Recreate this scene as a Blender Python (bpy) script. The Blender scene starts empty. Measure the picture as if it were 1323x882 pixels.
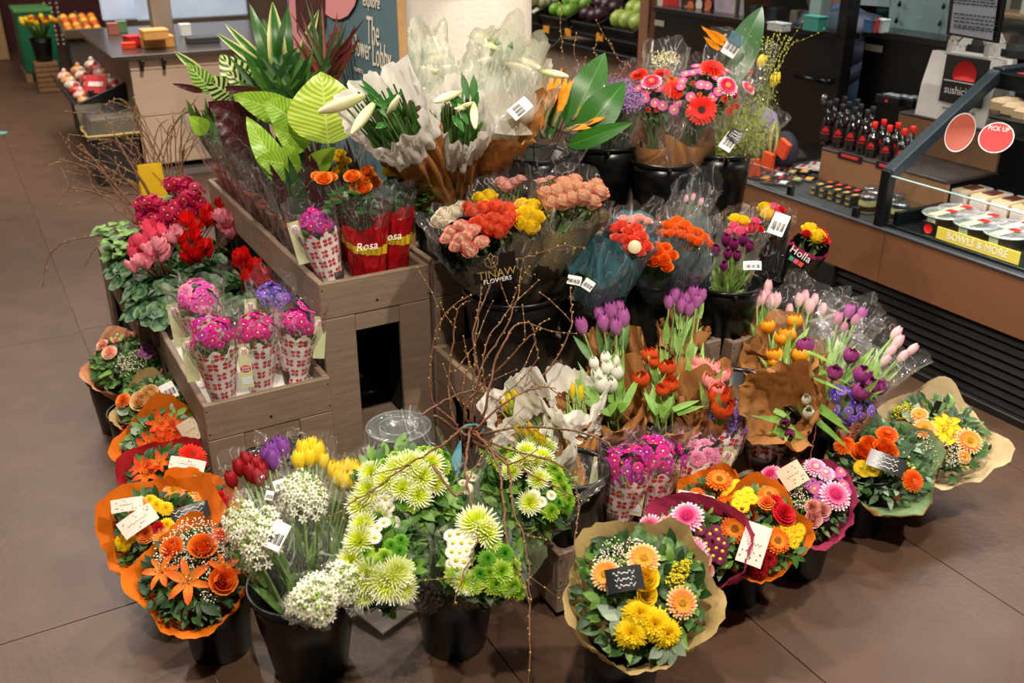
import bpy, bmesh, math, random
from mathutils import Vector, Matrix, noise
V=Vector; PI=math.pi; R=random.Random(7)
sc=bpy.context.scene; COL=sc.collection
# ---------------------------------------------------------------- camera
H=1.65; FPX=1250.; TH=math.atan(575/1250.); YAW=math.radians(29.5)
fh=V((math.sin(YAW),math.cos(YAW),0)); rt=V((math.cos(YAW),-math.sin(YAW),0))
fw=fh*math.cos(TH)+V((0,0,-math.sin(TH))); up=fh*math.sin(TH)+V((0,0,math.cos(TH)))
CAM=V((0,0,H))
cd=bpy.data.cameras.new('camera'); cam=bpy.data.objects.new('camera',cd); COL.objects.link(cam)
M3=Matrix((rt,up,-fw)).transposed(); cam.matrix_world=Matrix.Translation(CAM)@M3.to_4x4()
cd.sensor_width=36; cd.lens=36*FPX/1323; cd.clip_start=.05; cd.clip_end=80
cd.dof.use_dof=True; cd.dof.focus_distance=2.45; cd.dof.aperture_fstop=4.0
sc.camera=cam
# ---------------------------------------------------------------- light
sc.view_settings.view_transform='Standard'; sc.view_settings.look='None'; sc.view_settings.gamma=1
sc.view_settings.exposure=0.12
w=bpy.data.worlds.new('world'); sc.world=w; w.use_nodes=True
w.node_tree.nodes['Background'].inputs[0].default_value=(1,.88,.76,1); w.node_tree.nodes['Background'].inputs[1].default_value=.085
def spot(name,loc,target,power,size=1.3,rad=.06,col=(1,.885,.75),blend=.5):
    l=bpy.data.lights.new(name,'SPOT'); l.energy=power; l.spot_size=size; l.spot_blend=blend; l.shadow_soft_size=rad; l.color=col
    o=bpy.data.objects.new(name,l); COL.objects.link(o); o.location=loc
    o.rotation_euler=(V(target)-V(loc)).to_track_quat('-Z','Y').to_euler(); return o
def area(name,loc,target,power,sx,sy,col=(1,.9,.8)):
    l=bpy.data.lights.new(name,'AREA'); l.energy=power; l.shape='RECTANGLE'; l.size=sx; l.size_y=sy; l.color=col
    o=bpy.data.objects.new(name,l); COL.objects.link(o); o.location=loc
    o.rotation_euler=(V(target)-V(loc)).to_track_quat('-Z','Y').to_euler(); return o
spot('track_spot',(.2,.5,3.5),(.9,2.0,.4),330)
spot('track_spot',(1.9,.1,3.5),(1.5,2.0,.4),300)
spot('track_spot',(2.2,3.4,3.5),(1.6,2.0,.4),240)
spot('track_spot',(-.3,3.4,3.5),(.7,2.8,.4),230)
spot('track_spot',(1.0,5.0,3.5),(1.2,3.0,.6),130)
spot('checkout_fill_spot',(1.3,4.4,3.4),(1.5,6.4,.5),330,.8)  # extra spot, added only to brighten the beige counter front
area('fill_area',(1.0,1.6,3.6),(1.0,1.8,0),9,2.5,2.5)  # added ambient fill over the stand, not a real ceiling fitting
area('fill_area',(1.0,7.5,3.6),(1.0,7.5,0),270,4,4,(1,.9,.8))  # added fill that lifts the far checkout end
for q in ((3.3,1.2),(3.4,2.8),(4.4,3.6),(4.6,2.0)): spot('counter_spot',(q[0],q[1],3.3),(q[0],q[1]+.1,0),95,1.5,.06,(1,.95,.9))
# ---------------------------------------------------------------- helpers
def ray(px,py): return fw*FPX+rt*(px-661.5)+up*(441-py)
def at(px,py,z=0.): r=ray(px,py); return CAM+r*((z-H)/r.z)
def aX(px,py,x): r=ray(px,py); return CAM+r*(x/r.x)
def aY(px,py,y): r=ray(px,py); return CAM+r*(y/r.y)
def D(px,py,w): return CAM+ray(px,py)*(w/FPX)
def depth(P): return (V(P)-CAM).dot(fw)
def toplane(px,py,P,n):
    r=ray(px,py); d=r.dot(n); return CAM+r*((P-CAM).dot(n)/d)
def lin(c): return c/12.92 if c<=.04045 else ((c+.055)/1.055)**2.4
def hx(h):
    return tuple(lin(int(h[i:i+2],16)/255) for i in (0,2,4))+(1,)
MATS={}
def mat(key,col,rough=.5,metal=0,c2=None,var=0,vs=20,trans=0,alpha=1,spec=.5,bump=0,bs=60,emit=0,ramp=None,coat=0,stretch=None,obj=False):
    """procedural material. ramp: list of (radius, hex) measured from the flower's own axis."""
    if key in MATS: return MATS[key]
    m=bpy.data.materials.new(key); MATS[key]=m; m.use_nodes=True; nt=m.node_tree; N=nt.nodes; L=nt.links
    b=N['Principled BSDF']; b.inputs['Roughness'].default_value=rough; b.inputs['Metallic'].default_value=metal
    b.inputs['Specular IOR Level'].default_value=spec
    if coat: b.inputs['Coat Weight'].default_value=coat
    c=hx(col); b.inputs['Base Color'].default_value=c
    tc=N.new('ShaderNodeTexCoord'); src=None
    if ramp:
        ln=N.new('ShaderNodeVectorMath'); ln.operation='LENGTH'; L.new(tc.outputs['Object'],ln.inputs[0])
        rp=N.new('ShaderNodeValToRGB'); mx=ramp[-1][0]
        dv=N.new('ShaderNodeMath'); dv.operation='DIVIDE'; dv.inputs[1].default_value=mx; L.new(ln.outputs['Value'],dv.inputs[0]); L.new(dv.outputs[0],rp.inputs[0])
        e=rp.color_ramp.elements
        e[0].position=ramp[0][0]/mx; e[0].color=hx(ramp[0][1]); e[1].position=1; e[1].color=hx(ramp[-1][1])
        for p,h in ramp[1:-1]: q=e.new(p/mx); q.color=hx(h)
        src=rp.outputs[0]
    if var:
        nz=N.new('ShaderNodeTexNoise'); nz.inputs['Scale'].default_value=vs; nz.inputs['Detail'].default_value=4
        mp=N.new('ShaderNodeMapping'); L.new(tc.outputs['Object'],mp.inputs[0]); L.new(mp.outputs[0],nz.inputs[0])
        if stretch: mp.inputs['Scale'].default_value=stretch
        hs=N.new('ShaderNodeHueSaturation'); 
        mr=N.new('ShaderNodeMapRange'); mr.inputs[1].default_value=.3; mr.inputs[2].default_value=.7; mr.inputs[3].default_value=1-var; mr.inputs[4].default_value=1+var
        oi=N.new('ShaderNodeObjectInfo'); ad=N.new('ShaderNodeMath'); ad.operation='MULTIPLY_ADD'; ad.inputs[1].default_value=var*.8; ad.inputs[2].default_value=-var*.4
        L.new(oi.outputs['Random'],ad.inputs[0]); a2=N.new('ShaderNodeMath'); a2.operation='ADD'
        L.new(nz.outputs[0],mr.inputs[0]); L.new(mr.outputs[0],a2.inputs[0]); L.new(ad.outputs[0],a2.inputs[1]); L.new(a2.outputs[0],hs.inputs['Value'])
        if src: L.new(src,hs.inputs['Color'])
        else: hs.inputs['Color'].default_value=c
        src=hs.outputs[0]
    if src: L.new(src,b.inputs['Base Color'])
    if c2:
        n3=N.new('ShaderNodeTexNoise'); n3.inputs['Scale'].default_value=vs; n3.inputs['Detail'].default_value=3; L.new(tc.outputs['Object'],n3.inputs[0])
        r3=N.new('ShaderNodeValToRGB'); r3.color_ramp.elements[0].position=.42; r3.color_ramp.elements[1].position=.6; r3.color_ramp.elements[0].color=c; r3.color_ramp.elements[1].color=hx(c2); L.new(n3.outputs[0],r3.inputs[0]); src=r3.outputs[0]; L.new(src,b.inputs['Base Color'])
    if bump:
        n2=N.new('ShaderNodeTexNoise'); n2.inputs['Scale'].default_value=bs; n2.inputs['Detail'].default_value=3
        L.new(tc.outputs['Object'],n2.inputs[0]); bp=N.new('ShaderNodeBump'); bp.inputs['Strength'].default_value=bump; bp.inputs['Distance'].default_value=.01
        L.new(n2.outputs[0],bp.inputs['Height']); L.new(bp.outputs[0],b.inputs['Normal'])
    out=N['Material Output']; sh=b.outputs[0]
    if emit: b.inputs['Emission Color'].default_value=c; b.inputs['Emission Strength'].default_value=emit
    if trans:
        t=N.new('ShaderNodeBsdfTranslucent'); t.inputs[0].default_value=c
        if src: L.new(src,t.inputs[0])
        mx_=N.new('ShaderNodeMixShader'); mx_.inputs[0].default_value=trans; L.new(sh,mx_.inputs[1]); L.new(t.outputs[0],mx_.inputs[2]); sh=mx_.outputs[0]
    if alpha<1:
        t=N.new('ShaderNodeBsdfTransparent'); mx_=N.new('ShaderNodeMixShader'); mx_.inputs[0].default_value=alpha
        L.new(t.outputs[0],mx_.inputs[1]); L.new(sh,mx_.inputs[2]); sh=mx_.outputs[0]
    L.new(sh,out.inputs[0]); return m
def film(key,col='ffffff',haze=.04,bump=.5,tint='ffffff',gl=.035,fc=.34):
    """thin clear plastic: transparent sheet with a sharp sheen that follows its creases"""
    if key in MATS: return MATS[key]
    m=bpy.data.materials.new(key); MATS[key]=m; m.use_nodes=True; nt=m.node_tree; N=nt.nodes; L=nt.links; N.remove(N['Principled BSDF'])
    tr=N.new('ShaderNodeBsdfTransparent'); tr.inputs[0].default_value=hx(tint)
    g=N.new('ShaderNodeBsdfGlossy'); g.inputs['Roughness'].default_value=.09; g.inputs[0].default_value=hx(col)
    df=N.new('ShaderNodeBsdfDiffuse'); df.inputs[0].default_value=hx(col)
    tc=N.new('ShaderNodeTexCoord'); nz=N.new('ShaderNodeTexNoise'); nz.inputs['Scale'].default_value=28; nz.inputs['Detail'].default_value=2; nz.inputs['Distortion'].default_value=1.5
    mp=N.new('ShaderNodeMapping'); mp.inputs['Scale'].default_value=(1,1,.35); L.new(tc.outputs['Object'],mp.inputs[0]); L.new(mp.outputs[0],nz.inputs[0])
    bp=N.new('ShaderNodeBump'); bp.inputs['Strength'].default_value=bump; bp.inputs['Distance'].default_value=.035; L.new(nz.outputs[0],bp.inputs['Height']); L.new(bp.outputs[0],g.inputs['Normal'])
    lw=N.new('ShaderNodeLayerWeight'); lw.inputs['Blend'].default_value=.25
    ma=N.new('ShaderNodeMath'); ma.operation='MULTIPLY_ADD'; ma.inputs[1].default_value=fc; ma.inputs[2].default_value=gl; L.new(lw.outputs['Facing'],ma.inputs[0])
    m1=N.new('ShaderNodeMixShader'); m1.inputs[0].default_value=haze
    if bump>=.9:   # painted glints: narrow white streaks stand in for light caught on creases
        n4=N.new('ShaderNodeTexNoise'); n4.inputs['Scale'].default_value=13; n4.inputs['Detail'].default_value=1; n4.inputs['Distortion'].default_value=2.2; L.new(mp.outputs[0],n4.inputs[0])
        s4=N.new('ShaderNodeMath'); s4.operation='SUBTRACT'; s4.inputs[1].default_value=.5; L.new(n4.outputs[0],s4.inputs[0]); a4=N.new('ShaderNodeMath'); a4.operation='ABSOLUTE'; L.new(s4.outputs[0],a4.inputs[0])
        r4=N.new('ShaderNodeMapRange'); r4.inputs[1].default_value=0; r4.inputs[2].default_value=.012; r4.inputs[3].default_value=haze+.34; r4.inputs[4].default_value=haze; L.new(a4.outputs[0],r4.inputs[0]); L.new(r4.outputs[0],m1.inputs[0])
    L.new(tr.outputs[0],m1.inputs[1]); L.new(df.outputs[0],m1.inputs[2])
    m2=N.new('ShaderNodeMixShader'); L.new(ma.outputs[0],m2.inputs[0]); L.new(m1.outputs[0],m2.inputs[1]); L.new(g.outputs[0],m2.inputs[2])
    L.new(m2.outputs[0],N['Material Output'].inputs[0]); return m
def glass(key,tint='f2fbf9',gl=.05):
    return film(key,'ffffff',0.0,0,tint,gl*.6,.06)
# ---- mesh builder
class MB:
    def __init__(s): s.v=[]; s.f=[]; s.m=[]; s.uv=None
    def add(s,vs,fs,mi=0,M=None):
        o=len(s.v)
        if M is not None: vs=[M@V(p) for p in vs]
        s.v.extend([tuple(p) for p in vs]); s.f.extend([tuple(i+o for i in f) for f in fs])
        s.m.extend([mi]*len(fs) if isinstance(mi,int) else mi); return s
    def stamp(s,o,M): return s.add(o.v,o.f,list(o.m),M)
    def box(s,c,d,M=None,mi=0):
        x,y,z=[a/2 for a in d]; cx,cy,cz=c
        vs=[(cx+i*x,cy+j*y,cz+k*z) for i in (-1,1) for j in (-1,1) for k in (-1,1)]
        return s.add(vs,[(0,1,3,2),(4,6,7,5),(0,4,5,1),(2,3,7,6),(0,2,6,4),(1,5,7,3)],mi,M)
    def bb(s,c,d,M=None,mi=0,b=.003):   # box with chamfered edges
        x,y,z=[a/2 for a in d]; b=min(b,x*.45,y*.45,z*.45); cx,cy,cz=c
        bm=bmesh.new(); bmesh.ops.create_cube(bm,size=1)
        for v in bm.verts: v.co=V((v.co.x*2*x,v.co.y*2*y,v.co.z*2*z))+V(c)
        bmesh.ops.bevel(bm,geom=list(bm.edges),offset=b,segments=1,affect='EDGES')
        vs=[tuple(v.co) for v in bm.verts]; fs=[tuple(v.index for v in f.verts) for f in bm.faces]; bm.free()
        return s.add(vs,fs,mi,M)
    def tube(s,pts,r,n=6,mi=0,M=None,cap=True):
        pts=[V(p) for p in pts]; rs=r if isinstance(r,(list,tuple)) else [r]*len(pts)
        vs=[];fs=[]; up0=V((.13,.21,.97))
        for i,p in enumerate(pts):
            t=(pts[min(i+1,len(pts)-1)]-pts[max(i-1,0)]); t=t.normalized() if t.length>1e-9 else V((0,0,1))
            a=t.cross(up0 if abs(t.dot(up0))<.95 else V((1,0,0))).normalized(); b=t.cross(a)
            if i and (a.dot(pa)<0): a=-a;b=-b
            pa=a
            for k in range(n):
                q=2*PI*k/n; vs.append(p+(a*math.cos(q)+b*math.sin(q))*rs[i])
        for i in range(len(pts)-1):
            for k in range(n): fs.append((i*n+k,i*n+(k+1)%n,(i+1)*n+(k+1)%n,(i+1)*n+k))
        if cap: fs.append(tuple(range(n-1,-1,-1))); fs.append(tuple((len(pts)-1)*n+k for k in range(n)))
        return s.add(vs,fs,mi,M)
    def lathe(s,prof,n=32,mi=0,M=None,sq=None):
        vs=[];fs=[]
        for (r,z) in prof:
            for k in range(n):
                a=2*PI*k/n; vs.append((r*math.cos(a),r*math.sin(a),z))
        for i in range(len(prof)-1):
            for k in range(n): fs.append((i*n+k,i*n+(k+1)%n,(i+1)*n+(k+1)%n,(i+1)*n+k))
        return s.add(vs,fs,mi,M)
    def disc(s,r,z,n=32,mi=0,M=None):
        return s.add([(r*math.cos(2*PI*k/n),r*math.sin(2*PI*k/n),z) for k in range(n)],[tuple(range(n))],mi,M)
    def grid(s,fn,nu,nv,mi=0,M=None,close=False):
        vs=[fn(i/nu,j/nv) for j in range(nv+1) for i in range(nu+(0 if close else 1))]; w=nu+(0 if close else 1); fs=[]
        for j in range(nv):
            for i in range(nu):
                a=j*w+i; b=j*w+(i+1)%w if close else a+1
                fs.append((a,b,b+w,a+w))
        return s.add(vs,fs,mi,M)
    def ico(s,c,r,mi=0,sub=1,sc=(1,1,1),M=None):
        bm=bmesh.new(); bmesh.ops.create_icosphere(bm,subdivisions=sub,radius=r)
        vs=[(v.co.x*sc[0]+c[0],v.co.y*sc[1]+c[1],v.co.z*sc[2]+c[2]) for v in bm.verts]; fs=[tuple(v.index for v in f.verts) for f in bm.faces]; bm.free()
        return s.add(vs,fs,mi,M)
    def mesh(s,name,mats,smooth=True):
        me=bpy.data.meshes.new(name); me.from_pydata(s.v,[],s.f)
        for m in (mats if isinstance(mats,(list,tuple)) else [mats]): me.materials.append(m)
        me.polygons.foreach_set('material_index',s.m); me.polygons.foreach_set('use_smooth',[smooth]*len(s.f))
        if s.uv:
            ul=me.uv_layers.new(name='uv'); 
            for lp in me.loops: ul.data[lp.index].uv=s.uv[lp.vertex_index]
        me.update(); return me
WM={}
def I(): return Matrix.Identity(4)
def link(name,data,parent=None,W=None,kind=None,label=None):
    o=bpy.data.objects.new(name,data); COL.objects.link(o); W=W if W is not None else (WM[parent] if parent else I())
    WM[o]=W.copy()
    if parent: o.parent=parent; o.matrix_local=WM[parent].inverted()@W
    else: o.matrix_world=W
    if kind: o['kind']=kind
    if label: o['label']=label
    return o
def thing(name,label,cat,loc=(0,0,0),group=None,W=None):
    o=link(name,None,None,W if W is not None else Matrix.Translation(V(loc))); o.empty_display_size=.05
    o['label']=label; o['category']=cat
    if group: o['group']=group
    return o
def part(name,mb,mats,parent,smooth=True,kind=None,label=None,local=False):
    """mb verts are in world space unless local"""
    W=WM[parent]
    if not local:
        Wi=W.inverted(); mb.v=[tuple(Wi@V(p)) for p in mb.v]
    return link(name,mb.mesh(name,mats,smooth),parent,W,kind,label)
def struct(name,mb,mats,smooth=False,parent=None):
    return link(name,mb.mesh(name,mats,smooth),parent,I() if not parent else None,'structure')
def one(name,label,cat,mb,mats,smooth=True,group=None,loc=None):
    W=I()
    if loc is not None: W=Matrix.Translation(V(loc)); mb.v=[tuple(V(p)-V(loc)) for p in mb.v]
    o=link(name,mb.mesh(name,mats,smooth),None,W); o['label']=label; o['category']=cat
    if group: o['group']=group
    return o
def frame(P,n,spin=0,s=1,upv=None):
    n=V(n).normalized(); a=V(upv) if upv is not None else V((0,0,1))
    x=a.cross(n)
    if x.length<1e-4: x=V((1,0,0)).cross(n)
    x.normalize(); y=n.cross(x)
    M=Matrix((x,y,n)).transposed().to_4x4(); M=Matrix.Translation(V(P))@M@Matrix.Rotation(spin,4,'Z')@Matrix.Diagonal((s,s,s,1) if not isinstance(s,tuple) else s+(1,))
    return M
def text(s_,parent,M,size,m,name='lettering',align='CENTER',ext=.0003,xs=1,shear=0):
    cu=bpy.data.curves.new('t','FONT'); cu.body=s_; cu.size=size; cu.align_x=align; cu.align_y='CENTER'; cu.extrude=ext; cu.resolution_u=2; cu.shear=shear; cu.space_line=.9
    o=bpy.data.objects.new('t',cu); COL.objects.link(o); dg=bpy.context.evaluated_depsgraph_get(); dg.update()
    me=bpy.data.meshes.new_from_object(o.evaluated_get(dg)); bpy.data.objects.remove(o); bpy.data.curves.remove(cu)
    me.materials.clear(); me.materials.append(m)
    for p in me.polygons: p.material_index=0
    return link(name,me,parent,M@Matrix.Diagonal((xs,1,1,1)))
def nz(x,y,z=0,s=1): return noise.noise(V((x*s,y*s,z*s)))

# ---------------------------------------------------------------- flower kit (each built facing +Z at its own centre)
TR=.22
def pm(key,col,ramp=None,var=.12,rough=.6): return mat('petal_'+key,col,rough,trans=TR,var=var,vs=60,ramp=ramp,spec=.25)
def strip(mb,ang,r0,L,wd,z0,lift,curl,mi=0,rows=4,cup=.15,tip=.35,tw=0):
    """one petal running outward from the axis"""
    ca,sa=math.cos(ang),math.sin(ang); vs=[]
    for j in range(rows+1):
        t=j/rows; r=r0+L*t; ww=wd*.5*(math.sin(PI*min(1,(t*.78+.16)))**.7) if t<1 else wd*.5*tip
        z=z0+lift*L*t-curl*L*t*t
        for k in (-1,0,1):
            zz=z+abs(k)*cup*wd; x=r; y=k*ww+tw*t*t*L
            vs.append((x*ca-y*sa,x*sa+y*ca,zz))
    fs=[]
    for j in range(rows):
        for k in range(2): a=j*3+k; fs.append((a,a+1,a+4,a+3))
    mb.add(vs,fs,mi)
PROTO={}
def G(name,mb,mats,subs=()):
    me=mb.mesh(name,mats); return (name,me,[(n,b.mesh(n,mm)) for n,b,mm in subs])
def gerbera(key,outer,inner=None,edge=None,cen='5a3418',rad=.042,cen2='c8b040',layers=3,dn=24):
    mb=MB(); rr=random.Random(hash(key)%99)
    r1=inner or outer; ramp=[(0,r1),(rad*.45,r1),(rad*.68,outer),(rad*.9,edge or outer),(rad*1.02,edge or outer)]
    for l in range(layers):
        n=int(dn-l*3); L=rad*(1-.17*l)-rad*.2
        for i in range(n):
            a=2*PI*(i+.5*l)/n+rr.uniform(-.05,.05); strip(mb,a,rad*.2,L*rr.uniform(.94,1.04),rad*.27,.001+.003*l,.22+.14*l,.16,rows=4,cup=.12)
    for i in range(20): strip(mb,2*PI*i/20,rad*.16,rad*.24,rad*.08,.008,.5,.2,rows=2)
    c=MB(); 
    c.lathe([(rad*.27,.004),(rad*.26,.009),(rad*.2,.012),(rad*.1,.0115),(.0005,.0105)],16)
    for i in range(34):
        a=i*2.4; q=rad*.24*math.sqrt(i/34); c.ico((q*math.cos(a),q*math.sin(a),.0125),.0013,0,1)
    return G('gerbera',mb,[pm('gerb_'+key,outer,ramp,var=.06)],[('flower_centre',c,[mat('cen_'+cen,cen,.8,ramp=[(0,cen),(rad*.17,cen),(rad*.3,cen2)])])])
def rose(key,outer,edge=None,inner=None,rad=.026,openn=1.,h=1.):
    mb=MB(); rr=random.Random(len(key)+ord(key[0])); 
    for l,(n,r,hh,fl) in enumerate([(3,.2,1.08,.0),(3,.38,1.05,.05),(4,.58,1.0,.10),(5,.80,.90,.22*openn),(5,1.0,.70,.40*openn)]):
        for i in range(n):
            a0=2*PI*i/n+l*.7+rr.uniform(-.2,.2); wd=2*PI/n*.78
            def fn(u,v,a0=a0,wd=wd,r=r,hh=hh,fl=fl):
                s=(u-.5)*2; a=a0+s*wd*(1-.12*v); q=rad*r*(math.sin(min(1,v*1.05+.12)*PI*.5)**.8)+rad*fl*max(0,v-.55)*1.7*(1-.3*s*s)
                z=rad*1.6*h*hh*v*(1-.13*s*s)-rad*.8*h-rad*fl*.35*max(0,v-.75)*3
                return (q*math.cos(a)+.03*rad*math.sin(9*s),q*math.sin(a),z)
            mb.grid(fn,5,4)
    for i in range(5):
        strip(mb,2*PI*i/5,rad*.2,rad*.9,rad*.35,-rad*.75*h,-.1,.3,1,rows=3,tip=.05)
    rp=[(0,inner or outer),(rad*.35,inner or outer),(rad*.8,outer),(rad*1.3,edge or outer)]
    return G('rose',mb,[pm('rose_'+key,outer,rp,var=.1),mat('sepal','4f6b2c',.6)])
def tulip(key,base,top,rad=.017,h=.05,openn=.15,fringe=0,layers=2,stem=.0):
    mb=MB(); rr=random.Random(ord(key[-1])+3)
    for l in range(layers):
        for i in range(3 if layers<3 else 4):
            n=3 if layers<3 else 4; a0=2*PI*i/n+l*PI/n+rr.uniform(-.15,.15); q0=rad*(1-.12*l)
            op=openn*rr.uniform(.6,1.4)
            def fn(u,v,a0=a0,q0=q0,n=n,op=op,l=l):
                s=(u-.5)*2; prof=math.sin(PI*(.08+.80*v))**.75*(1-.18*v)+op*v*v
                wd=(PI/n)*1.18*(1-.9*max(0,v-.45)**1.6*2.2*(.9))*(1 if v<1 else .4); wd=max(wd,.06)
                a=a0+s*wd; q=q0*prof*(1-.04*s*s); z=h*(v-(.06*s*s*v))*(1-.05*l)+ (rr.uniform(-1,1)*fringe*h if v>.8 else 0)
                return (q*math.cos(a),q*math.sin(a),z-h*.35)
            mb.grid(fn,4,6)
    rp=[(0,base),(h*.3,base),(h*.62,top)]
    m=pm('tul_'+key,base,None,var=.14)
    return G('tulip',mb,[m if base==top else gradz('tulz_'+key,base,top,-h*.35,h*.6)])
def gradz(key,c0,c1,z0,z1,rough=.5,tr=TR):
    if key in MATS: return MATS[key]
    m=bpy.data.materials.new(key); MATS[key]=m; m.use_nodes=True; nt=m.node_tree;N=nt.nodes;L=nt.links
    b=N['Principled BSDF']; b.inputs['Roughness'].default_value=rough; b.inputs['Specular IOR Level'].default_value=.3
    tc=N.new('ShaderNodeTexCoord'); sp=N.new('ShaderNodeSeparateXYZ'); L.new(tc.outputs['Object'],sp.inputs[0])
    nn=N.new('ShaderNodeTexNoise'); nn.inputs['Scale'].default_value=50; L.new(tc.outputs['Object'],nn.inputs[0])
    mr=N.new('ShaderNodeMapRange'); mr.inputs[1].default_value=z0; mr.inputs[2].default_value=z1; L.new(sp.outputs[2],mr.inputs[0])
    ad=N.new('ShaderNodeMath'); ad.operation='MULTIPLY_ADD'; ad.inputs[1].default_value=.6; ad.inputs[2].default_value=-.3; L.new(nn.outputs[0],ad.inputs[0])
    a2=N.new('ShaderNodeMath'); L.new(mr.outputs[0],a2.inputs[0]); L.new(ad.outputs[0],a2.inputs[1])
    rp=N.new('ShaderNodeValToRGB'); rp.color_ramp.elements[0].color=hx(c0); rp.color_ramp.elements[1].color=hx(c1); L.new(a2.outputs[0],rp.inputs[0])
    L.new(rp.outputs[0],b.inputs['Base Color']); t=N.new('ShaderNodeBsdfTranslucent'); L.new(rp.outputs[0],t.inputs[0])
    mx=N.new('ShaderNodeMixShader'); mx.inputs[0].default_value=tr; L.new(b.outputs[0],mx.inputs[1]); L.new(t.outputs[0],mx.inputs[2]); L.new(mx.outputs[0],N['Material Output'].inputs[0]); return m
def mum(key,outer,inner,rad=.035,n=90,wd=.006,sph=1.0,rows=3,name='chrysanthemum',curl=.35,rnd=.1):
    """chrysanthemum: dense hemisphere of strap petals"""
    mb=MB(); rr=random.Random(n)
    for i in range(n):
        t=(i+.5)/n; ph=math.acos(1-t*(1.0+.05*sph))*.98; a=i*2.399963
        d=V((math.sin(ph)*math.cos(a),math.sin(ph)*math.sin(a),math.cos(ph)*.75)); L=rad*rr.uniform(1-rnd,1+rnd)*(.55+.45*math.sin(ph))
        side=V((-math.sin(a),math.cos(a),0))*wd*.5; upd=d.cross(side).normalized()
        vs=[]
        for j in range(rows+1):
            s=j/rows; p=d*(L*(.12+.88*s))+V((0,0,-1))*(curl*L*s*s*math.sin(ph)) if curl>0 else d*(L*(.12+.88*s))+V((0,0,1))*(-curl*L*s*s)
            ww=(.6+.5*math.sin(PI*s*.8)) if j<rows else .35
            vs+= [p-side*ww,p+side*ww]
        mb.add(vs,[(2*j,2*j+1,2*j+3,2*j+2) for j in range(rows)])
    return G(name,mb,[pm('mum_'+key,outer,[(0,inner),(rad*.5,inner),(rad,outer)],var=.08)])
def daisy(key,pc,cc,rad=.014,n=16,name='daisy'):
    mb=MB()
    for l in range(2):
        for i in range(n): strip(mb,2*PI*(i+.5*l)/n,rad*.2,rad*.8,rad*.3,.001+.001*l,.12+.1*l,.1,0,rows=2)
    mb.lathe([(rad*.34,.001),(rad*.3,.004),(rad*.12,.0055),(.0003,.0055)],10,1)
    return G(name,mb,[pm('dsy_'+key,pc,var=.06),mat('dc_'+cc,cc,.8)])
def carnation(key,c,edge=None,rad=.026):
    mb=MB(); rr=random.Random(4)
    for l in range(5):
        n=9-l
        for i in range(n):
            a0=2*PI*i/n+l+rr.uniform(-.2,.2); til=.15+.28*l; L=rad*(1.05-.08*l)
            def fn(u,v,a0=a0,til=til,L=L,n=n):
                s=(u-.5)*2; a=a0+s*.42*(.3+v); z=L*v*math.sin(til)+.10*L*v*math.sin(s*9+a0*7); q=L*v*math.cos(til)
                return (q*math.cos(a),q*math.sin(a),z)
            mb.grid(fn,6,3)
    return G('carnation',mb,[pm('carn_'+key,c,[(0,c),(rad*.6,c),(rad,edge or c)],var=.15)])
def lily(key,c,c2,rad=.05,n=6,wd=.42,lift=.75,curl=.62,name='lily'):
    mb=MB()
    for i in range(n):
        w_=rad*wd*(1 if i%2 else .8); strip(mb,2*PI*i/n,rad*.05,rad,w_,-.2*rad,lift+.1*(i%2),curl,0,rows=6,cup=.18,tip=.12,tw=.1*(-1)**i)
    for i in range(6):
        a=2*PI*i/6+.3; mb.tube([(0,0,-.1*rad),(rad*.12*math.cos(a),rad*.12*math.sin(a),rad*.25),(rad*.22*math.cos(a),rad*.22*math.sin(a),rad*.5)],rad*.012,4,1)
        mb.ico((rad*.22*math.cos(a),rad*.22*math.sin(a),rad*.5),rad*.04,2,1,(1,1,1.6))
    return G(name,mb,[pm('lily_'+key,c,[(0,c2),(rad*.35,c2),(rad*.8,c)],var=.12),mat('filament','c9c07a'),mat('anther','7a3a14')])
def budlily(L=.075,r=.0095):
    mb=MB()
    def fn(u,v):
        a=2*PI*u; q=r*(math.sin(PI*min(.97,(v*.86+.07)))**.8)*(1+.13*math.cos(3*a)); return (q*math.cos(a),q*math.sin(a),L*(v-.2))
    mb.grid(fn,15,9,close=True); return G('lily_bud',mb,[gradz('lilybud','c4cf88','f1edc8',-.015,.03)])
def prim(key,c,eye='e9d21c',edge=None,rad=.014,n=5,name='primrose'):
    mb=MB()
    for i in range(n):
        a0=2*PI*i/n
        def fn(u,v,a0=a0):
            s=(u-.5)*2; a=a0+s*(PI/n)*1.1*min(1,.25+v*1.1); q=rad*v*(1-.16*(1-abs(s))**3*(v)-.12*s*s*v)
            return (q*math.cos(a),q*math.sin(a),.12*rad*math.sin(v*3)+.08*rad*math.cos(s*5)*v)
        mb.grid(fn,4,3)
    mb.disc(rad*.15,rad*.13,8,1)
    return G(name,mb,[pm('prim_'+key,c,[(0,c),(rad*.6,c),(rad,edge or c)],var=.14),mat('eye_'+eye,eye)])
def cyclamen(key,c,throat,rad=.03):
    mb=MB()
    for i in range(5):
        a0=2*PI*i/5
        def fn(u,v,a0=a0):
            s=(u-.5)*2; a=a0+s*.1; tw=.5*v; q=rad*(.22+.85*v-.35*v*v); wd=rad*.52*math.sin(PI*(.12+.8*v))**.8
            cx=q*math.cos(a0+tw); cy=q*math.sin(a0+tw); return (cx-s*wd*math.sin(a0+tw*1.6),cy+s*wd*math.cos(a0+tw*1.6),rad*(-.15+1.35*v)+.18*rad*s*s)
        mb.grid(fn,3,5)
    mb.lathe([(rad*.26,-.1*rad),(rad*.2,-.3*rad),(rad*.1,-.32*rad)],8,1)
    return G('cyclamen_flower',mb,[pm('cyc_'+key,c,[(0,throat),(rad*.35,c),(rad*1.5,c)],var=.14),mat('cyt_'+key,throat)])
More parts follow.
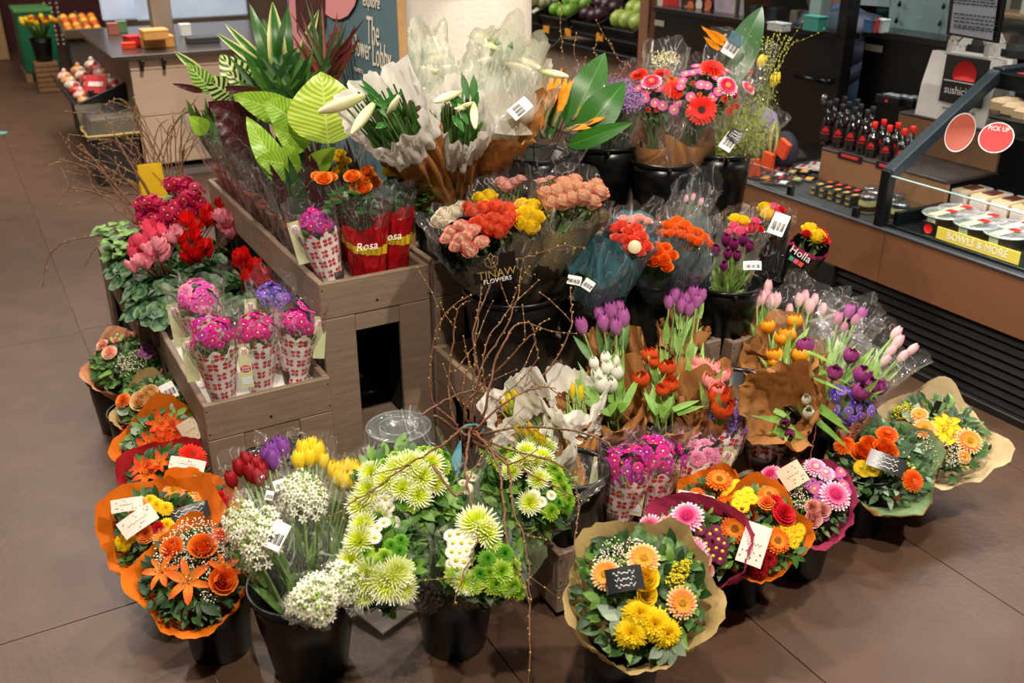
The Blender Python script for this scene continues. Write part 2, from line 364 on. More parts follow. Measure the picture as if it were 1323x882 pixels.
def cluster(key,kind,c1,n,rad,r0,name,c2=None):
    """rounded head of little flowers"""
    mb=MB(); rr=random.Random(n)
    for i in range(n):
        t=(i+.5)/n; ph=math.acos(1-t*1.1); a=i*2.4; d=V((math.sin(ph)*math.cos(a),math.sin(ph)*math.sin(a),math.cos(ph)))
        P=d*rad*rr.uniform(.9,1.08); P.z*=.75
        F=frame(P,d,rr.uniform(0,6))
        for k in range(5):
            aa=2*PI*k/5
            mb.add([(0,0,0),(r0*.75*math.cos(aa-.5),r0*.75*math.sin(aa-.5),r0*.12),(r0*math.cos(aa),r0*math.sin(aa),r0*.2),(r0*.75*math.cos(aa+.5),r0*.75*math.sin(aa+.5),r0*.12)],[(0,1,2,3)],0 if (i+k)%7 or not c2 else 1,F)
        mb.add([(r0*.18*math.cos(q*2.1),r0*.18*math.sin(q*2.1),r0*.18) for q in range(3)],[(0,1,2)],2,F)
    return G(name,mb,[pm('cl_'+key,c1,var=.2),pm('cl2_'+key,c2 or c1),mat('eyey','ead36a')])
FL={
 'g_peach':lambda:gerbera('peach','f59a52','f0b030','f9dca0','d8a83c',.036,'c89020'),
 'g_orange':lambda:gerbera('orange','f07018','f3a020','f07a1c','3a1c0c',.034,'a86018'),
 'g_germini':lambda:gerbera('germini','ee5a10','ee4a08','f48a20','c84a10',.03,'e07818',5,26),
 'g_pink':lambda:gerbera('pink','ef7fb0','d8226c','f8dce8','4a1420',.034,'c22860'),
 'g_ppink':lambda:gerbera('ppink','f0a8c8','e76aa2','fae4ee','8a5a60',.03,'f0d0c0'),
 'g_red':lambda:gerbera('red','e8200e','e01a0c','ee3018','1c0a08',.05,'3a0c08'),
 'g_redsm':lambda:gerbera('redsm','e62a14','e01c10','f04424','901008',.042,'b02010',4),
 'g_hot':lambda:gerbera('hot','e61458','e81050','fbd8e2','f07840',.036,'f0a050'),
 'r_yellow':lambda:rose('yellow','f8d820','fae040','f2c010',.024),
 'r_white':lambda:rose('white','f2ead2','f6f0e2','e8dfb0',.026,.8,1.15),
 'r_orange':lambda:rose('orange','f4781e','f78c2c','e85f12',.019),
 'r_coral':lambda:rose('coral','f05a3c','f6806a','ec4426',.021),
 'r_opink':lambda:rose('opink','ee7a50','e8543c','f4a868',.024,.8,1.2),
 'r_pw':lambda:rose('pw','f3dcc4','e23a54','f2d8b8',.021,.9,1.15),
 'r_pgreen':lambda:rose('pgreen','e8dca8','dd4468','e88c8c',.027,.8,1.2),
 'r_pale':lambda:rose('pale','f2b8ac','f6ccc0','e89a90',.017),
 'r_cream':lambda:rose('cream','efc888','f4dcae','e2a85c',.022),
 'r_yel2':lambda:rose('yel2','f6d820','f8e440','eec010',.026,.8,1.2),
 'r_pink':lambda:rose('pink','ee5a8c','f28cae','e23a72',.019),
 'r_red':lambda:rose('red','cf1822','d8242c','a80c18',.02),
 'r_orpot':lambda:rose('orpot','f48a2c','f69a3c','ea6c14',.022,1.2),
 't_red':lambda:tulip('red','8c1018','a0141c',.018,.052,.1),
 't_purple':lambda:tulip('purple','9a5cae','7a3a94',.019,.052,.1,.03),
 't_violet':lambda:tulip('violet','cf8cc0','9c3c8c',.019,.052,.25,.05),
 't_yellow':lambda:tulip('yellow','f6d620','fae038',.019,.055,.15,.02),
 't_white':lambda:tulip('white','e8ecd4','f6f5ec',.018,.05,.1,.03),
 't_pinkw':lambda:tulip('pinkw','f0e2d0','e9a2b8',.016,.05,.0),
 't_lilac':lambda:tulip('lilac','ccb0a0','b85a9c',.016,.048,.05),
 't_peored':lambda:tulip('peored','e8892c','cf2c18',.024,.044,.35,.04,4),
 't_peoor':lambda:tulip('peoor','e99a1c','f0a41c',.025,.044,.3,.04,4),
 't_peopur':lambda:tulip('peopur','b45a9c','86266c',.024,.044,.25,.04,4),
 't_peopk':lambda:tulip('peopk','f6c8bc','ee8a88',.024,.042,.4,.05,4),
 't_dark':lambda:tulip('dark','6a1450','7c1c5c',.016,.045,.1),
 't_daff':lambda:tulip('daff','cfc030','f0c818',.010,.05,.02),
 'm_spider':lambda:mum('spider','f6f7e8','d4e020',.040,110,.004,1,3,curl=-.15),
 'm_green':lambda:mum('green','7fae28','4f9418',.020,110,.004,1,2,'pompon'),
 'm_lime':lambda:mum('lime','c2dc50','7aa820',.024,80,.006,1,3,curl=.3),
 'm_limebig':lambda:mum('limebig','cfe070','8fbc28',.030,90,.007,1,3,curl=.2),
 'm_yellow':lambda:mum('yellow','fbe224','f4cc10',.026,90,.006,1,3),
 'm_yelbig':lambda:mum('yelbig','fbe428','f6d414',.036,130,.006,1,3,rnd=.15),
 'm_red':lambda:mum('mred','c01420','a00c18',.028,100,.007,1,3),
 'm_rust':lambda:mum('rust','c84818','a82c10',.018,60,.005,1,2),
 'm_orange':lambda:mum('morange','e87420','c85810',.018,60,.005,1,2),
 'd_white':lambda:daisy('white','f5f2e4','b8b428',.015),
 'd_pink':lambda:daisy('pink','d868a8','c8c030',.017,18),
 'd_lilac':lambda:daisy('lilac','b86aa8','7a3a70',.013),
 'd_plum':lambda:daisy('plum','7a1a4c','c8c02c',.015),
 'd_yel':lambda:daisy('yel','f2d21c','d8b414',.016),
 'd_pale':lambda:daisy('palep','e0a8b0','9a6a50',.011),
 'c_peach':lambda:carnation('peach','f4a888','f9cdb4'),
 'c_red':lambda:carnation('red','c81420','d82030'),
 'c_orange':lambda:carnation('orange','ea6a1c','f4a04c'),
 'l_orange':lambda:lily('orange','ee6a20','f08a30',.042),
 'l_rust':lambda:lily('rust','d84010','ec8020',.028,6,.5,.9,.5,'alstroemeria'),
 'l_yellow':lambda:lily('yellow','f2c410','f4d020',.036,6,.6,.5,.5,'daffodil'),
 'l_bud':lambda:budlily(),
 'p_magenta':lambda:prim('magenta','c8107c','e8d8a0','e01e96',.013),
 'p_mag2':lambda:prim('mag2','a81890','e0d0c0','c83aa8',.013),
 'p_crim':lambda:prim('crim','b00c48','e6c020','c81250',.016),
 'p_hot':lambda:prim('hot2','dd3aa8','e8d060','ea70c4',.013),
 'p_pink':lambda:prim('ppk','ee8cb8','d86898','f4b4cc',.018),
 'p_blue':lambda:prim('blue','5236a8','d8d0e8','6a50c8',.012),
 'p_lil':lambda:prim('lil','8a62d8','f0ecf8','a88ce8',.012),
 'y_red':lambda:cyclamen('red','d81410','a00818',.024),
 'y_pink':lambda:cyclamen('pink','f09aaa','c03a70',.026),
 'y_coral':lambda:cyclamen('coral','ee5a78','b02050',.026),
 'h_berry':lambda:berries(),
 'k_bud':lambda:greenbud(),
}
def berries():
    mb=MB(); rr=random.Random(3)
    for i in range(7): mb.ico((rr.uniform(-.014,.014),rr.uniform(-.014,.014),rr.uniform(-.005,.008)),.0055,0,1)
    return G('berries',mb,[mat('berry','8a0f18',.3)])
def greenbud():
    mb=MB(); rr=random.Random(3)
    for i in range(5): mb.ico((rr.uniform(-.014,.014),rr.uniform(-.014,.014),rr.uniform(-.005,.008)),.0065,0,1)
    return G('berries',mb,[mat('hyper','c9cc70',.4,var=.2)])
def put(parent,kind,P,n,spin=None,s=1,upv=None):
    if kind not in PROTO: PROTO[kind]=FL[kind]()
    nm,me,subs=PROTO[kind]
    if spin is None: spin=R.uniform(0,6.28)
    W=frame(P,n,spin,s*R.uniform(.95,1.05),upv)
    o=link(nm,me,parent,W)
    for (sn,sm) in subs: link(sn,sm,o,W)
    return o
# ---- leaves
def leafmesh(mb,P,d,n,L,wd,bend=.3,fold=.25,mi=0,rows=5,shape='ovate',wave=0,mi2=None):
    """leaf from P along d, face towards n"""
    d=V(d).normalized(); n=V(n); s=d.cross(n)
    if s.length<1e-3: s=d.cross(V((.3,.5,.8)))
    s.normalize(); n=s.cross(d).normalized(); vs=[]; P=V(P)
    for j in range(rows+1):
        t=j/rows
        if shape=='ovate': ww=math.sin(PI*min(1,t**.75*.96+.04))**.85
        elif shape=='blade': ww=(math.sin(PI*(.5*t+.28))*(1-t**3)) 
        elif shape=='lance': ww=math.sin(PI*min(1,t*.9+.1))**1.1
        else: ww=1-t*.9
        if j==rows: ww=.02
        c=P+d*(L*t*(1-.25*abs(bend)*t))+n*(-bend*L*t*t)
        for k in (-1,0,1): vs.append(c+s*(k*ww*wd*.5)+n*(abs(k)*fold*wd*.5*ww+ (wave*wd*math.sin(t*14+k) if k else 0)))
    fs=[]; ms=[]
    for j in range(rows):
        for k in range(2): a=j*3+k; fs.append((a,a+1,a+4,a+3)); ms.append(mi)
    mb.add(vs,fs,ms)
def gm(key,c,var=.25,rough=.45): return mat('leaf_'+key,c,rough,var=var,vs=30,trans=.18,spec=.4)
GREENS=lambda:[gm('mid','3f6a26'),gm('dark','27481f'),gm('light','6f9a3a'),gm('grey','8fa388')]
def fern(mb,P,d,n,L,mi=0):
    d=V(d).normalized(); s=d.cross(V(n)); s=s.normalized() if s.length>1e-3 else V((1,0,0)); n=s.cross(d)
    for j in range(1,15):
        t=j/15; c=V(P)+d*L*t-V(n)*L*.3*t*t; l=L*.24*math.sin(PI*(t*.85+.12))
        for k in (-1,1):
            q=c+(s*k*.95+d*.35).normalized()*l; w=d*L*.022; mb.add([c-w,c+w,q+w*.3,q-w*.3],[(0,1,2,3)],mi)
def gyp(mb,P,n,rad,N,r=.0022,mi=0,mis=1,dep=.05):
    rr=R; n=V(n).normalized(); F=frame(P,n)
    for i in range(N):
        a=rr.uniform(0,6.28); q=rad*math.sqrt(rr.random()); z=rr.uniform(-.012,.018)
        p=F@V((q*math.cos(a),q*math.sin(a),z)); u=V((rr.uniform(-1,1),rr.uniform(-1,1),rr.uniform(-1,1))).normalized()*r; w=u.cross(n).normalized()*r; x=u.cross(w).normalized()*r
        mb.add([p+u,p+w,p+x,p-u,p-w,p-x],[(0,1,2),(0,2,4),(0,4,5),(0,5,1),(3,2,1),(3,4,2),(3,5,4),(3,1,5)],mi)
        if i%3==0:
            b=F@V((q*.3*math.cos(a),q*.3*math.sin(a),-dep)); mb.add([p,p+w*.35,b+w*.35,b],[(0,1,2,3)],mis)

# ---------------------------------------------------------------- materials
def WOOD(): return mat('wood_grey','84705e',.6,var=.16,vs=6,stretch=(1,1,14),bump=.15,bs=40)
BLK=lambda:mat('bucket_plastic','0b0b0c',.28,spec=.5,var=.1,vs=4)
PAPER={'tan':('c9ad74',0),'kraft':('a9743f',0),'orange':('ee7a18',0),'pink':('c8436c',0),'magenta':('b03a62',0),'salmon':('e2a078',0),'green':('7f9a6c',0),'red':('b01f24',0),'cream':('d8c094',0)}
def paper(k): return mat('paper_'+k,PAPER[k][0],.65,trans=.18,var=.08,vs=9,bump=.25,bs=35,spec=.3)
CELLO=lambda:film('cellophane','ffffff',.022,1.0,fc=.34)
THIN=lambda:film('thin_cellophane','ffffff',.012,1.0,fc=.26)
MILK=lambda:mat('waxed_paper','f0ede2',.45,trans=.3,var=.04,alpha=.82,bump=.2,bs=30)
def clover():
    if 'clover' in MATS: return MATS['clover']
    m=bpy.data.materials.new('clover'); MATS['clover']=m; m.use_nodes=True; nt=m.node_tree;N=nt.nodes;L=nt.links
    def mt(op,a,b=None,c=None):
        n=N.new('ShaderNodeMath'); n.operation=op
        for i,x in enumerate((a,b,c)):
            if x is None: continue
            if isinstance(x,(int,float)): n.inputs[i].default_value=x
            else: L.new(x,n.inputs[i])
        return n.outputs[0]
    uv=N.new('ShaderNodeUVMap'); sp=N.new('ShaderNodeSeparateXYZ'); L.new(uv.outputs[0],sp.inputs[0])
    S=.036
    v=mt('DIVIDE',sp.outputs[1],S*.9); row=mt('FLOOR',v); off=mt('MULTIPLY',mt('MODULO',row,2),.5)
    u=mt('ADD',mt('DIVIDE',sp.outputs[0],S),off)
    x=mt('SUBTRACT',mt('FRACT',u),.5); y=mt('SUBTRACT',mt('FRACT',v),.5)
    r=mt('SQRT',mt('ADD',mt('MULTIPLY',x,x),mt('MULTIPLY',y,y))); th=mt('ARCTAN2',y,x)
    lob=mt('ABSOLUTE',mt('SINE',mt('MULTIPLY',th,2))); rm=mt('ADD',.2,mt('MULTIPLY',lob,.24))
    ins=mt('LESS_THAN',r,rm); gap=mt('MULTIPLY',mt('GREATER_THAN',mt('ABSOLUTE',x),.025),mt('GREATER_THAN',mt('ABSOLUTE',y),.025))
    k=mt('MULTIPLY',ins,gap); b=N['Principled BSDF']; b.inputs['Roughness'].default_value=.35
    mx=N.new('ShaderNodeMix'); mx.data_type='RGBA'; L.new(k,mx.inputs[0]); mx.inputs[6].default_value=hx('ece6e2'); mx.inputs[7].default_value=hx('c4202c'); L.new(mx.outputs[2],b.inputs['Base Color']); return m
def lattice(key,c0,c1,S=.02):
    """dark film printed with gold nested diamonds"""
    if key in MATS: return MATS[key]
    m=bpy.data.materials.new(key); MATS[key]=m; m.use_nodes=True; nt=m.node_tree;N=nt.nodes;L=nt.links
    def mt(op,a,b=None):
        n=N.new('ShaderNodeMath'); n.operation=op
        for i,x in enumerate((a,b)):
            if x is None: continue
            if isinstance(x,(int,float)): n.inputs[i].default_value=x
            else: L.new(x,n.inputs[i])
        return n.outputs[0]
    uv=N.new('ShaderNodeUVMap'); sp=N.new('ShaderNodeSeparateXYZ'); L.new(uv.outputs[0],sp.inputs[0])
    x=mt('ABSOLUTE',mt('SUBTRACT',mt('FRACT',mt('DIVIDE',sp.outputs[0],S)),.5)); y=mt('ABSOLUTE',mt('SUBTRACT',mt('FRACT',mt('DIVIDE',sp.outputs[1],S)),.5))
    d=mt('FRACT',mt('MULTIPLY',mt('ADD',x,y),4)); k=mt('LESS_THAN',d,.4)
    b=N['Principled BSDF']; b.inputs['Roughness'].default_value=.3
    mx=N.new('ShaderNodeMix'); mx.data_type='RGBA'; L.new(k,mx.inputs[0]); mx.inputs[6].default_value=hx(c0); mx.inputs[7].default_value=hx(c1); L.new(mx.outputs[2],b.inputs['Base Color']); return m
# ---------------------------------------------------------------- wraps
class Wrap:
    def __init__(s,B,P,n,r0,R_,flare=1.4,rim=.1,rimz=.15,crum=.004,corners=4,seed=1,pleat=0,sq=1,ctrl=.5,tail=0):
        s.B=V(B);s.P=V(P);s.n=V(n).normalized();s.r0=r0;s.R=R_;s.fl=flare;s.rim=rim;s.rz=rimz;s.cr=crum;s.co=corners;s.sd=seed;s.pl=pleat;s.sq=sq
        d0=(s.P-s.B); s.C=s.B+(s.P-s.B)*.5+(V((0,0,1))*.5-s.n*.5)*d0.length*.35*ctrl; s.ph0=random.Random(seed).uniform(0,6)
    def pt(s,phi,t):
        c=s.B*(1-t)**2+s.C*2*t*(1-t)+s.P*t*t
        tg=((s.C-s.B)*(1-t)+(s.P-s.C)*t).normalized(); nn=(tg*(1-t*t)+s.n*t*t).normalized()
        x=V((0,0,1)).cross(nn); 
        if x.length<.05: x=rt.copy()
        x=(x.normalized()*.999+rt*.001); y=nn.cross(x).normalized(); x=y.cross(nn)
        r=s.r0+(s.R-s.r0)*t**s.fl
        k=t**3; cor=abs(math.cos(s.co*.5*(phi+s.ph0)))**3
        r*=1+k*(s.rim*(cor*1.6-.6)+s.rim*.8*nz(math.cos(phi)*1.5,math.sin(phi)*1.5,s.sd*3.1))
        a=s.cr*(.3+t)
        r+=a*2*nz(math.cos(phi)*3,math.sin(phi)*3,t*5+s.sd)+a*1.5*nz(math.cos(phi)*8,math.sin(phi)*8,t*9+s.sd*2)+ (s.pl*t*(abs(math.sin(phi*9+s.sd))-.5) if s.pl else 0)
        z=s.rz*s.R*k*(cor-.4+1.2*nz(math.cos(phi)*2,math.sin(phi)*2,s.sd*7))
        return c+x*(r*math.cos(phi))+y*(r*math.sin(phi)*s.sq)+nn*z
    def build(s,name,m,parent,nseg=72,rows=12,t0=0,t1=1,uv=False,scal=0,label=None,outset=0):
        mb=MB(); us=[]
        def fn(u,v):
            phi=u*2*PI; t=t0+(t1-t0)*v
            if scal: t=t0+(t1-t0)*v*(1-scal*v*(1-abs(math.sin(phi*4))))
            p=s.pt(phi,t); 
            if outset: p=p+(p-(s.B*(1-t)+s.P*t)).normalized()*outset
            us.append((phi*(s.r0+s.R)*.5,t*(s.P-s.B).length)); return p
        mb.grid(fn,nseg,rows)
        if uv: mb.uv=us
        return part(name,mb,m,parent,label=label)
    def front(s,px,py,off=.002):
        """surface point nearest the view ray on the near side, and its normal"""
        best=None; rd=ray(px,py).normalized()
        for i in range(48):
            for j in range(1,20):
                ph=i/48*2*PI; t=j/20; p=s.pt(ph,t); q=p-CAM; dd=(q-rd*q.dot(rd)).length; sc_=dd+q.length*.25
                if best is None or sc_<best[0]: best=(sc_,ph,t)
        _,ph,t=best; p=s.pt(ph,t); a=s.pt(ph+.15,t)-s.pt(ph-.15,t); b=s.pt(ph,min(1,t+.06))-s.pt(ph,t-.05); n=a.cross(b).normalized()
        if n.dot(CAM-p)<0: n=-n
        return p+n*off,n,b.normalized()
def bucket(c,r0,r1,h,label,group=None,z=0,name='flower_bucket',m=None):
    W=Matrix.Translation(V((c[0],c[1],z))); t=thing(name,label,'bucket',group=group,W=W)
    mb=MB(); k=(r1-r0)/h
    mb.lathe([(.0005,.004),(r0*.9,.004),(r0*.97,0),(r0,.004),(r0+k*h*.55,h*.55),(r0+k*h*.56+.002,h*.56),(r0+k*h*.8,h*.8),(r1-.002,h-.012),(r1-.006,h-.012),(r0-.004,.01),(.0005,.01)],40)
    part('body',mb,m or BLK(),t,local=True)
    mb=MB(); mb.lathe([(r1-.006,h-.012),(r1+.001,h-.014),(r1+.005,h-.012),(r1+.006,h-.004),(r1+.003,h),(r1-.004,h-.001),(r1-.006,h-.012)],40); part('rim',mb,m or BLK(),t,local=True)
    mb=MB(); a=1.1
    for s in (0,PI): mb.bb(((r1+.006)*math.cos(a+s),(r1+.006)*math.sin(a+s),h-.018),(.012,.012,.02)); 
    part('handle_lugs',mb,m or BLK(),t,local=True)
    return t
def scribble(parent,F,w_,h_,rows,m,seed=0):
    mb=MB(); rr=random.Random(seed)
    for r_ in range(rows):
        y=h_*(.32-.64*(r_+.5)/rows)*1.2; L_=w_*rr.uniform(.5,.75); pts=[]; q=rr.uniform(0,3)
        for i in range(22):
            t=i/21; pts.append((-L_/2+L_*t+.02*h_*math.sin(t*40),y+h_*.09*math.sin(t*26+q)*(.6+.4*math.sin(t*9)),.0009))
        for a,b in zip(pts,pts[1:]):
            e=h_*.012+.0003; mb.add([(a[0],a[1]-e,a[2]),(b[0],b[1]-e,b[2]),(b[0],b[1]+e,b[2]),(a[0],a[1]+e,a[2])],[(0,1,2,3)])
    mb.v=[tuple(F@V(p)) for p in mb.v]
    return part('print',mb,m,parent)
def card(parent,P,n,w_,h_,ang=0,kind='white',stick=None,seed=1):
    """ang: degrees anticlockwise on the card's own face; n faces the viewer"""
    F=frame(P,n)@Matrix.Rotation(math.radians(ang),4,'Z')
    mb=MB()
    def fn(u,v): return F@V(((u-.5)*w_,(v-.5)*h_,.06*w_*math.sin(u*PI)))
    mb.grid(fn,5,2)
    col={'white':'e4ded0','tan':'cdb89a','black':'15171a','label':'f1f1ee'}[kind]
    c=part('card',mb,mat('card_'+kind,col,.3 if kind=='black' else .6,spec=.6),parent)
    F2=F@Matrix.Translation((0,0,.06*w_))
    if kind=='black':
        scribble(c,F2,w_,h_,3,mat('chalk','e8e8e4',.7),seed)
    elif kind in('white','tan'):
        mb=MB(); rr=random.Random(seed)
        for i in range(10): 
            x=rr.uniform(-.42,.42)*w_; y=rr.choice((-.34,.34,-.2,.22))*h_
            mb.box((x,y,.0004),(w_*.05,h_*.035,.0003))
        mb.v=[tuple(F2@V(p)) for p in mb.v]; part('print',mb,mat('printbrown','8a7458'),c)
        scribble(c,F2,w_*.8,h_*.5,1,mat('printbrown','8a7458'),seed)
    else:
        mb=MB()
        for i in range(9): mb.box((-w_*.36+w_*.09*i,-h_*.1,.0004),(w_*(.03+.02*(i%3)),h_*.4,.0003))
        mb.v=[tuple(F2@V(p)) for p in mb.v]; part('barcode',mb,mat('ink','2a2a2c'),c)
    if stick is not None:
        mb=MB(); mb.tube([P-n.normalized()*.002,stick],.0018,5); part('card_pick',mb,mat('pickwood','b9996a'),parent)
    return c
# ---------------------------------------------------------------- generic bunch of flowers
class Bunch:
    def __init__(s,name,label,cx,cy,z,rpx,B,tilt=.5,lean=(0,0,0),dome=.3,group=None,cat='bouquet',w=None,seed=1):
        s.P=D(cx,cy,w) if w else at(cx,cy,z); s.d=depth(s.P); s.R=rpx*s.d/FPX; s.k=s.d/FPX
        tc=(CAM-s.P).normalized(); s.n=(V((0,0,1))*(1-tilt)+tc*tilt+V(lean)).normalized(); s.B=V(B); s.dome=dome; s.seed=seed
        s.t=thing(name,label,cat,s.B,group); s.rr=random.Random(seed)
    def hit(s,px,py,lift=0):
        off=lift+s.dome*s.R*.6
        for _ in range(4):
            h=toplane(px,py,s.P+s.n*off,s.n); q=h-s.P; q=q-s.n*q.dot(s.n); r=min(1.25,q.length/s.R); off=lift+s.dome*s.R*(1-r*r)
        return h,q/s.R if s.R else q
    def fl(s,lst,spread=.55,stem=None,lift=0):
        for f in lst:
            k,x,y=f[:3]; sc_=f[3] if len(f)>3 else 1; h,q=s.hit(x,y,lift)
            if stem is not None:
                d=((h-s.B).normalized()*(1-stem)+s.n*stem).normalized()
            else: d=(s.n+q*spread+V((s.rr.uniform(-.12,.12),s.rr.uniform(-.12,.12),0))).normalized()
            put(s.t,k,h,d,None,sc_)
        return s
    def wrap(s,pk,name='paper_wrap',r0=.045,k=1.0,over=0,m=None,**kw):
        P=s.P+s.n*over; W=Wrap(s.B,P,s.n,r0,s.R*k,seed=s.seed,**kw); s.W=W
        W.build(name,m or paper(pk),s.t); return s
    def leaves(s,N=120,L=.045,wd=.4,mi=None,rad=.9,lift=-.012,shape='lance',mats=None,jit=.02):
        mb=MB(); F=frame(s.P,s.n); rr=s.rr
        for i in range(N):
            a=rr.uniform(0,2*PI); q=rad*math.sqrt(rr.random()); z=s.dome*s.R*(1-q*q)+lift+rr.uniform(-jit,jit*.6)
            p=F@V((q*s.R*math.cos(a),q*s.R*math.sin(a),z)); o=F.to_3x3()@V((math.cos(a+rr.uniform(-1.2,1.2)),math.sin(a+rr.uniform(-1.2,1.2)),rr.uniform(.1,.9)))
            l=L*rr.uniform(.6,1.3); leafmesh(mb,p-o.normalized()*l*.5,o,s.n,l,l*wd,rr.uniform(0,.5),.2,rr.choice(mi or (0,0,1,1,2)),3,shape)
        # short filler stems and a dark heart so nothing shows through
        part('foliage',mb,mats or GREENS(),s.t,kind='stuff'); return s
    def core(s,depth_=.35,c='1f3018'):
        mb=MB(); F=frame(s.P,s.n)
        for i in range(46):
            a=s.rr.uniform(0,6.28); q=s.R*.75*math.sqrt(s.rr.random()); e=F@V((q*math.cos(a),q*math.sin(a),s.dome*s.R*(1-(q/s.R)**2)-.015))
            m_=(s.B+s.P)/2*.5+e*.5-V((0,0,.01)); mb.tube([s.B+(e-s.B)*.02+V((s.rr.uniform(-.02,.02),s.rr.uniform(-.02,.02),0)),m_,e],.0022,4,cap=False)
        part('stems',mb,gm('stem','56743a'),s.t,kind='stuff'); return s
    def stems(s,pts,r=.003,c='7d9c50',blades=2,BL=.13,bw=.022,frm=.45,key='tl',cs='86a556'):
        mb=MB(); lf=MB()
        for (x,y) in pts:
            h,_=s.hit(x,y); b=s.B+V((s.rr.uniform(-.03,.03),s.rr.uniform(-.03,.03),0)); m_=b.lerp(h,.55)+V((0,0,.01))
            mb.tube([b,m_,h],r,5,cap=False)
            for k in range(blades):
                p=b.lerp(h,frm+s.rr.uniform(-.15,.15)); d=((h-b).normalized()+V((s.rr.uniform(-.5,.5),s.rr.uniform(-.5,.5),s.rr.uniform(0,.4)))).normalized()
                leafmesh(lf,p,d,(CAM-p).normalized()+V((s.rr.uniform(-.6,.6),s.rr.uniform(-.6,.6),.2)),BL*s.rr.uniform(.7,1.2),bw*s.rr.uniform(.7,1.2),s.rr.uniform(-.1,.5),.35,0,5,'blade')
        part('stems',mb,gm('stem_'+key,cs),s.t,kind='stuff')
        if lf.v: part('blade_leaves',lf,gm(key,c),s.t,kind='stuff')
        return s
    def x(s,lst):
        """extras"""
        gy=MB(); so=MB()
        for e in lst:
            if e[0]=='gyp':
                h,_=s.hit(e[1],e[2],.006); gyp(gy,h,s.n,e[3]*s.k,e[4])
            elif e[0]=='sol':
                h,_=s.hit(e[1],e[2],.004); gyp(so,h,s.n,e[3]*s.k,e[4],.0028)
            elif e[0]=='leaf':
                h,_=s.hit(e[1],e[2],.004); g,_=s.hit(e[3],e[4],.012); lm=MB(); leafmesh(lm,h,g-h,s.n,(g-h).length,e[5]*s.k,.1,.15,0,5); part('leaf',lm,GREENS()[e[6] if len(e)>6 else 0],s.t)
            elif e[0]=='blade':
                h,_=s.hit(e[1],e[2],.0); g,_=s.hit(e[3],e[4],.02); lm=MB(); leafmesh(lm,h,g-h,s.n,(g-h).length,e[5]*s.k,.08,.35,0,5,'blade'); part('blade_leaf',lm,GREENS()[e[6] if len(e)>6 else 2],s.t)
            elif e[0]=='fern':
                h,_=s.hit(e[1],e[2],.004); g,_=s.hit(e[3],e[4],.01); fm=MB(); fern(fm,h,g-h,s.n,(g-h).length); part('fern',fm,gm('fernm','37652a'),s.t)
            elif e[0]=='card':
                _,x,y,w_,h_,an,kd=e[:7]; p,_=s.hit(x,y,e[7] if len(e)>7 else .03); nn=(s.n+(CAM-p).normalized()).normalized()
                card(s.t,p,nn,w_*s.k,h_*s.k,an,kd,p-s.n*.06-V((0,0,.02)),seed=int(x))
        if gy.v: part('gypsophila',gy,[mat('gyps','f2ead6',.8),gm('gst','7f9a58')],s.t,kind='stuff')
        if so.v: part('solidago',so,[mat('solid','d8c41c',.8),gm('gst','7f9a58')],s.t,kind='stuff')
        return s
def scatter(bn,kinds,N,rad=.85,mind=.2,stem=None,lift=0,sc_=1,F=None):
    """spread N heads over a bunch with even spacing"""
    pts=[]; rr=bn.rr; tries=0; Fm=frame(bn.P,bn.n)
    while len(pts)<N and tries<4000:
        tries+=1; a=rr.uniform(0,6.28); q=rad*math.sqrt(rr.random()); p=(q*math.cos(a),q*math.sin(a))
        if all((p[0]-b[0])**2+(p[1]-b[1])**2>mind*mind for b in pts): pts.append(p)
    for p in pts:
        r2=p[0]**2+p[1]**2; h=Fm@V((p[0]*bn.R,p[1]*bn.R,bn.dome*bn.R*(1-r2)+lift+rr.uniform(-.006,.006)))
        o=Fm.to_3x3()@V((p[0],p[1],0)); d=(bn.n+o*.6).normalized() if stem is None else ((h-bn.B).normalized()*(1-stem)+bn.n*stem).normalized()
        put(bn.t,rr.choice(kinds),h,d,None,sc_)
    return pts
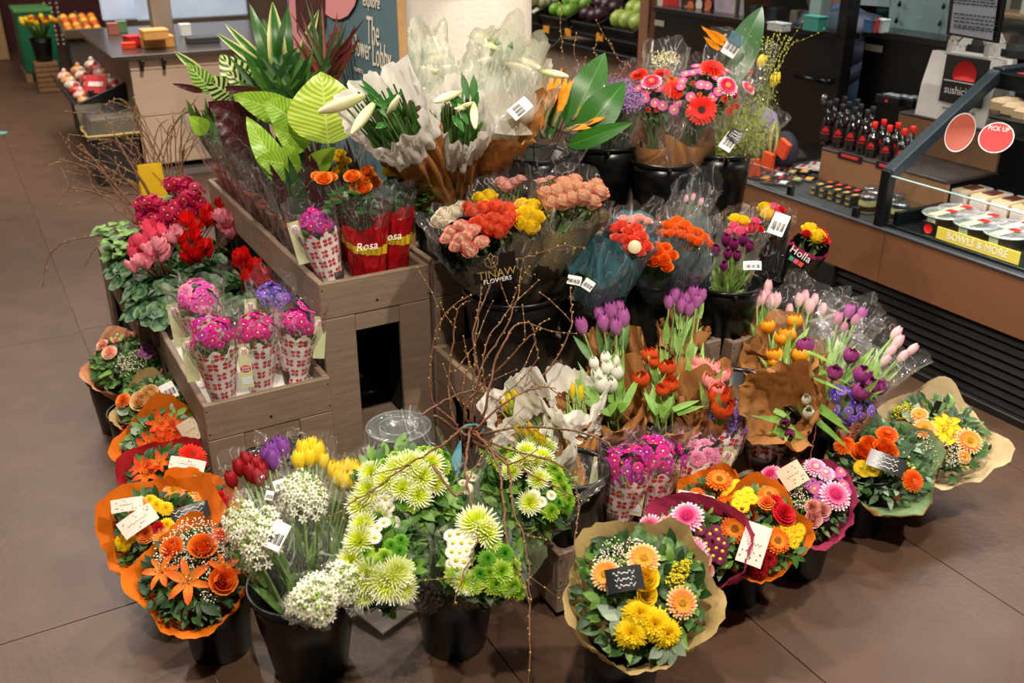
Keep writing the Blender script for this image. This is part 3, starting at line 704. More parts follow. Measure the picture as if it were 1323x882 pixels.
# ---------------------------------------------------------------- crates
def plankbox(mb,a,b,mi=0): 
    c=[(a[i]+b[i])/2 for i in range(3)]; d=[abs(b[i]-a[i]) for i in range(3)]; mb.bb(c,d,None,mi,.0025)
def crate(name,label,x0,x1,y0,y1,z,group=None,band=.11,legw=.1,floor_=.09,back=True,z0=0.0):
    """stand: a shallow plank tray carried on four board legs"""
    t=thing(name,label,'crate',(x0,y0,0),group); th=.018; wd=WOOD()
    def pl(nm,a,b): 
        mb=MB(); plankbox(mb,a,b); part(nm,mb,wd,t,smooth=False)
    pl('plank',(x0,y0,z-band),(x1,y0+th,z)); pl('plank',(x0,y1-th,z-band),(x1,y1,z))
    pl('plank',(x0,y0+th,z-band),(x0+th,y1-th,z)); pl('plank',(x1-th,y0+th,z-band),(x1,y1-th,z))
    n=max(2,round((y1-y0)/.12)); 
    for i in range(n):
        a=y0+th+(y1-y0-2*th)*i/n; pl('floor_board',(x0+th,a+.002,z-floor_-.012),(x1-th,a+(y1-y0-2*th)/n-.002,z-floor_))
    if z-band>.08:
        lw=min(legw,(x1-x0)*.3); ly=min(.12,(y1-y0)*.3)
        for X0,X1 in ((x0,x0+lw),(x1-lw,x1)):
            pl('leg',(X0,y0+.001,z0),(X1,y0+th,z-band-.001)); pl('leg',(X0,y1-th,z0),(X1,y1-.001,z-band-.001))
        for X in (x0+.001,x1-th-.001):
            for Y0,Y1 in ((y0+th,y0+ly),(y1-ly,y1-th)): pl('leg',(X,Y0,z0),(X+th-.001,Y1,z-band-.001))
        pl('rail',(x0+lw,y0+th*.2,z-band-.055),(x1-lw,y0+th,z-band-.001))
        if z>.3:
            pl('rail',(x0+lw,y1-th,z0+.10),(x1-lw,y1-.002,z0+.2)); pl('lower_shelf',(x0+th,y0+.05,z0+.06),(x1-th,y1-.05,z0+.075))
    mb=MB()
    for (X,Z) in (((x0+x1)/2,z-band*.72),): mb.lathe([(.0004,-.001),(.004,-.001),(.004,.001),(.0004,.001)],10,0,Matrix.Translation((X,y0,Z))@Matrix.Rotation(PI/2,4,'X'))
    for Z in (z-.02,z-band+.02):
        for X in (x0+.008,x1-.008): mb.lathe([(.0003,-.0008),(.0022,-.0008),(.0022,.001),(.0003,.001)],8,0,Matrix.Translation((X,y0,Z))@Matrix.Rotation(PI/2,4,'X'))
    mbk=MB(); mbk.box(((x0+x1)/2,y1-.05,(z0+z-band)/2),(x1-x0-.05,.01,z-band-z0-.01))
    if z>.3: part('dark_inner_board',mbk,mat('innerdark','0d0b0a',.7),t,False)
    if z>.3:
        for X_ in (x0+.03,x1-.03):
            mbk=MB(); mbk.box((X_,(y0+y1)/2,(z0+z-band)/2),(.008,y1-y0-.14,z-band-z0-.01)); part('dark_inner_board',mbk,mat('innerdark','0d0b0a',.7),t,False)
    part('screws',mb,mat('screw','241c16',.5,metal=.5),t); return t
# ---------------------------------------------------------------- twigs
def twigmesh(P,r0=.004,seed=0,buds=True,dens=1.0,side=2):
    rr=random.Random(seed); P=[V(p) for p in P]; n=len(P); pts=[]
    for i in range(n-1):
        p0=P[max(0,i-1)];p1=P[i];p2=P[i+1];p3=P[min(n-1,i+2)]
        for k in range(6):
            t=k/6; pts.append(.5*((2*p1)+(p2-p0)*t+(2*p0-5*p1+4*p2-p3)*t*t+(3*p1-p0-3*p2+p3)*t**3)+V((rr.uniform(-1,1),rr.uniform(-1,1),rr.uniform(-1,1)))*.0025)
    pts.append(P[-1]); mb=MB(); N_=len(pts); mb.tube(pts,[r0*(1-.75*i/N_) for i in range(N_)],5)
    if buds:
        acc=0
        for i in range(1,N_):
            acc+=(pts[i]-pts[i-1]).length
            if acc>.022/dens:
                acc=0; d=V((rr.uniform(-1,1),rr.uniform(-1,1),rr.uniform(-1,1))).normalized(); mb.ico(tuple(pts[i]+d*r0*.9),.0028,1 if i>N_*.3 else 0,1,(1,1,1.3))
    for s_ in range(side):
        i=rr.randint(N_//4,N_-3); d=(pts[i+1]-pts[i]).normalized()+V((rr.uniform(-1,1),rr.uniform(-1,1),rr.uniform(-.5,1)))*.9; L_=rr.uniform(.05,.16); q=[pts[i]]
        for k in range(4): d=(d+V((rr.uniform(-1,1),rr.uniform(-1,1),rr.uniform(-1,1)))*.25); q.append(q[-1]+d.normalized()*L_/4)
        mb.tube(q,[r0*.4]*3+[r0*.25]*2,4)
        for k in (1,2,3,4): mb.ico(tuple(q[k]),.0028,1,1)
    return mb
TWM=lambda:[mat('bark','6e4630',.55,var=.25,vs=30),mat('twigbud','a08a3c',.6,var=.2)]

# ================================================================ SETTING
fm=mat('floor_tile','553f31',.42,var=.16,vs=7,bump=.1,bs=60,spec=.35)
mb=MB(); mb.box((2,6,-.03),(14,18,.04)); floor=struct('floor',mb,mat('grout','a08c7c',.8))
mb=MB(); mb.bb((0,0,-.004),(.607,1.877,.01),None,0,.0008); tme=mb.mesh('floor_tile',fm,False)
for i in range(-6,13):
    x=.247+.61*i+.305; oy={-1:.32,0:.35}.get(i,(i*.77)%1.88)
    for j in range(0,8):
        y=oy+1.88*j-.94
        if y<-1 or y>13.5 or abs(x-1.2-.35*y)>6.5: continue
        link('floor_tile',tme,floor,Matrix.Translation((x,y,0)))
mb=MB(); mb.box((2,14.2,1.6),(16,.2,3.4)); struct('wall_back',mb,mat('wallback','8d7560',.8,var=.2,vs=1))
mb=MB(); mb.box((8,6,1.6),(.2,16,3.4)); struct('wall_right',mb,mat('wallright','4b4640',.8,var=.3,vs=1.5))
mb=MB(); mb.bb((.05,12.6,1.6),(1.1,.5,3.2),None,0,.01); struct('trim_1',mb,mat('tancol','a5835c',.6,var=.1))
mb=MB(); mb.box((1.3,13.2,1.2),(1.3,.2,2.4)); struct('trim_2',mb,mat('darkred','4a1016',.5,var=.3))
# round white pillar with two band seams
mb=MB(); mb.lathe([(.385,0),(.385,1.285),(.381,1.289),(.385,1.293),(.385,3.2)],64,0,Matrix.Translation((1.86,3.9,0))); struct('trim_3',mb,mat('plaster','d9cfc2',.75,bump=.25,bs=60),True)
# ================================================================ CRATE STAND

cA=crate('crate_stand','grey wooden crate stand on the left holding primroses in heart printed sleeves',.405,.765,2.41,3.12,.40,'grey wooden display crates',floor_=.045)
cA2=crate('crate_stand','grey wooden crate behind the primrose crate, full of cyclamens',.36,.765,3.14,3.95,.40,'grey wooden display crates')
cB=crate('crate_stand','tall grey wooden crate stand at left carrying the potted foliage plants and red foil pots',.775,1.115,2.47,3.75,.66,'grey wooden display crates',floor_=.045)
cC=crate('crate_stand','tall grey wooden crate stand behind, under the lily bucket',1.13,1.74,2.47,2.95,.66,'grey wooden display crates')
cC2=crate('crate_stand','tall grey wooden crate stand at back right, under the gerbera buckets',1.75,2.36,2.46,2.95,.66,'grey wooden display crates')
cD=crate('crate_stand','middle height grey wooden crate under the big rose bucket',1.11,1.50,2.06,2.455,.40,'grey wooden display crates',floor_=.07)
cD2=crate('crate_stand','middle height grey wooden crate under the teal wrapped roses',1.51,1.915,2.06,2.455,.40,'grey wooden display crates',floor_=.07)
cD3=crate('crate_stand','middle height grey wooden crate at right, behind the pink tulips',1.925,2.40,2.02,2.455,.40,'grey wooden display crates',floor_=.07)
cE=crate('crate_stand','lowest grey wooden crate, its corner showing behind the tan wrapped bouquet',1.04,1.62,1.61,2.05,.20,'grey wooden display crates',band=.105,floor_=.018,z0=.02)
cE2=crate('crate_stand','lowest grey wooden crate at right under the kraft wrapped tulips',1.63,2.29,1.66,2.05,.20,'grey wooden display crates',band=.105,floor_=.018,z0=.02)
# ================================================================ SIGN BOARD
t=thing('sign_board','teal sign board with pink shapes and white script beside the pillar','sign',(1.16,3.2,0))
X=1.16
mb=MB(); plankbox(mb,(X,2.72,.56),(X+.018,3.78,2.0)); part('board',mb,mat('signteal','54707a',.6,var=.06,vs=30),t,False)
mb=MB(); plankbox(mb,(X-.004,2.712,.56),(X+.022,2.72,2.0)); part('board_edge',mb,mat('edgewood','b08a5e',.6,var=.1),t,False)
def signpoly(pts,m,nm,e=.001):
    P=[aX(x,y,X-e) for x,y in pts]; mb=MB(); n=len(P); mb.add(P+[p-V((.0015,0,0)) for p in P],[tuple(range(n)),tuple(range(2*n-1,n-1,-1))]+[(i,(i+1)%n,n+(i+1)%n,n+i) for i in range(n)]); return part(nm,mb,m,t,False)
pk=mat('signpink','dc8e94',.6)
signpoly([(374,-40),(402,-40),(403,40),(400,95),(374,95)],pk,'pink_panel')
signpoly([(380,-40),(421,-40),(421,30),(416,60),(402,70),(384,40)],mat('signpic','4a2018',.6,var=.5,vs=40),'picture_panel',.003)
signpoly([(422,-40),(468,-40),(464,-10),(458,8),(450,20),(440,25),(430,24),(421,18)],pk,'pink_blob',.005)
TF=Matrix(((0,0,-1),(-1,0,0),(0,1,0))).to_4x4()
cr=mat('signcream','e4d6c6',.6)
def st(s_,x,y,size,xs=.7,sh=.25):
    p=aX(x,y,X-.003); text(s_,t,Matrix.Translation(p)@TF,size,cr,xs=xs,shear=sh,ext=.0004)
st('explore',479,2,.055,.8);st('The',481,42,.12,.55);st('Flower',466,62,.10,.55);st('Lobby',492,74,.11,.55);st('FLORISTS',463,91,.018,1,0)
# ================================================================ CHECKOUT COUNTER, far left
t=thing('checkout_counter','beige panelled counter with a dark steel top behind the potted plants','counter',(.95,6.4,0))
mb=MB(); mb.bb((2.1,7.1,.765),(2.5,1.5,.03)); part('countertop',mb,mat('darksteel','5c5450',.25,metal=.6,var=.1),t,False)
for z0_,z1_ in ((.10,.40),(.405,.68),(.685,.75)):
    mb=MB(); mb.bb((2.0,6.40,(z0_+z1_)/2),(2.1,.02,z1_-z0_),None,0,.002); part('panel_board',mb,mat('beigewood','d4bba4',.6,var=.06,vs=3,stretch=(1,1,14)),t,False)
mb=MB(); mb.bb((2.02,7.05,.4),(2.1,1.25,.68)); part('carcass',mb,mat('carc','a48d78',.6),t,False)
mb=MB(); mb.bb((2.02,7.05,.05),(2.0,1.25,.1)); part('plinth',mb,mat('plinthgrey','8a8480',.5),t,False)
for x in (1.02,1.15,1.6):
    mb=MB(); mb.bb((x,6.36,.735),(.02,.06,.03)); mb.bb((x,6.385,.71),(.02,.012,.06)); part('bracket',mb,BLK(),t,False)
stl=mat('stainless','b9aca0',.3,metal=.85,var=.1,stretch=(1,1,.1))
p=at(218,55,.78); mb=MB(); mb.bb((p.x,p.y+.15,1.4),(.13,.1,1.25)); one('steel_post','broad stainless steel post standing on the counter top','post',mb,stl,False)
# goods on the counter
def boxthing(nm,label,cat,x,y,z,wd,dp,ht,col,rot=0,group=None,rough=.5,lid=None):
    p=at(x,y,z); t=thing(nm,label,cat,p,group,W=Matrix.Translation(p)@Matrix.Rotation(rot,4,'Z'))
    mb=MB(); mb.bb((0,0,ht/2),(wd,dp,ht),None,0,.004); part('body',mb,mat('bx_'+col,col,rough,var=.08),t,False,local=True)
    mb=MB(); mb.bb((0,0,ht+.004),(wd*1.03,dp*1.03,.01),None,0,.002); part('lid',mb,mat('bx_'+(lid or col),lid or col,rough),t,False,local=True); return t
boxthing('basket','wide yellow cardboard box on the counter, lower of two','box',203,60,.78,.19,.16,.06,'d79a52')
boxthing('basket','smaller yellow cardboard box on top of the wide one','box',200,50,.845,.15,.14,.05,'dda25a')
boxthing('gift_box','small bright red box on the counter beside the yellow boxes','box',174,60,.78,.10,.1,.06,'b8202a',.3)
boxthing('gift_box','flat orange red packet in front of the small red box','box',167,63,.78,.08,.06,.03,'e0401c',-.3)
boxthing('card_terminal','dark card terminal on the counter right of the steel post','terminal',262,55,.78,.2,.12,.03,'3a3c40')
for x,y,c,l in ((147,45,'9a5a4a','small reddish tub'),(158,42,'567a50','small green tub'),(240,46,'dfe4e4','clear jar')):
    boxthing('small_tub',l+' standing at the back of the checkout top','tub',x,y,.78,.07,.07,.07,c)
# bright register hardware behind
for k,(x,y,w_,d_,h_,c,l) in enumerate([(182,30,.45,.35,.6,'c9d6ea','pale blue register screen housing left of the steel post'),(262,28,.85,.1,.55,'b9c8dc','wide pale glass screen right of the steel post'),(200,12,.25,.1,.7,'4a4a56','dark screen behind the steel post')]):
    p=at(x,y,.78); t2=thing('register_screen',l,'screen',p); mb=MB(); mb.bb((p.x,p.y+.3,.78+h_/2),(w_,.06,h_),None,0,.01); part('panel',mb,mat('scr'+c,c,.3,var=.2,vs=3,emit=.25 if k<2 else 0),t2,False); mb=MB(); mb.bb((p.x,p.y+.34,.8),(w_*.4,.1,.04)); part('foot',mb,BLK(),t2,False)
# litter bin with clear bag
t=thing('litter_bin','square dark litter bin with a clear bag beside the beige counter','bin',(.80,6.5,0))
mb=MB(); mb.bb((.80,6.55,.21),(.27,.30,.42),None,0,.01); part('body',mb,mat('bindark','2c2b2e',.45),t,False)
mb=MB()
def fn(u,v):
    a=u*2*PI; c=max(abs(math.cos(a)),abs(math.sin(a))); r=.155/c*(1+.05*v+.03*math.sin(a*7+v*4)); return (.80+r*math.cos(a),6.55+r*math.sin(a)*1.1,.30+.15*v)
mb.grid(fn,40,5); part('bag',mb,film('binbag','e8e0c8',.25,.6),t)
mb=MB(); mb.tube([fn(i/32,.1) for i in range(33)],.008,5); part('bag_tie',mb,mat('tie','c9b468',.5),t)
# sloping shelf with bagged bread rolls
t=thing('produce_shelf','black sloping shelf with a red price sign left of the counter','shelf',(.62,7.5,0))
mb=MB(); F=Matrix.Translation((.84,7.55,.42))@Matrix.Rotation(-.35,4,'Y'); mb.bb((0,0,0),(.34,1.5,.03),F); mb.bb((0,-.76,.04),(.34,.02,.10),F); mb.bb((-.17,0,.03),(.01,1.5,.07),F); part('tray',mb,mat('trayblk','1c1b1d',.4),t,False)
mb=MB(); mb.bb((.86,7.55,.19),(.22,1.3,.34)); part('base',mb,mat('traybase','3b332e',.6),t,False)
mb=MB(); mb.bb((.86,6.92,.42),(.24,.18,.2)); part('end_box',mb,mat('trayblk','1c1b1d',.4),t,False)
mb=MB(); F=frame(aY(124,109,6.85),(-.6,-.8,.6)); mb.bb((0,0,0),(.15,.12,.008),F); sg=part('price_sign',mb,mat('signred','c22a2c',.5),t,False)
mb=MB(); mb.bb((0,.0,.006),(.10,.03,.002),F); part('sign_patch',mb,mat('signwhite','e8d8d0',.5),sg,False)
k=0
for j in range(6):
    for i in range(3):
        p=V((.73+.1*i,6.95+.22*j,.43+.035*i)); mb=MB(); rr=random.Random(k); mb.ico((0,0,0),.055,0,2,(1,1.3,.7)); mb.v=[tuple(V(v)*(1+.15*nz(v[0],v[1],v[2]+k,25))) for v in mb.v]
        mb.ico((0,0,.035),.02,0,1,(1,1,1.5)); mb.v=[tuple(V(v)+p) for v in mb.v]
        c=['c9905a','d8c4b4','b03a34','d8a89c'][k%4]; one('bread_bag',{'c9905a':'small plastic bag of golden rolls on the sloping black shelf','d8c4b4':'small plastic bag of whitish rolls on the sloping black shelf','b03a34':'small dark red bag on the sloping black shelf','d8a89c':'small pale pink bag on the sloping black shelf'}[c],'bag',mb,mat('bag'+c,c,.3,var=.3),True,'bagged goods on the black shelf'); k+=1
# green display box on a pallet, bucket of tulips on slatted crates
t=thing('display_box','tall dark green cardboard display box on a small pallet, far left','display',(.6,10.4,0))
p0=at(36,108,.0)
mb=MB(); mb.bb((p0.x+.17,p0.y+.28,.37),(.32,.5,.56),None,0,.01); part('box',mb,mat('dispgreen','0d5a3c',.5,var=.06),t,False)
mb=MB(); mb.bb((p0.x+.17,p0.y+.28,.66),(.34,.52,.03)); part('rim',mb,mat('disprim','4f8a4a',.6,var=.3,vs=30),t,False)
for dx in (.03,.17,.31):
    mb=MB(); mb.bb((p0.x+dx,p0.y+.28,.045),(.06,.48,.09)); part('pallet_block',mb,mat('palwood','8b6a44',.7,var=.15),t,False)
p1=at(64,120,0); t=thing('slatted_crate','slatted brown wooden crate under the far bucket of tulips','crate',p1)
for k in range(6):
    mb=MB(); mb.bb((p1.x+.02,p1.y+.1,.025+.045*k),(.2,.2,.037),None,0,.003); part('slat',mb,mat('slatw','7a5836',.7,var=.2),t,False)
bucket((p1.x+.02,p1.y+.1),.07,.095,.2,'black bucket on the slatted crate in the far left',None,.275)

# ================================================================ distant shelves
p=at(110,40,.55); t=thing('fruit_stand','low stand of oranges and apples beyond the counter, far left','fruit stand',p)
F=Matrix.Translation(p+V((0,.3,0)))@Matrix.Rotation(.25,4,'X'); mb=MB(); mb.bb((0,0,0),(.34,.5,.03),F); mb.bb((0,-.25,.04),(.34,.02,.08),F); mb.bb((0,0,.03),(.015,.5,.07),F); part('tray',mb,mat('fruittray','6a5a44',.6),t,False)
mb=MB(); mb.bb((p.x,p.y+.3,.26),(.28,.4,.48)); part('base',mb,mat('fruitbase','4a4038',.7),t,False)
k=0
for i in range(4):
    for j in range(4):
        q=F@V((-.12+.08*i,-.18+.1*j,.05)); mb=MB(); mb.ico(tuple(q),.038,0,2); c=['e8821c','e8a83a','d84a20','f0b434'][(i//2+k)%4]; one('orange',{'e8821c':'bright orange fruit in the far fruit tray','e8a83a':'pale orange fruit in the far fruit tray','d84a20':'red apple in the far fruit tray','f0b434':'yellow fruit in the far fruit tray'}[c],'fruit',mb,mat('fr'+c,c,.4,var=.15),True,'fruit in the far tray'); k+=1
mb=MB(); mb.bb((p.x+.35,p.y+1.5,.93),(1.1,.3,.05)); one('green_shelf','dark green shelf edge behind the fruit stand','shelf',mb,mat('shelfgreen','1d5a44',.5),False)
for i,(x,) in enumerate([(68,),(76,),(84,)]):
    q=at(x,64,.2); mb=MB()
    for z in range(46): mb.ico((q.x,q.y,.25+z*.045),.02,0,1)
    mb.tube([(q.x,q.y,.2),(q.x,q.y,2.4)],.006,5); one('bead_string','shiny silver bead string hanging beside the green display box','curtain',mb,stl,True,'silver bead strings')
# vegetable shelf behind the pillar
t=thing('vegetable_shelf','black tiered vegetable shelf seen right of the white pillar','shelf',(3.9,6.0,0))
bk=mat('shelfblk','1a191a',.4); yv=mat('pricey','e0961c',.5)
fx=3.9
def vz(x,y,X=3.9): return aX(x,y,X)
zt=vz(755,40).z
F=Matrix.Translation((fx,0,zt))@Matrix.Rotation(-.42,4,'Y')
y0_=aX(828,45,fx).y; y1_=aX(694,25,fx).y
mb=MB(); mb.bb((.45,(y0_+y1_)/2,-.02),(.95,y1_-y0_+.2,.03),F); mb.bb((0,(y0_+y1_)/2,.02),(.02,y1_-y0_+.2,.09),F); part('deck',mb,bk,t,False)
ds=[y0_+ (y1_-y0_)*f for f in (0,.32,.62,.95)]
for yy in ds: mb=MB(); mb.bb((.45,yy,.04),(.95,.02,.1),F); part('divider',mb,bk,t,False)
mb=MB(); mb.bb((fx+.05,(y0_+y1_)/2,zt-.12),(.12,y1_-y0_+.2,.03)); part('lower_rail',mb,bk,t,False)
mb=MB(); mb.bb((fx+.35,(y0_+y1_)/2,(zt-.14)/2),(.5,y1_-y0_+.3,zt-.16)); part('base_panel',mb,mat('shbeige','a08a78',.7,var=.1),t,False)
for x,y in ((706,38),(734,42),(775,48)):
    q=aX(x,y,fx-.02); mb=MB(); mb.bb(tuple(q),(.008,.08,.05)); part('price_tag',mb,yv,t,False)
rr=random.Random(5)
for b,(c,nm,lab,r_,n_) in enumerate([('a8c05a','kohlrabi','pale green kohlrabi heaped in the right bin of the vegetable shelf',.066,(5,3)),('3a1c2c','eggplant','dark purple eggplant in the middle bin of the vegetable shelf',.06,(5,3)),('7cae3c','green_pepper','green pepper in the left bin of the vegetable shelf',.055,(5,3))]):
    for i in range(n_[0]):
        for j in range(n_[1]):
            yy=ds[b]+.09+(ds[b+1]-ds[b]-.16)*(j+.25*(i%2))/max(1,n_[1]-.5); q=F@V((.09+.14*i,yy,.06+rr.uniform(0,.03)))
            mb=MB(); mb.ico((0,0,0),r_*rr.uniform(.9,1.1),0,2,(1.1,1,.9)); 
            for s_ in range(3 if b!=1 else 1): mb.tube([(0,0,r_*.7),(.01*s_-.01,.012*(s_-1),r_*1.15)],.004,4,1)
            mb.v=[tuple(V(v)+q) for v in mb.v]
            one(nm,lab,'vegetable',mb,[mat('veg'+c,c,.35,var=.25,vs=12),mat('vegst','9ab86a',.6)],True,nm+' in the shelf bin')
mb=MB()
q=aX(712,10,4.6)
for i in range(24): mb.ico((q.x+rr.uniform(-.2,.4),q.y+rr.uniform(-.3,.5),q.z+rr.uniform(-.15,.1)),.06,0,1)
o=one('leafy_vegetables','pale leafy vegetables heaped at the far left of the vegetable shelf','vegetable',mb,mat('palev','d8dcb0',.7,var=.3,vs=30)); o['kind']='stuff'
# wooden post
q=aX(836,80,3.75); mb=MB(); mb.bb((q.x,q.y,1.1),(.09,.09,2.2)); one('wooden_post','square light brown wooden post at the end of the black counter wall','post',mb,mat('postwood','8c6244',.6,var=.1,stretch=(1,1,.1)),False)
# ================================================================ BLACK BACK COUNTER WITH DOOR
bw=mat('blackpanel','0c0b0c',.3,var=.2,vs=3); XB=3.62
ya=aX(1090,60,XB).y; yb=aX(846,30,XB).y
t=thing('back_counter','low black panelled service counter with a door behind the sushi stand','counter',(XB,(ya+yb)/2,0))
zt=aX(960,32,XB).z; ymid=aX(905,60,XB).y; ysplit=aX(1000,60,XB).y
def blk(nm,a,b,m=bw,pr=None): mb=MB(); plankbox(mb,a,b); return part(nm,mb,m,pr or t,False)
blk('side_panel',(XB,ysplit+.01,.05),(XB+.05,yb,zt))
dr=blk('door',(XB,ya+.05,.05),(XB+.05,ysplit,zt),mat('doorblk','150f0c',.35,var=.2,vs=2))
blk('top_rail',(XB-.02,ya,zt),(XB+.1,yb,zt+.03),mat('railblk','1c1a1a',.25))
blk('door_post',(XB-.02,ya-.02,.02),(XB+.05,ya+.04,2.0),mat('railblk','1c1a1a',.25))
q=aX(1058,104,XB-.05); mb=MB(); mb.tube([q+V((0,-.05,0)),q+V((0,.16,.0))],.011,8); mb.tube([q+V((0,-.045,0)),q+V((.05,-.045,0))],.014,8); part('handle',mb,mat('chromeblk','2a2a2c',.15,metal=.8),dr)
q=aX(1066,128,XB-.02); mb=MB(); mb.lathe([(.0005,-.03),(.016,-.02),(.021,0),(.016,.02),(.0005,.03)],14,0,Matrix.Translation(q)); part('lock_knob',mb,mat('chrome','9a9690',.2,metal=.9),dr)
q=aX(1078,120,XB-.012); mb=MB(); mb.bb(tuple(q),(.008,.016,.34)); part('edge_strip',mb,mat('chrome','9a9690',.2,metal=.9),dr)
mb=MB(); q=aX(852,30,XB-.005); mb.bb(tuple(q),(.004,.09,.03)); part('name_plate',mb,mat('plate','a8a49a',.5),t,False)
mb=MB(); plankbox(mb,(XB+.02,ya+.06,zt+.03),(XB+.026,aX(947,30,XB).y,zt+.8)); part('glass_screen',mb,glass('glassbk'),t,False)
mb=MB(); mb.bb((XB+.02,aX(947,30,XB).y,zt+.4),(.02,.02,.75)); part('screen_post',mb,mat('chrome','9a9690',.2,metal=.9),t,False)
# second counter block right of the door gap
y2=aX(1116,60,3.75).y; t2=thing('back_counter','black counter block behind the bottles with a white board above','counter',(3.75,y2-.6,0)); z2=aX(1160,52,3.75).z
blk('cabinet',(3.75,y2-2.2,.05),(3.85,y2,z2),bw,t2); blk('top_rail',(3.72,y2-2.2,z2),(3.9,y2,z2+.03),mat('railblk','1c1a1a',.25),t2)
mb=MB(); q=aX(1129,62,3.74); mb.bb(tuple(q),(.004,.1,.03)); part('name_plate',mb,mat('plate','a8a49a',.5),t2,False)
mb=MB(); plankbox(mb,(3.8,y2-2.2,z2+.03),(3.806,y2,z2+.8)); part('glass_screen',mb,glass('glassbk'),t2,False)
def quadX(pts,X,nm,label,cat,m,th=.012):
    P=[aX(x,y,X) for x,y in pts]; mb=MB(); n=len(P); mb.add(P+[p+V((th,0,0)) for p in P],[tuple(range(n)),tuple(range(2*n-1,n-1,-1))]+[(i,(i+1)%n,n+(i+1)%n,n+i) for i in range(n)]); tt=thing(nm,label,cat,P[0]); part('sheet',mb,m,tt,False); return tt
wb=quadX([(1151,-14),(1229,-14),(1221,48),(1147,41)],3.9,'white_board','white metal board with four hooks behind the counter glass','board',mat('wbd','b9c4c8',.4,var=.04))
for x,y in ((1162,6),(1158,27),(1219,9),(1214,31)):
    q=aX(x,y,3.885); mb=MB(); mb.lathe([(.0005,.02),(.006,.01),(.01,-.004),(.0005,-.012)],8,0,Matrix.Translation(q)); part('hook',mb,bk,wb)
quadX([(1107,-14),(1152,-14),(1150,9),(1106,6)],3.9,'small_board','small pale board left of the white hook board','board',mat('wbd','b9c4c8',.4))
pb=quadX([(1229,-14),(1300,-14),(1288,56),(1222,44)],3.45,'menu_board','black framed menu board above the paper bags','menu',bk,.015)
P=[aX(x,y,3.44) for x,y in [(1234,-14),(1291,-14),(1282,52),(1227,42)]]; mb=MB(); mb.add(P,[(0,1,2,3)]); sh=part('paper',mb,mat('menupaper','b9c3d2',.6),pb,False)
TS=Matrix(((0,0,-1),(-1,0,0),(0,1,0))).to_4x4()
rr=random.Random(12)
for y in (-4,0,4,18,23,28,33,36):   # print too small to read: rows of short dashes
    mb=MB(); c=aX(1258,y+2,3.436); o=-.09
    while o<.09:
        l=rr.uniform(.008,.022); mb.box((c.x,c.y-o-l/2,c.z),(.001,l,.004)); o+=l+.006
    part('print',mb,mat('ink','2a2a2c'),sh,False)
# posters, bottles and tubs on the back counter
def pic(x0,y0,x1,y1,X,nm,label,m): return quadX([(x0,y0),(x1,y0),(x1,y1),(x0,y1)],X,nm,label,'poster',m,.006)
pp=pic(849,-20,879,17,XB+.12,'poster','white poster with a red square leaning on the black counter',mat('pw','d8c8c0',.5))
P=[aX(x,y,XB+.115) for x,y in ((856,-10),(877,-10),(876,10),(856,9))]; mb=MB(); mb.add(P,[(0,1,2,3)]); part('red_square',mb,mat('signred','c22a2c',.5),pp,False)
pp=pic(880,-20,922,20,XB+.12,'poster','poster of orange and white gerbera flowers on the black counter',mat('pdark','3a2620',.5,var=.4,vs=20))
for x,y,c in ((892,8,'e07a4a'),(903,6,'e8e0d0'),(915,6,'d8704a'),(886,14,'e89a7a'),(903,18,'e05a3a'),(912,18,'f0b4a0')):
    q=aX(x,y,XB+.113); mb=MB(); mb.lathe([(.0005,0),(.028,.0),(.03,.001)],12,0,frame(q,(-1,0,0))); part('printed_flower',mb,mat('pf'+c,c,.6),pp,False)
pic(923,-20,960,25,XB+.12,'poster','pale lilac poster on the black counter',mat('plil','b8a8b4',.5,var=.3,vs=10))
boxthing('tissue_box','turquoise box on the back counter beside the person','box',1052,40,zt+.03,.06,.10,.06,'4aa898')
boxthing('white_tub','white plastic bottle crate behind the turquoise box','tub',1056,34,zt+.03,.06,.08,.13,'d8dce0')
boxthing('white_dish','white dish with chrome tongs on the back counter','dish',1006,40,zt+.03,.06,.10,.03,'d8dce0')
for i,(x,c) in enumerate(((1128,'c84a4a'),(1138,'dfe8e8'),(1124,'3a6a9a'))):
    boxthing('small_tub',['red and white tub behind the counter glass','white tub behind the counter glass','blue tub behind the counter glass'][i],'tub',x,42,z2+.03,.05,.05,.05,c)
# shelving with goods behind (dim)
t=thing('back_shelf','dark shelving with packets behind the service counter','shelf',(5.4,3.5,0))
mb=MB(); plankbox(mb,(5.3,1.5,0),(5.5,6.0,1.6)); part('carcass',mb,mat('bsh','2b2422',.6,var=.3,vs=2),t,False)
for k in range(2):
    mb=MB(); plankbox(mb,(5.05,1.5,.75+.3*k),(5.3,6.0,.77+.3*k)); part('shelf_board',mb,mat('bsw','8c6a48',.6,var=.2),t,False)
rr=random.Random(9)
for i in range(40):
    y=1.7+i*.1; c=rr.choice(['a89a90','6a3a34','8a5a48','c8c0b8','3a4a5a','9a7a3a']); k=i%2; h_=rr.uniform(.1,.2); mb=MB(); mb.bb((5.15,y,.77+.3*k+h_/2),(.1,.07,h_)); one('packet','small packet on the dim shelf behind the service counter','packet',mb,mat('pk'+c,c,.5),False,'packets on the dim back shelf')
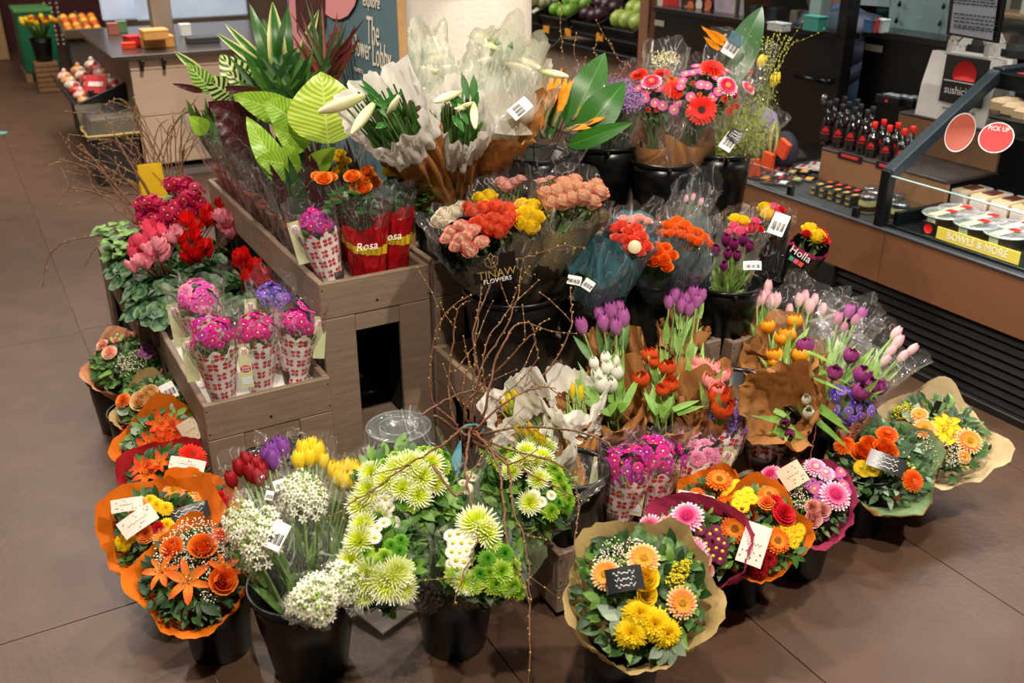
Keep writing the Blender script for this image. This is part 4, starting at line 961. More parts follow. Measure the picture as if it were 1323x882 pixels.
# ================================================================ SUSHI COUNTER
XS=2.92; ZS=.52; YE=at(950,233,ZS).y+.1
t=thing('sushi_counter','long wood fronted sushi counter with black louvred base on the right','counter',(XS,1.6,0))
bwn=mat('brownwood','7c5236',.5,var=.1,vs=4,stretch=(1,.12,1))
ysp=aX(1140,320,XS).y; zb=aX(1200,392,XS).z
for a,b in ((.3,ysp-.002),(ysp,YE)): mb=MB(); plankbox(mb,(XS,a,zb),(XS+.02,b,ZS-.012)); part('front_panel',mb,bwn,t,False)
mb=MB(); plankbox(mb,(XS-.005,.3,ZS-.012),(XS+.7,YE,ZS)); part('top',mb,mat('topgrey','3c3d42',.35,var=.1),t,False)
mb=MB(); plankbox(mb,(XS+.05,.3,.0),(XS+.7,YE-.02,ZS-.013)); part('carcass',mb,mat('carcblk','0b0a0a',.6),t,False)
nl=8; 
for k in range(nl):
    z=.03+(zb-.04)*k/nl; yl=aX(1075,360,XS).y; F=Matrix.Translation((XS+.03,(.3+yl)/2,z+.014))@Matrix.Rotation(.35,4,'Y'); mb=MB(); mb.bb((0,0,0),(.008,yl-.3,.024),F,0,.002); part('louvre',mb,mat('louv','1a1716',.45),t,False)
mb=MB(); plankbox(mb,(XS+.001,.3,0),(XS+.03,YE-.02,.03)); part('kick_rail',mb,mat('louv','1a1716',.45),t,False)
mb=MB(); plankbox(mb,(XS+.0,aX(1075,360,XS).y,.03),(XS+.03,YE-.02,zb)); part('end_panel',mb,mat('carcblk','0b0a0a',.6),t,False)
mb=MB(); plankbox(mb,(XS+.01,ysp,ZS),(XS+.018,YE,ZS+.085)); part('glass_edge',mb,glass('glassedge','f2faf7',.08),t,False)
mb=MB(); plankbox(mb,(XS+.01,YE-.01,ZS),(XS+.6,YE,ZS+.085)); part('glass_edge',mb,glass('glassedge','f2faf7',.08),t,False)
for x,y in ((1018,252),(1105,280)):
    q=at(x,y,ZS); mb=MB(); mb.bb((XS+.02,q.y,ZS+.02),(.02,.03,.04)); part('glass_clip',mb,BLK(),t,False)

YC=at(1137,291,ZS).y   # plane of the glass case side
# ---- stepped wooden riser with sauces
XR=3.22; a=aX(1062,190,XR); b=aX(1150,218,XR); zr=a.z
rw=mat('riserwood','8a6344',.5,var=.08,vs=5,stretch=(1,.12,1))
t=thing('display_riser','light brown wooden riser carrying the sauce bottles','riser',(XR,a.y,ZS))
mb=MB(); plankbox(mb,(XR,YC-.05,ZS),(XR+.02,a.y,zr-.012)); part('front_board',mb,rw,t,False)
mb=MB(); plankbox(mb,(XR+.02,a.y-.02,ZS),(XR+.3,a.y,zr-.012)); part('side_board',mb,rw,t,False)
mb=MB(); plankbox(mb,(XR-.002,YC-.05,zr-.012),(XR+.3,a.y,zr)); part('top_board',mb,mat('risertop','3a3432',.4),t,False)
XR2=XR+.27; zr2=aX(1190,150,XR2).z; ye2=aX(1162,142,XR2).y
mb=MB(); plankbox(mb,(XR2,YC-.05,zr),(XR2+.018,ye2,zr2-.01)); part('back_step',mb,rw,t,False)
mb=MB(); plankbox(mb,(XR2-.002,YC-.35,zr2-.01),(XR2+.3,ye2,zr2)); part('back_step_top',mb,mat('risertop','3a3432',.4),t,False)
for x,y in ((1098,203),(1148,216)):
    q=aX(x,y,XR-.003); mb=MB(); mb.bb(tuple(q),(.004,.13,.028)); lb=part('shelf_label',mb,mat('lbl','1a1012',.4),t,False); mb=MB(); mb.bb((q.x-.002,q.y,q.z),(.003,.09,.012)); part('print',mb,mat('signred','c22a2c',.5),lb,False)
def bottle(nm,label,px,py,X,z,h,r,cap,body,group,lab='c81c24'):
    q=aX(px,py,X); p=V((X,q.y,z)); t=thing(nm,label,'bottle',p,group,W=Matrix.Translation(p))
    mb=MB(); mb.lathe([(.0005,0),(r*.95,.001),(r,.005),(r,h*.52),(r*.85,h*.6),(r*.38,h*.7),(r*.36,h*.84),(.0005,h*.85)],18); part('body',mb,mat('soy','120807',.08,spec=.7,coat=.5),t,local=True)
    mb=MB(); mb.lathe([(r*.4,h*.82),(r*.44,h*.83),(r*.44,h*.99),(r*.38,h),(.0005,h)],16); part('cap',mb,mat('cap'+cap,cap,.4),t,local=True)
    mb=MB(); 
    def fn(u,v): a=PI*.75+u*PI*.9; return ((r+.0006)*math.cos(a),(r+.0006)*math.sin(a),h*(.12+.34*v))
    mb.grid(fn,8,1); l=part('label',mb,mat('btl'+body,body,.5),t,local=True)
    mb=MB()
    def fn(u,v): a=PI*.98+u*PI*.36; return ((r+.0011)*math.cos(a),(r+.0011)*math.sin(a),h*(.32+.12*v*math.sin(PI*u)))
    mb.grid(fn,8,1); 
    def fn(u,v): a=PI*.9+u*PI*.5; return ((r+.0011)*math.cos(a),(r+.0011)*math.sin(a),h*(.26+.02*v))
    mb.grid(fn,6,1); part('red_sun_print',mb,mat('lr'+lab,lab,.5),l,local=True); return t
k=0
for row,(dx,xs,yt) in enumerate(((.06,(1069,1085,1101,1117),(142,148,152,154)),(.13,(1077,1093,1108,1124),(138,144,148,150)),(.2,(1088,1104),(136,140)))):
    for x,y in zip(xs,yt):
        bottle('sauce_bottle','tall black capped dark sauce bottle standing on the wooden riser',x,y+20,XR+dx,zr,.185,.027,'17181b','241412','tall black capped sauce bottles'); 
for row,(dx,xs) in enumerate(((.05,(1128,1147,1166)),(.12,(1139,1157,1176)))):
    for i,x in enumerate(xs):
        bottle('sauce_bottle','short dark sauce bottle with a bright red cap on the wooden riser',x,178+i*5,XR+dx,zr,.145,.025,'d8201c','1c1412','red capped sauce bottles')
# boxes on the upper step
for i,(x,y) in enumerate(((1155,126),(1172,128),(1185,131))):
    q=aX(x,y,XR2+.12+.02*i); mb=MB(); mb.bb((0,0,.018),(.09,.13,.036)); tt=thing('flat_box','flat black box with grey squares on the upper step, '+['left','middle','right'][i]+' of three','box',(q.x,q.y,zr2+.0)); part('body',mb,mat('fbx','17181a',.35),tt,False,local=True)
    mb=MB()
    for u in (-.03,0,.03): mb.bb((0,u,.037),(.05,.02,.002))
    part('print',mb,mat('grey5','9aa0a4',.4),tt,False,local=True)
    mb=MB(); mb.lathe([(.0005,0),(.009,0),(.0095,.001)],12,0,Matrix.Translation((-.0455,.0,.018))@Matrix.Rotation(-PI/2,4,'Y')); part('red_sun_print',mb,mat('signred','c22a2c',.5),tt,local=True)
# ---- goods lying on the black top: flat packets, boxes, jars
pkc=['17181b','202226','141416']; rr=random.Random(21); k=0
for j in range(7):
    for i in range(7):
        X=XS+.08+.085*i*.9; y=YE-.13-.105*j
        if X>XR-.03 and y<a.y+.05: continue
        if y<a.y-.15 and X>XS+.12: continue
        if y<at(1085,245,ZS).y+.12: continue
        mb=MB(); F=Matrix.Translation((X,y,ZS+.006+.004*((i+j)%3)))@Matrix.Rotation(rr.uniform(-.15,.15)+.5,4,'Z')@Matrix.Rotation(-.06,4,'X'); mb.bb((0,0,0),(.075,.12,.009),F,0)
        c='d9d6cc' if (i>=4 and j<3) else pkc[k%3]
        tt=thing('flat_packet','flat '+('pale' if c=='d9d6cc' else 'black')+' printed packet lying on the dark counter top','packet',F.translation,'pale flat packets' if c=='d9d6cc' else 'black flat packets'); part('body',mb,mat('fp'+c,c,.3),tt,False)
        mb=MB(); mb.bb((0,.035,.0055),(.05,.014,.002),F); mb.bb((.0,-.0,.0055),(.03,.008,.002),F); part('red_print',mb,mat('signred','c22a2c',.5),tt,False)
        mb=MB(); mb.bb((-.01,-.035,.0055),(.045,.03,.002),F); part('photo_print',mb,mat(['ph1','ph2','ph3'][k%3],['d89a4a','d8d8d4','9aa060'][k%3],.5,var=.4,vs=60),tt,False); k+=1
for i in range(5):
    for j in range(2):
        q=at(1066+12*i+6,236+5*i,ZS); mb=MB(); zz=ZS+.022*j; gx=XS+.16; q=aX(1066+11*i,240+5*i,gx); mb.bb((gx,q.y,zz+.011),(.14,.031,.021)); tt=thing('sauce_packet_box','small black box with gold and red print, in the two layer row on the counter','box',(gx,q.y,zz),'small black boxes'); part('body',mb,mat('fbx','17181a',.35),tt,False)
        mb=MB(); mb.bb((gx-.03,q.y,zz+.022),(.03,.02,.001)); mb.bb((gx-.0705,q.y,zz+.011),(.002,.02,.008)); part('gold_print',mb,mat('gold','b08a4a',.5,var=.3,vs=60),tt,False)
        mb=MB(); mb.bb((gx+.03,q.y,zz+.022),(.022,.022,.001)); part('red_print',mb,mat('signred','c22a2c',.5),tt,False)
for i,(x,y,dx) in enumerate(((1121,262,.1),(1131,255,.17),(1127,243,.2),(1152,262,.15),(1163,266,.12),(1158,255,.2))):
    q=aX(x,y,XS+dx); p=V((XS+dx,q.y,ZS)); tt=thing('sauce_jar','squat glass jar of pale sauce with a silver lid on the counter top','jar',p,'sauce jars',W=Matrix.Translation(p)); mb=MB(); mb.lathe([(.0005,0),(.032,.001),(.035,.01),(.035,.045),(.028,.058)],20); part('body',mb,mat('jarb','b8a474',.15,coat=.5),tt,local=True)
    mb=MB(); mb.lathe([(.033,.056),(.034,.058),(.034,.07),(.031,.073),(.0005,.073)],20); part('lid',mb,mat('jarlid','8f9092',.2,metal=.9),tt,local=True)
    mb=MB(); mb.lathe([(.0355,.012),(.0355,.032)],20); part('label',mb,mat('jarlabel','3a1a18',.4,var=.4,vs=50),tt,local=True)
# ---- paper carrier bags
def bag(x0,y0,x1,y1,X,label,front=False):
    p=aX(x0,y1,X); q=aX(x1,y1,X); top=aX(x0,y0,X); wd=abs(p.y-q.y); h=top.z-p.z; yc=(p.y+q.y)/2; z0=zr2+.001; h=max(.2,top.z-z0)
    tt=thing('paper_bag',label,'bag',(X,yc,z0)); m=mat('bagpaper','eeeae4',.55,trans=.1,var=.04,bump=.2,bs=20); mb=MB(); d=.05
    vs=[]
    for (zz,w_,dd) in ((0,wd,d),(h*.5,wd*1.0,d*.8),(h,wd*.97,d*.25)):
        vs+=[(X-dd,yc-w_/2,z0+zz),(X-dd,yc+w_/2,z0+zz),(X,yc+w_/2*(.93),z0+zz),(X+dd,yc+w_/2,z0+zz),(X+dd,yc-w_/2,z0+zz),(X,yc-w_/2*.93,z0+zz)]
    fs=[(i,(i+1)%6,6+(i+1)%6,6+i) for i in range(6)]+[(6+i,6+(i+1)%6,12+(i+1)%6,12+i) for i in range(6)]+[tuple(range(5,-1,-1))]
    mb.add(vs,fs); part('body',mb,m,tt,False)
    for s_ in (-1,1):
        mb=MB(); hw=wd*.26; pts=[(-hw,0),(-hw*.95,.05),(-hw*.5,.095),(hw*.5,.095),(hw*.95,.05),(hw,0)]
        for (a0,b0),(a1,b1) in zip(pts,pts[1:]):
            dx=V((0,a1-a0,b1-b0)).normalized()*.0; nn=V((0,-(b1-b0),(a1-a0))).normalized()*.011
            A=V((X+s_*.014,yc+a0,z0+h+b0));B_=V((X+s_*.014,yc+a1,z0+h+b1)); mb.add([A-nn,B_-nn,B_+nn,A+nn,A-nn+V((.002,0,0)),B_-nn+V((.002,0,0)),B_+nn+V((.002,0,0)),A+nn+V((.002,0,0))],[(0,1,2,3),(7,6,5,4),(0,4,5,1),(3,2,6,7)])
        mb.bb((X+s_*.013,yc,z0+h-.02),(.003,wd*.62,.045),None,0,.001); part('handle',mb,m,tt,False)
    if front:
        s0=[aX(x,y,X-d-.002) for x,y in ((1222,82),(1279,82),(1262,127),(1210,124))]
        yc2=(s0[0].y+s0[1].y)/2; zc2=(s0[0].z+s0[2].z)/2; sw=.20; mb=MB(); mb.bb((X-d*1.0-.002,yc2,zc2),(.003,sw,.185)); l=part('black_label',mb,mat('fbx','17181a',.35),tt,False)
        mb=MB(); mb.lathe([(.0005,0),(.052,0),(.053,.001)],28,0,frame(V((X-d-.005,yc2,zc2+.026)),(-1,0,0))); 
        mb.v=[(v[0],v[1],max(v[2],zc2+.002)) for v in mb.v]; part('red_sun_print',mb,mat('sunred','d41c1c',.5),l)
        wt=mat('white_ink','eceae6',.5); mb=MB(); mb.bb((X-d-.005,yc2+.0,zc2-.006),(.001,.18,.004)); part('white_line',mb,wt,l,False)
        text('sushicircle',l,Matrix.Translation((X-d-.0045,yc2-.0,zc2-.042))@TS,.046,wt,xs=.85)
        text('www.sushicircle.de',l,Matrix.Translation((X-d-.002,yc2,zc2-.115))@TS,.02,mat('ink','2a2a2c'))
    return tt
bag(1212,62,1300,140,XR2+.22,'rear white paper carrier bag standing behind the labelled one')
bag(1206,70,1292,140,XR2+.14,'middle white paper carrier bag in the row of bags on the riser')
bag(1192,62,1286,146,XR2+.06,'front white paper carrier bag with a black label and red sun',True)
# ---- glass case
t=thing('glass_case','black framed slanted glass case of packed bowls on the sushi counter','display case',(XS,YC,ZS))
fr=mat('caseframe','15181b',.3,metal=.3); gy_=mat('framegrey','3c4750',.3,metal=.5)
A=aY(1137,291,YC); A.x=XS+.02; A.z=ZS; B1=aY(1146,226,YC); T1=aY(1288,96,YC); T2=V((T1.x+.35,YC,T1.z+.0))
B1=V((A.x,YC,B1.z))
def bar(p,q,w_,d_,m,nm):
    mb=MB(); d=(q-p); L_=d.length; F=frame((p+q)/2,d,upv=(0,1,0)); mb.bb((0,0,0),(w_,d_,L_),F,0,.004); part(nm,mb,m,t,False)
bar(A,B1+V((0,0,.02)),.045,.04,fr,'front_post'); bar(B1,T1,.05,.045,gy_,'slanted_frame'); bar(T1,T2,.05,.05,gy_,'top_frame')
bar(T2,V((T2.x,YC,ZS)),.04,.04,fr,'rear_post')
mb=MB(); mb.bb((T1.x+.12,YC-.8,T1.z-.02),(.26,1.6,.06)); part('top_canopy',mb,fr,t,False)
mb=MB(); q=aY(1308,93,YC-.06); mb.bb((T1.x+.03,YC-.12,T1.z+.012),(.03,.10,.003)); part('red_badge',mb,mat('signred','c22a2c',.5),t,False)
gl=glass('caseglass','fbfdfd',.03)
mb=MB(); mb.add([V((A.x,YC,ZS)),V((B1.x,YC,B1.z)),V((T1.x,YC,T1.z)),V((T2.x,YC,T2.z)),V((T2.x,YC,ZS))],[(0,1,2,3,4)]); part('side_glass',mb,gl,t,False)
mb=MB(); mb.add([V((B1.x,YC,B1.z)),V((T1.x,YC,T1.z)),V((T1.x,YC-1.6,T1.z)),V((B1.x,YC-1.6,B1.z))],[(0,1,2,3)]); part('front_glass',mb,gl,t,False)
mb=MB(); plankbox(mb,(A.x-.01,YC-1.6,ZS),(A.x-.004,YC-.03,ZS+.13)); part('low_front_glass',mb,glass('glassedge','f2faf7',.08),t,False)
mb=MB(); mb.bb((A.x-.007,YC-.8,B1.z),(.006,1.6,.006)); part('glass_lip',mb,mat('liptint','a8c8c4',.2),t,False)
mb=MB(); plankbox(mb,(A.x+.01,YC-1.6,ZS),(T2.x,YC-.02,ZS+.012)); part('case_floor',mb,mat('casefloor','101214',.35),t,False)
mb=MB(); plankbox(mb,(A.x+.02,YC-.06,ZS+.012),(T2.x,YC-.035,ZS+.06)); part('inner_rail',mb,fr,t,False)
mb=MB(); plankbox(mb,(T2.x-.02,YC-1.6,ZS),(T2.x,YC-.02,T1.z)); part('back_panel',mb,mat('caseback','1c2022',.4),t,False)
# shelf with rolls
xs_=A.x+.30; zs_=aX(1225,262,xs_).z; ysf=aX(1222,232,xs_).y
mb=MB(); plankbox(mb,(xs_,YC-1.6,zs_-.015),(T2.x-.02,ysf,zs_)); mb.bb((xs_-.003,(YC-1.6+ysf)/2,zs_-.03),(.008,ysf-YC+1.6,.07)); part('shelf',mb,fr,t,False)
for i in range(5):
    y=ysf-.06-.085*i; p=V((xs_+.09,y,zs_)); tt=thing('sushi_tray','small tray of wrapped rolls with a pale paper sleeve on the case shelf','food tray',p,'trays of rolls on the case shelf'); mb=MB(); mb.bb((p.x,y,zs_+.025),(.17,.07,.05),None,0,.006); part('tray',mb,film('tray','ffffff',.35,.2),tt,False)
    mb=MB(); mb.bb((p.x-.02,y,zs_+.028),(.12,.072,.052)); part('paper_sleeve',mb,mat('kraftp','c9ae88',.6),tt,False)
    mb=MB(); mb.bb((p.x+.0,y,zs_+.056),(.07,.045,.004)); part('food_label',mb,mat('foodlabel','5a2a22',.4,var=.4,vs=60),tt,False)
# top shelf wraps
for i in range(3):
    q=aX(1300+14*i,135+6*i,xs_+.18); mb=MB(); mb.bb((q.x,q.y,q.z),(.12,.07,.05),None,0,.012); one('wrapped_roll','kraft paper wrapped roll on the upper shelf at the right edge','food parcel',mb,mat('kraftp','c9ae88',.6),False,'wrapped rolls on the upper shelf')
q=aX(1310,152,xs_+.12); mb=MB(); plankbox(mb,(q.x-.05,YC-1.6,q.z-.01),(T2.x-.02,YC-.1,q.z)); part('upper_shelf',mb,fr,t,False)
# bowls
bl=[(1217,288,.13),(1238,272,.22),(1272,286,.22),(1258,302,.13),(1297,316,.13),(1316,296,.24)]
for i,(x,y,dx) in enumerate(bl):
    X=A.x+dx; q=aX(x,y,X); z=ZS+.012; p=V((X,q.y,z)); tt=thing('salad_bowl',['clear lidded bowl nearest the black corner post','clear lidded bowl at the back of the case, left','clear lidded bowl at the back of the case, middle','clear lidded bowl in front, second from the corner post','clear lidded bowl in front above the end of the yellow strip','clear lidded bowl at the right picture edge'][i],'bowl',p,W=Matrix.Translation(p))
    r=.072; mb=MB(); mb.lathe([(.0005,0),(.045,.001),(.05,.005),(r*.95,.052),(r,.054)],28); part('bowl',mb,mat('bowlkraft','6a4c34',.35,coat=.3),tt,local=True)
    mb=MB(); mb.lathe([(r,.054),(r+.003,.056),(r+.001,.062),(r*.9,.066),(r*.86,.062),(.0005,.062)],32); part('lid',mb,film('lidfilm','ffffff',.22,.15,gl=.25),tt,local=True)
    mb=MB(); mb.lathe([(r+.001,.055),(r+.004,.058),(r,.062)],32); part('lid_rim',mb,mat('lidrim','d8dcdc',.2),tt,local=True)
    mb=MB(); mb.bb((-.02,.0,.064),(.10,.034,.002)); mb.bb((-.064,0,.035),(.008,.034,.05)); part('paper_band',mb,mat('bandp','d9cba8',.6),tt,False,local=True)
    mb=MB(); mb.bb((.03,-.01,.067),(.03,.035,.002)); part('red_sticker',mb,mat('sunred','d41c1c',.5),tt,False,local=True)
# yellow strip and small logo
xf=A.x-.013
P=[aX(x,y,xf) for x,y in ((1212,292),(1320,322),(1312,339),(1205,306))]
mb=MB(); y0,y1=P[0].y,P[1].y; zc=ZS+.055
F=Matrix.Translation((xf,(y0+y1)/2,(P[0].z+P[3].z)/2)); L_=abs(y0-y1); hh=abs(P[0].z-P[3].z)
mb.bb((0,0,0),(.003,L_,hh),F,0,.001); yt=part('yellow_strip',mb,mat('yellowstrip','dccb52',.5,emit=0),t,False)
text('BOWLS & MORE',yt,Matrix.Translation((xf-.002,(y0+y1)/2,F.translation.z))@TS,hh*.85,mat('white_ink','eceae6',.5),xs=.88)
mb=MB(); mb.bb((xf,y0+.035,F.translation.z+.004),(.003,.06,hh*1.05)); lg=part('black_tag',mb,mat('fbx','17181a',.35),t,False)
mb=MB(); mb.lathe([(.0005,0),(.017,0),(.018,.001)],20,0,frame((xf-.003,y0+.035,F.translation.z+.004),(-1,0,0))); part('red_sun_print',mb,mat('sunred','d41c1c',.5),lg)
# round stickers on the glass
nG=V((-(T1.z-B1.z),0,(T1.x-B1.x))).normalized(); nG=-nG if nG.x>0 else nG
def sticker(px,py,r,P0,n,main=True):
    p=toplane(px,py,P0,n)+n*.002; F=frame(p,n); mb=MB(); mb.lathe([(.0005,0),(r,0)],36,0,F); s_=part('sticker',mb,mat('stickwhite','e8e2e0',.5),t)
    mb=MB(); mb.lathe([(.0005,.0006),(r*.94,.0006)],36,0,F); part('sticker_face',mb,mat('stickred','d0302e',.5) if main else mat('stickback','c0604a',.5),s_)
    if main: text('PICK UP',s_,F@Matrix.Translation((0,r*.55,.0015))@Matrix.Rotation(0,4,'Z'),r*.42,mat('white_ink','eceae6',.5),xs=.8)
d0=depth(B1.lerp(T1,.5)); _p=toplane(1287,178,B1,nG)+nG*.035; sticker(1287,178,21*depth(_p)/FPX,_p,(nG*.45+(CAM-_p).normalized()*.55).normalized()); 
sticker(1240,171,21*d0/FPX,V((0,YC-.03,0)),V((-.15,-1,.0)).normalized(),False)
# long counter lamp glow inside the case (case has its own light)
area('case_light',(A.x+.32,YC-.7,T1.z-.06),(A.x+.3,YC-.7,ZS),11,.12,1.3,(.92,.97,1))
# ---- person leaning behind the door
def person():
    X=4.35; q=lambda x,y,XX=X: aX(x,y,XX)
    hip=q(1094,100); hip.x=X; t=thing('person','person in a dark quilted jacket and blue jeans leaning forward behind the black door','person',(X,hip.y,0))
    chest=q(1090,32); neck=q(1078,10); head=q(1070,-3); k=depth(hip)/FPX
    def skin(nm,verts,edges,m,par=t):
        me=bpy.data.meshes.new(nm); me.from_pydata([v[0] for v in verts],[],edges); o=bpy.data.objects.new(nm,me); COL.objects.link(o)
        md=o.modifiers.new('s','SKIN'); sk=me.skin_vertices[0].data
        for i,v in enumerate(verts): sk[i].radius=(v[1],v[1]*(v[2] if len(v)>2 else 1)); sk[i].use_root=(i==0)
        md.use_smooth_shade=True; o.modifiers.new('b','SUBSURF').levels=2; o.modifiers['b'].render_levels=2
        dg=bpy.context.evaluated_depsgraph_get(); dg.update(); m2=bpy.data.meshes.new_from_object(o.evaluated_get(dg)); bpy.data.objects.remove(o)
        m2.materials.clear(); m2.materials.append(m); m2.polygons.foreach_set('use_smooth',[True]*len(m2.polygons)); return link(nm,m2,par,I())
    sk_=mat('skin','c08a6c',.5); Y=V((0,1,0))
    # whole body in one surface
    fL=V((X-.02,hip.y+.10,.05)); fR=V((X+.10,hip.y-.12,.05))
    v=[(hip,.13,1.1),(hip.lerp(chest,.5),.14,1.15),(chest,.16,1.2),(chest.lerp(neck,.6)+V((0,0,.01)),.09),(neck,.055),
       (hip+V((-.03,.09,-.08)),.095),(V((X-.06,hip.y+.12,.42)),.07),(fL,.045),(fL+V((-.12,.08,-.01)),.035),
       (hip+V((.05,-.09,-.08)),.095),(V((X+.02,hip.y-.08,.42)),.07),(fR,.045),(fR+V((-.12,.05,-.01)),.035),
       (chest+V((-.12,.14,-.0)),.07),(chest+V((-.2,.22,-.22)),.05),(chest+V((-.34,.30,-.26)),.032),
       (chest+V((.10,-.16,-.02)),.07),(chest+V((-.02,-.16,-.25)),.05),(chest+V((-.2,.02,-.3)),.032)]
    e=[(0,1),(1,2),(2,3),(3,4),(0,5),(5,6),(6,7),(7,8),(0,9),(9,10),(10,11),(11,12),(2,13),(13,14),(14,15),(2,16),(16,17),(17,18)]
    skin('body',v,e,mat('jeans','3a5274',.8,var=.15))
    jv=[(hip+V((0,0,.02)),.155,1.1),(hip.lerp(chest,.5),.165,1.15),(chest,.18,1.2),(chest.lerp(neck,.55),.10),(chest+V((-.12,.14,-.0)),.085),(chest+V((-.2,.22,-.22)),.062),(chest+V((-.31,.285,-.25)),.045),(chest+V((.10,-.16,-.02)),.085),(chest+V((-.02,-.16,-.25)),.062),(chest+V((-.17,.0,-.29)),.045)]
    skin('quilted_jacket',jv,[(0,1),(1,2),(2,3),(2,4),(4,5),(5,6),(2,7),(7,8),(8,9)],mat('jacket','323a50',.5,var=.2,vs=14,bump=.6,bs=25))
    # head looks left and down
    d=V((-.35,.75,-.35)).normalized(); F=frame(head,V((0,0,1))*.9+d*.3,upv=-d); mb=MB()
    def hd(u,v_):
        a=u*2*PI; ph=PI*v_; x=math.sin(ph)*math.cos(a)*.075; y=math.sin(ph)*math.sin(a)*.095; z=-math.cos(ph)*.12
        if z<0: y*=(1+.15*math.sin(a)); x*=.88
        if math.sin(a)>.9 and abs(z+.01)<.03: y+=.014
        return F@V((x,y,z))
    mb.grid(hd,28,20,close=True); hh_=part('head',mb,sk_,t)
    mb=MB(); mb.v=[]; mb.ico((0,.098,-.012),.014,0,2,(.8,1,1.5)); mb.v=[tuple(F@V(p)) for p in mb.v]; part('nose',mb,sk_,hh_)
    for s_ in (-1,1):
        mb=MB(); mb.ico((s_*.03,.086,.012),.01,0,2); mb.v=[tuple(F@V(p)) for p in mb.v]; part('eye',mb,mat('eyew','3a2a22',.3),hh_)
        mb=MB(); mb.ico((s_*.076,0,0),.02,0,2,(.4,.8,1.3)); mb.v=[tuple(F@V(p)) for p in mb.v]; part('ear',mb,sk_,hh_)
    mb=MB(); mb.ico((0,.086,-.055),.014,0,2,(1.6,.5,.4)); mb.v=[tuple(F@V(p)) for p in mb.v]; part('mouth',mb,mat('lips','a05a4c',.5),hh_)
    mb=MB()
    def hr(u,v_):
        a=u*2*PI; ph=PI*(.42+.58*v_); k_=1.1+.05*math.sin(a*13); lim=0 if math.sin(a)>.3 and v_<.35 else 1
        return F@V((math.sin(ph)*math.cos(a)*.078*k_,(math.sin(ph)*math.sin(a)*.096*k_-.008),-math.cos(ph)*.128+(.03 if not lim else 0)))
    mb.grid(hr,30,12,close=True); part('hair',mb,mat('greyhair','6a5c52',.7,var=.3,vs=60),hh_)
    for (p,dr_) in ((v[15][0],(v[15][0]-v[14][0]).normalized()),(v[18][0],(v[18][0]-v[17][0]).normalized())):
        s1=dr_.cross(V((0,0,1))).normalized(); mb=MB()
        mb.ico(tuple(p+dr_*.04),.036,0,2,(1,1,.6)); 
        for k_ in range(4): b=p+dr_*.06+s1*(.022*(k_-1.5)); mb.tube([b,b+dr_*.03+V((0,0,-.006)),b+dr_*(.05+.008*(k_ in(1,2)))+V((0,0,-.025))],[.0095,.0085,.006],8)
        b=p+dr_*.03-s1*.03; mb.tube([b,b-s1*.02+dr_*.03,b-s1*.018+dr_*.05],[.011,.0095,.007],8); part('hand',mb,sk_,t)
person()
# striped gourds, orange boxes and a lilac knitted bundle behind the grass bouquet
q=aX(1000,162,3.2); z0=ZS
t=thing('knitted_bundle','rolled lilac knitted scarf on a dark purple bag at the end of the sushi counter','scarf',(3.2,q.y,z0))
mb=MB(); mb.ico((3.26,q.y-.02,z0+.07),.08,0,3,(.7,.9,1.1)); part('bag',mb,mat('purplebag','2c2438',.7,var=.2),t)
for k in range(5):
    mb=MB(); mb.tube([(3.14-.01*k,q.y+.07*math.cos(a_/8*2*PI)*(1-.15*k),q.z+.02+.055*math.sin(a_/8*2*PI)*(1-.15*k)) for a_ in range(9)],.018,8); part('scarf_loop',mb,mat('lilacwool','8a80a0',.9,var=.2,vs=60,bump=.5,bs=120),t)
for i,(x,y) in enumerate(((1000,178),(984,190),(972,205))):
    g=aX(x,y,3.12); mb=MB()
    def fn(u,v): a_=u*2*PI; r_=.03*math.sin(PI*(v*.94+.03))*(1+.08*math.cos(6*a_)); return (g.x+r_*math.cos(a_),g.y+r_*math.sin(a_),g.z-.09+.17*v)
    mb.grid(fn,24,10,close=True)
    for q_ in range(len(mb.m)): mb.m[q_]=1 if (q_%24)//2%2 else 0
    one('striped_gourd',['tallest green and cream striped gourd beside the lilac scarf','middle green and cream striped gourd beside the bouquet','lowest striped gourd partly behind the bouquet cellophane'][i],'gourd',mb,[mat('gourd1','c8b878',.5),mat('gourd2','4a5a2c',.5)])
for i,(x,y) in enumerate(((1012,192),(993,208),(975,216))):
    g=aX(x,y,3.0); mb=MB(); mb.bb((g.x,g.y,g.z),(.02,.06,.075),Matrix.Translation(g)@Matrix.Rotation(.4-.3*i,4,'X')@Matrix.Translation(-g)); one('orange_card',['orange red folded card furthest right by the glass edge','middle orange red folded card','orange red folded card nearest the bouquet'][i],'card',mb,mat('orcard','d8481c',.5),False)

# ================================================================ BUCKETS
def bat(px,py,zr,z0,r0,r1,label,g=None): c=at(px,py,zr); bucket(c,r0,r1,zr-z0,label,g,z0); return V((c.x,c.y,zr-.03))
G1='black plastic flower buckets'
k_lily=bat(584,200,.90,.575,.115,.15,'large black bucket of paper wrapped lilies on the tall crate',G1)
k_strel=bat(690,196,.89,.575,.09,.115,'black bucket of orange bird of paradise flowers',G1)
k_stat=bat(779,181,.89,.575,.10,.13,'black bucket of purple sea lavender behind the bird of paradise leaves',G1)
k_mixa=bat(857,204,.85,.575,.085,.108,'black bucket holding the two kraft wrapped gerbera bouquets',G1)
k_grass=bat(930,192,.87,.575,.085,.108,'black bucket of grasses at the right end of the top row',G1)
k_rose=bat(663,370,.62,.335,.11,.145,'big black bucket of roses in dark sleeves, in the middle of the stand',G1)
k_teal=bat(763,375,.585,.335,.075,.10,'black bucket of coral roses in a teal sleeve',G1)
k_oro=bat(849,356,.575,.335,.085,.105,'black bucket of orange roses in grey green sleeves',G1)
k_tul=bat(939,362,.56,.335,.08,.105,'black bucket of purple and pink tulips in cellophane, middle row',G1)
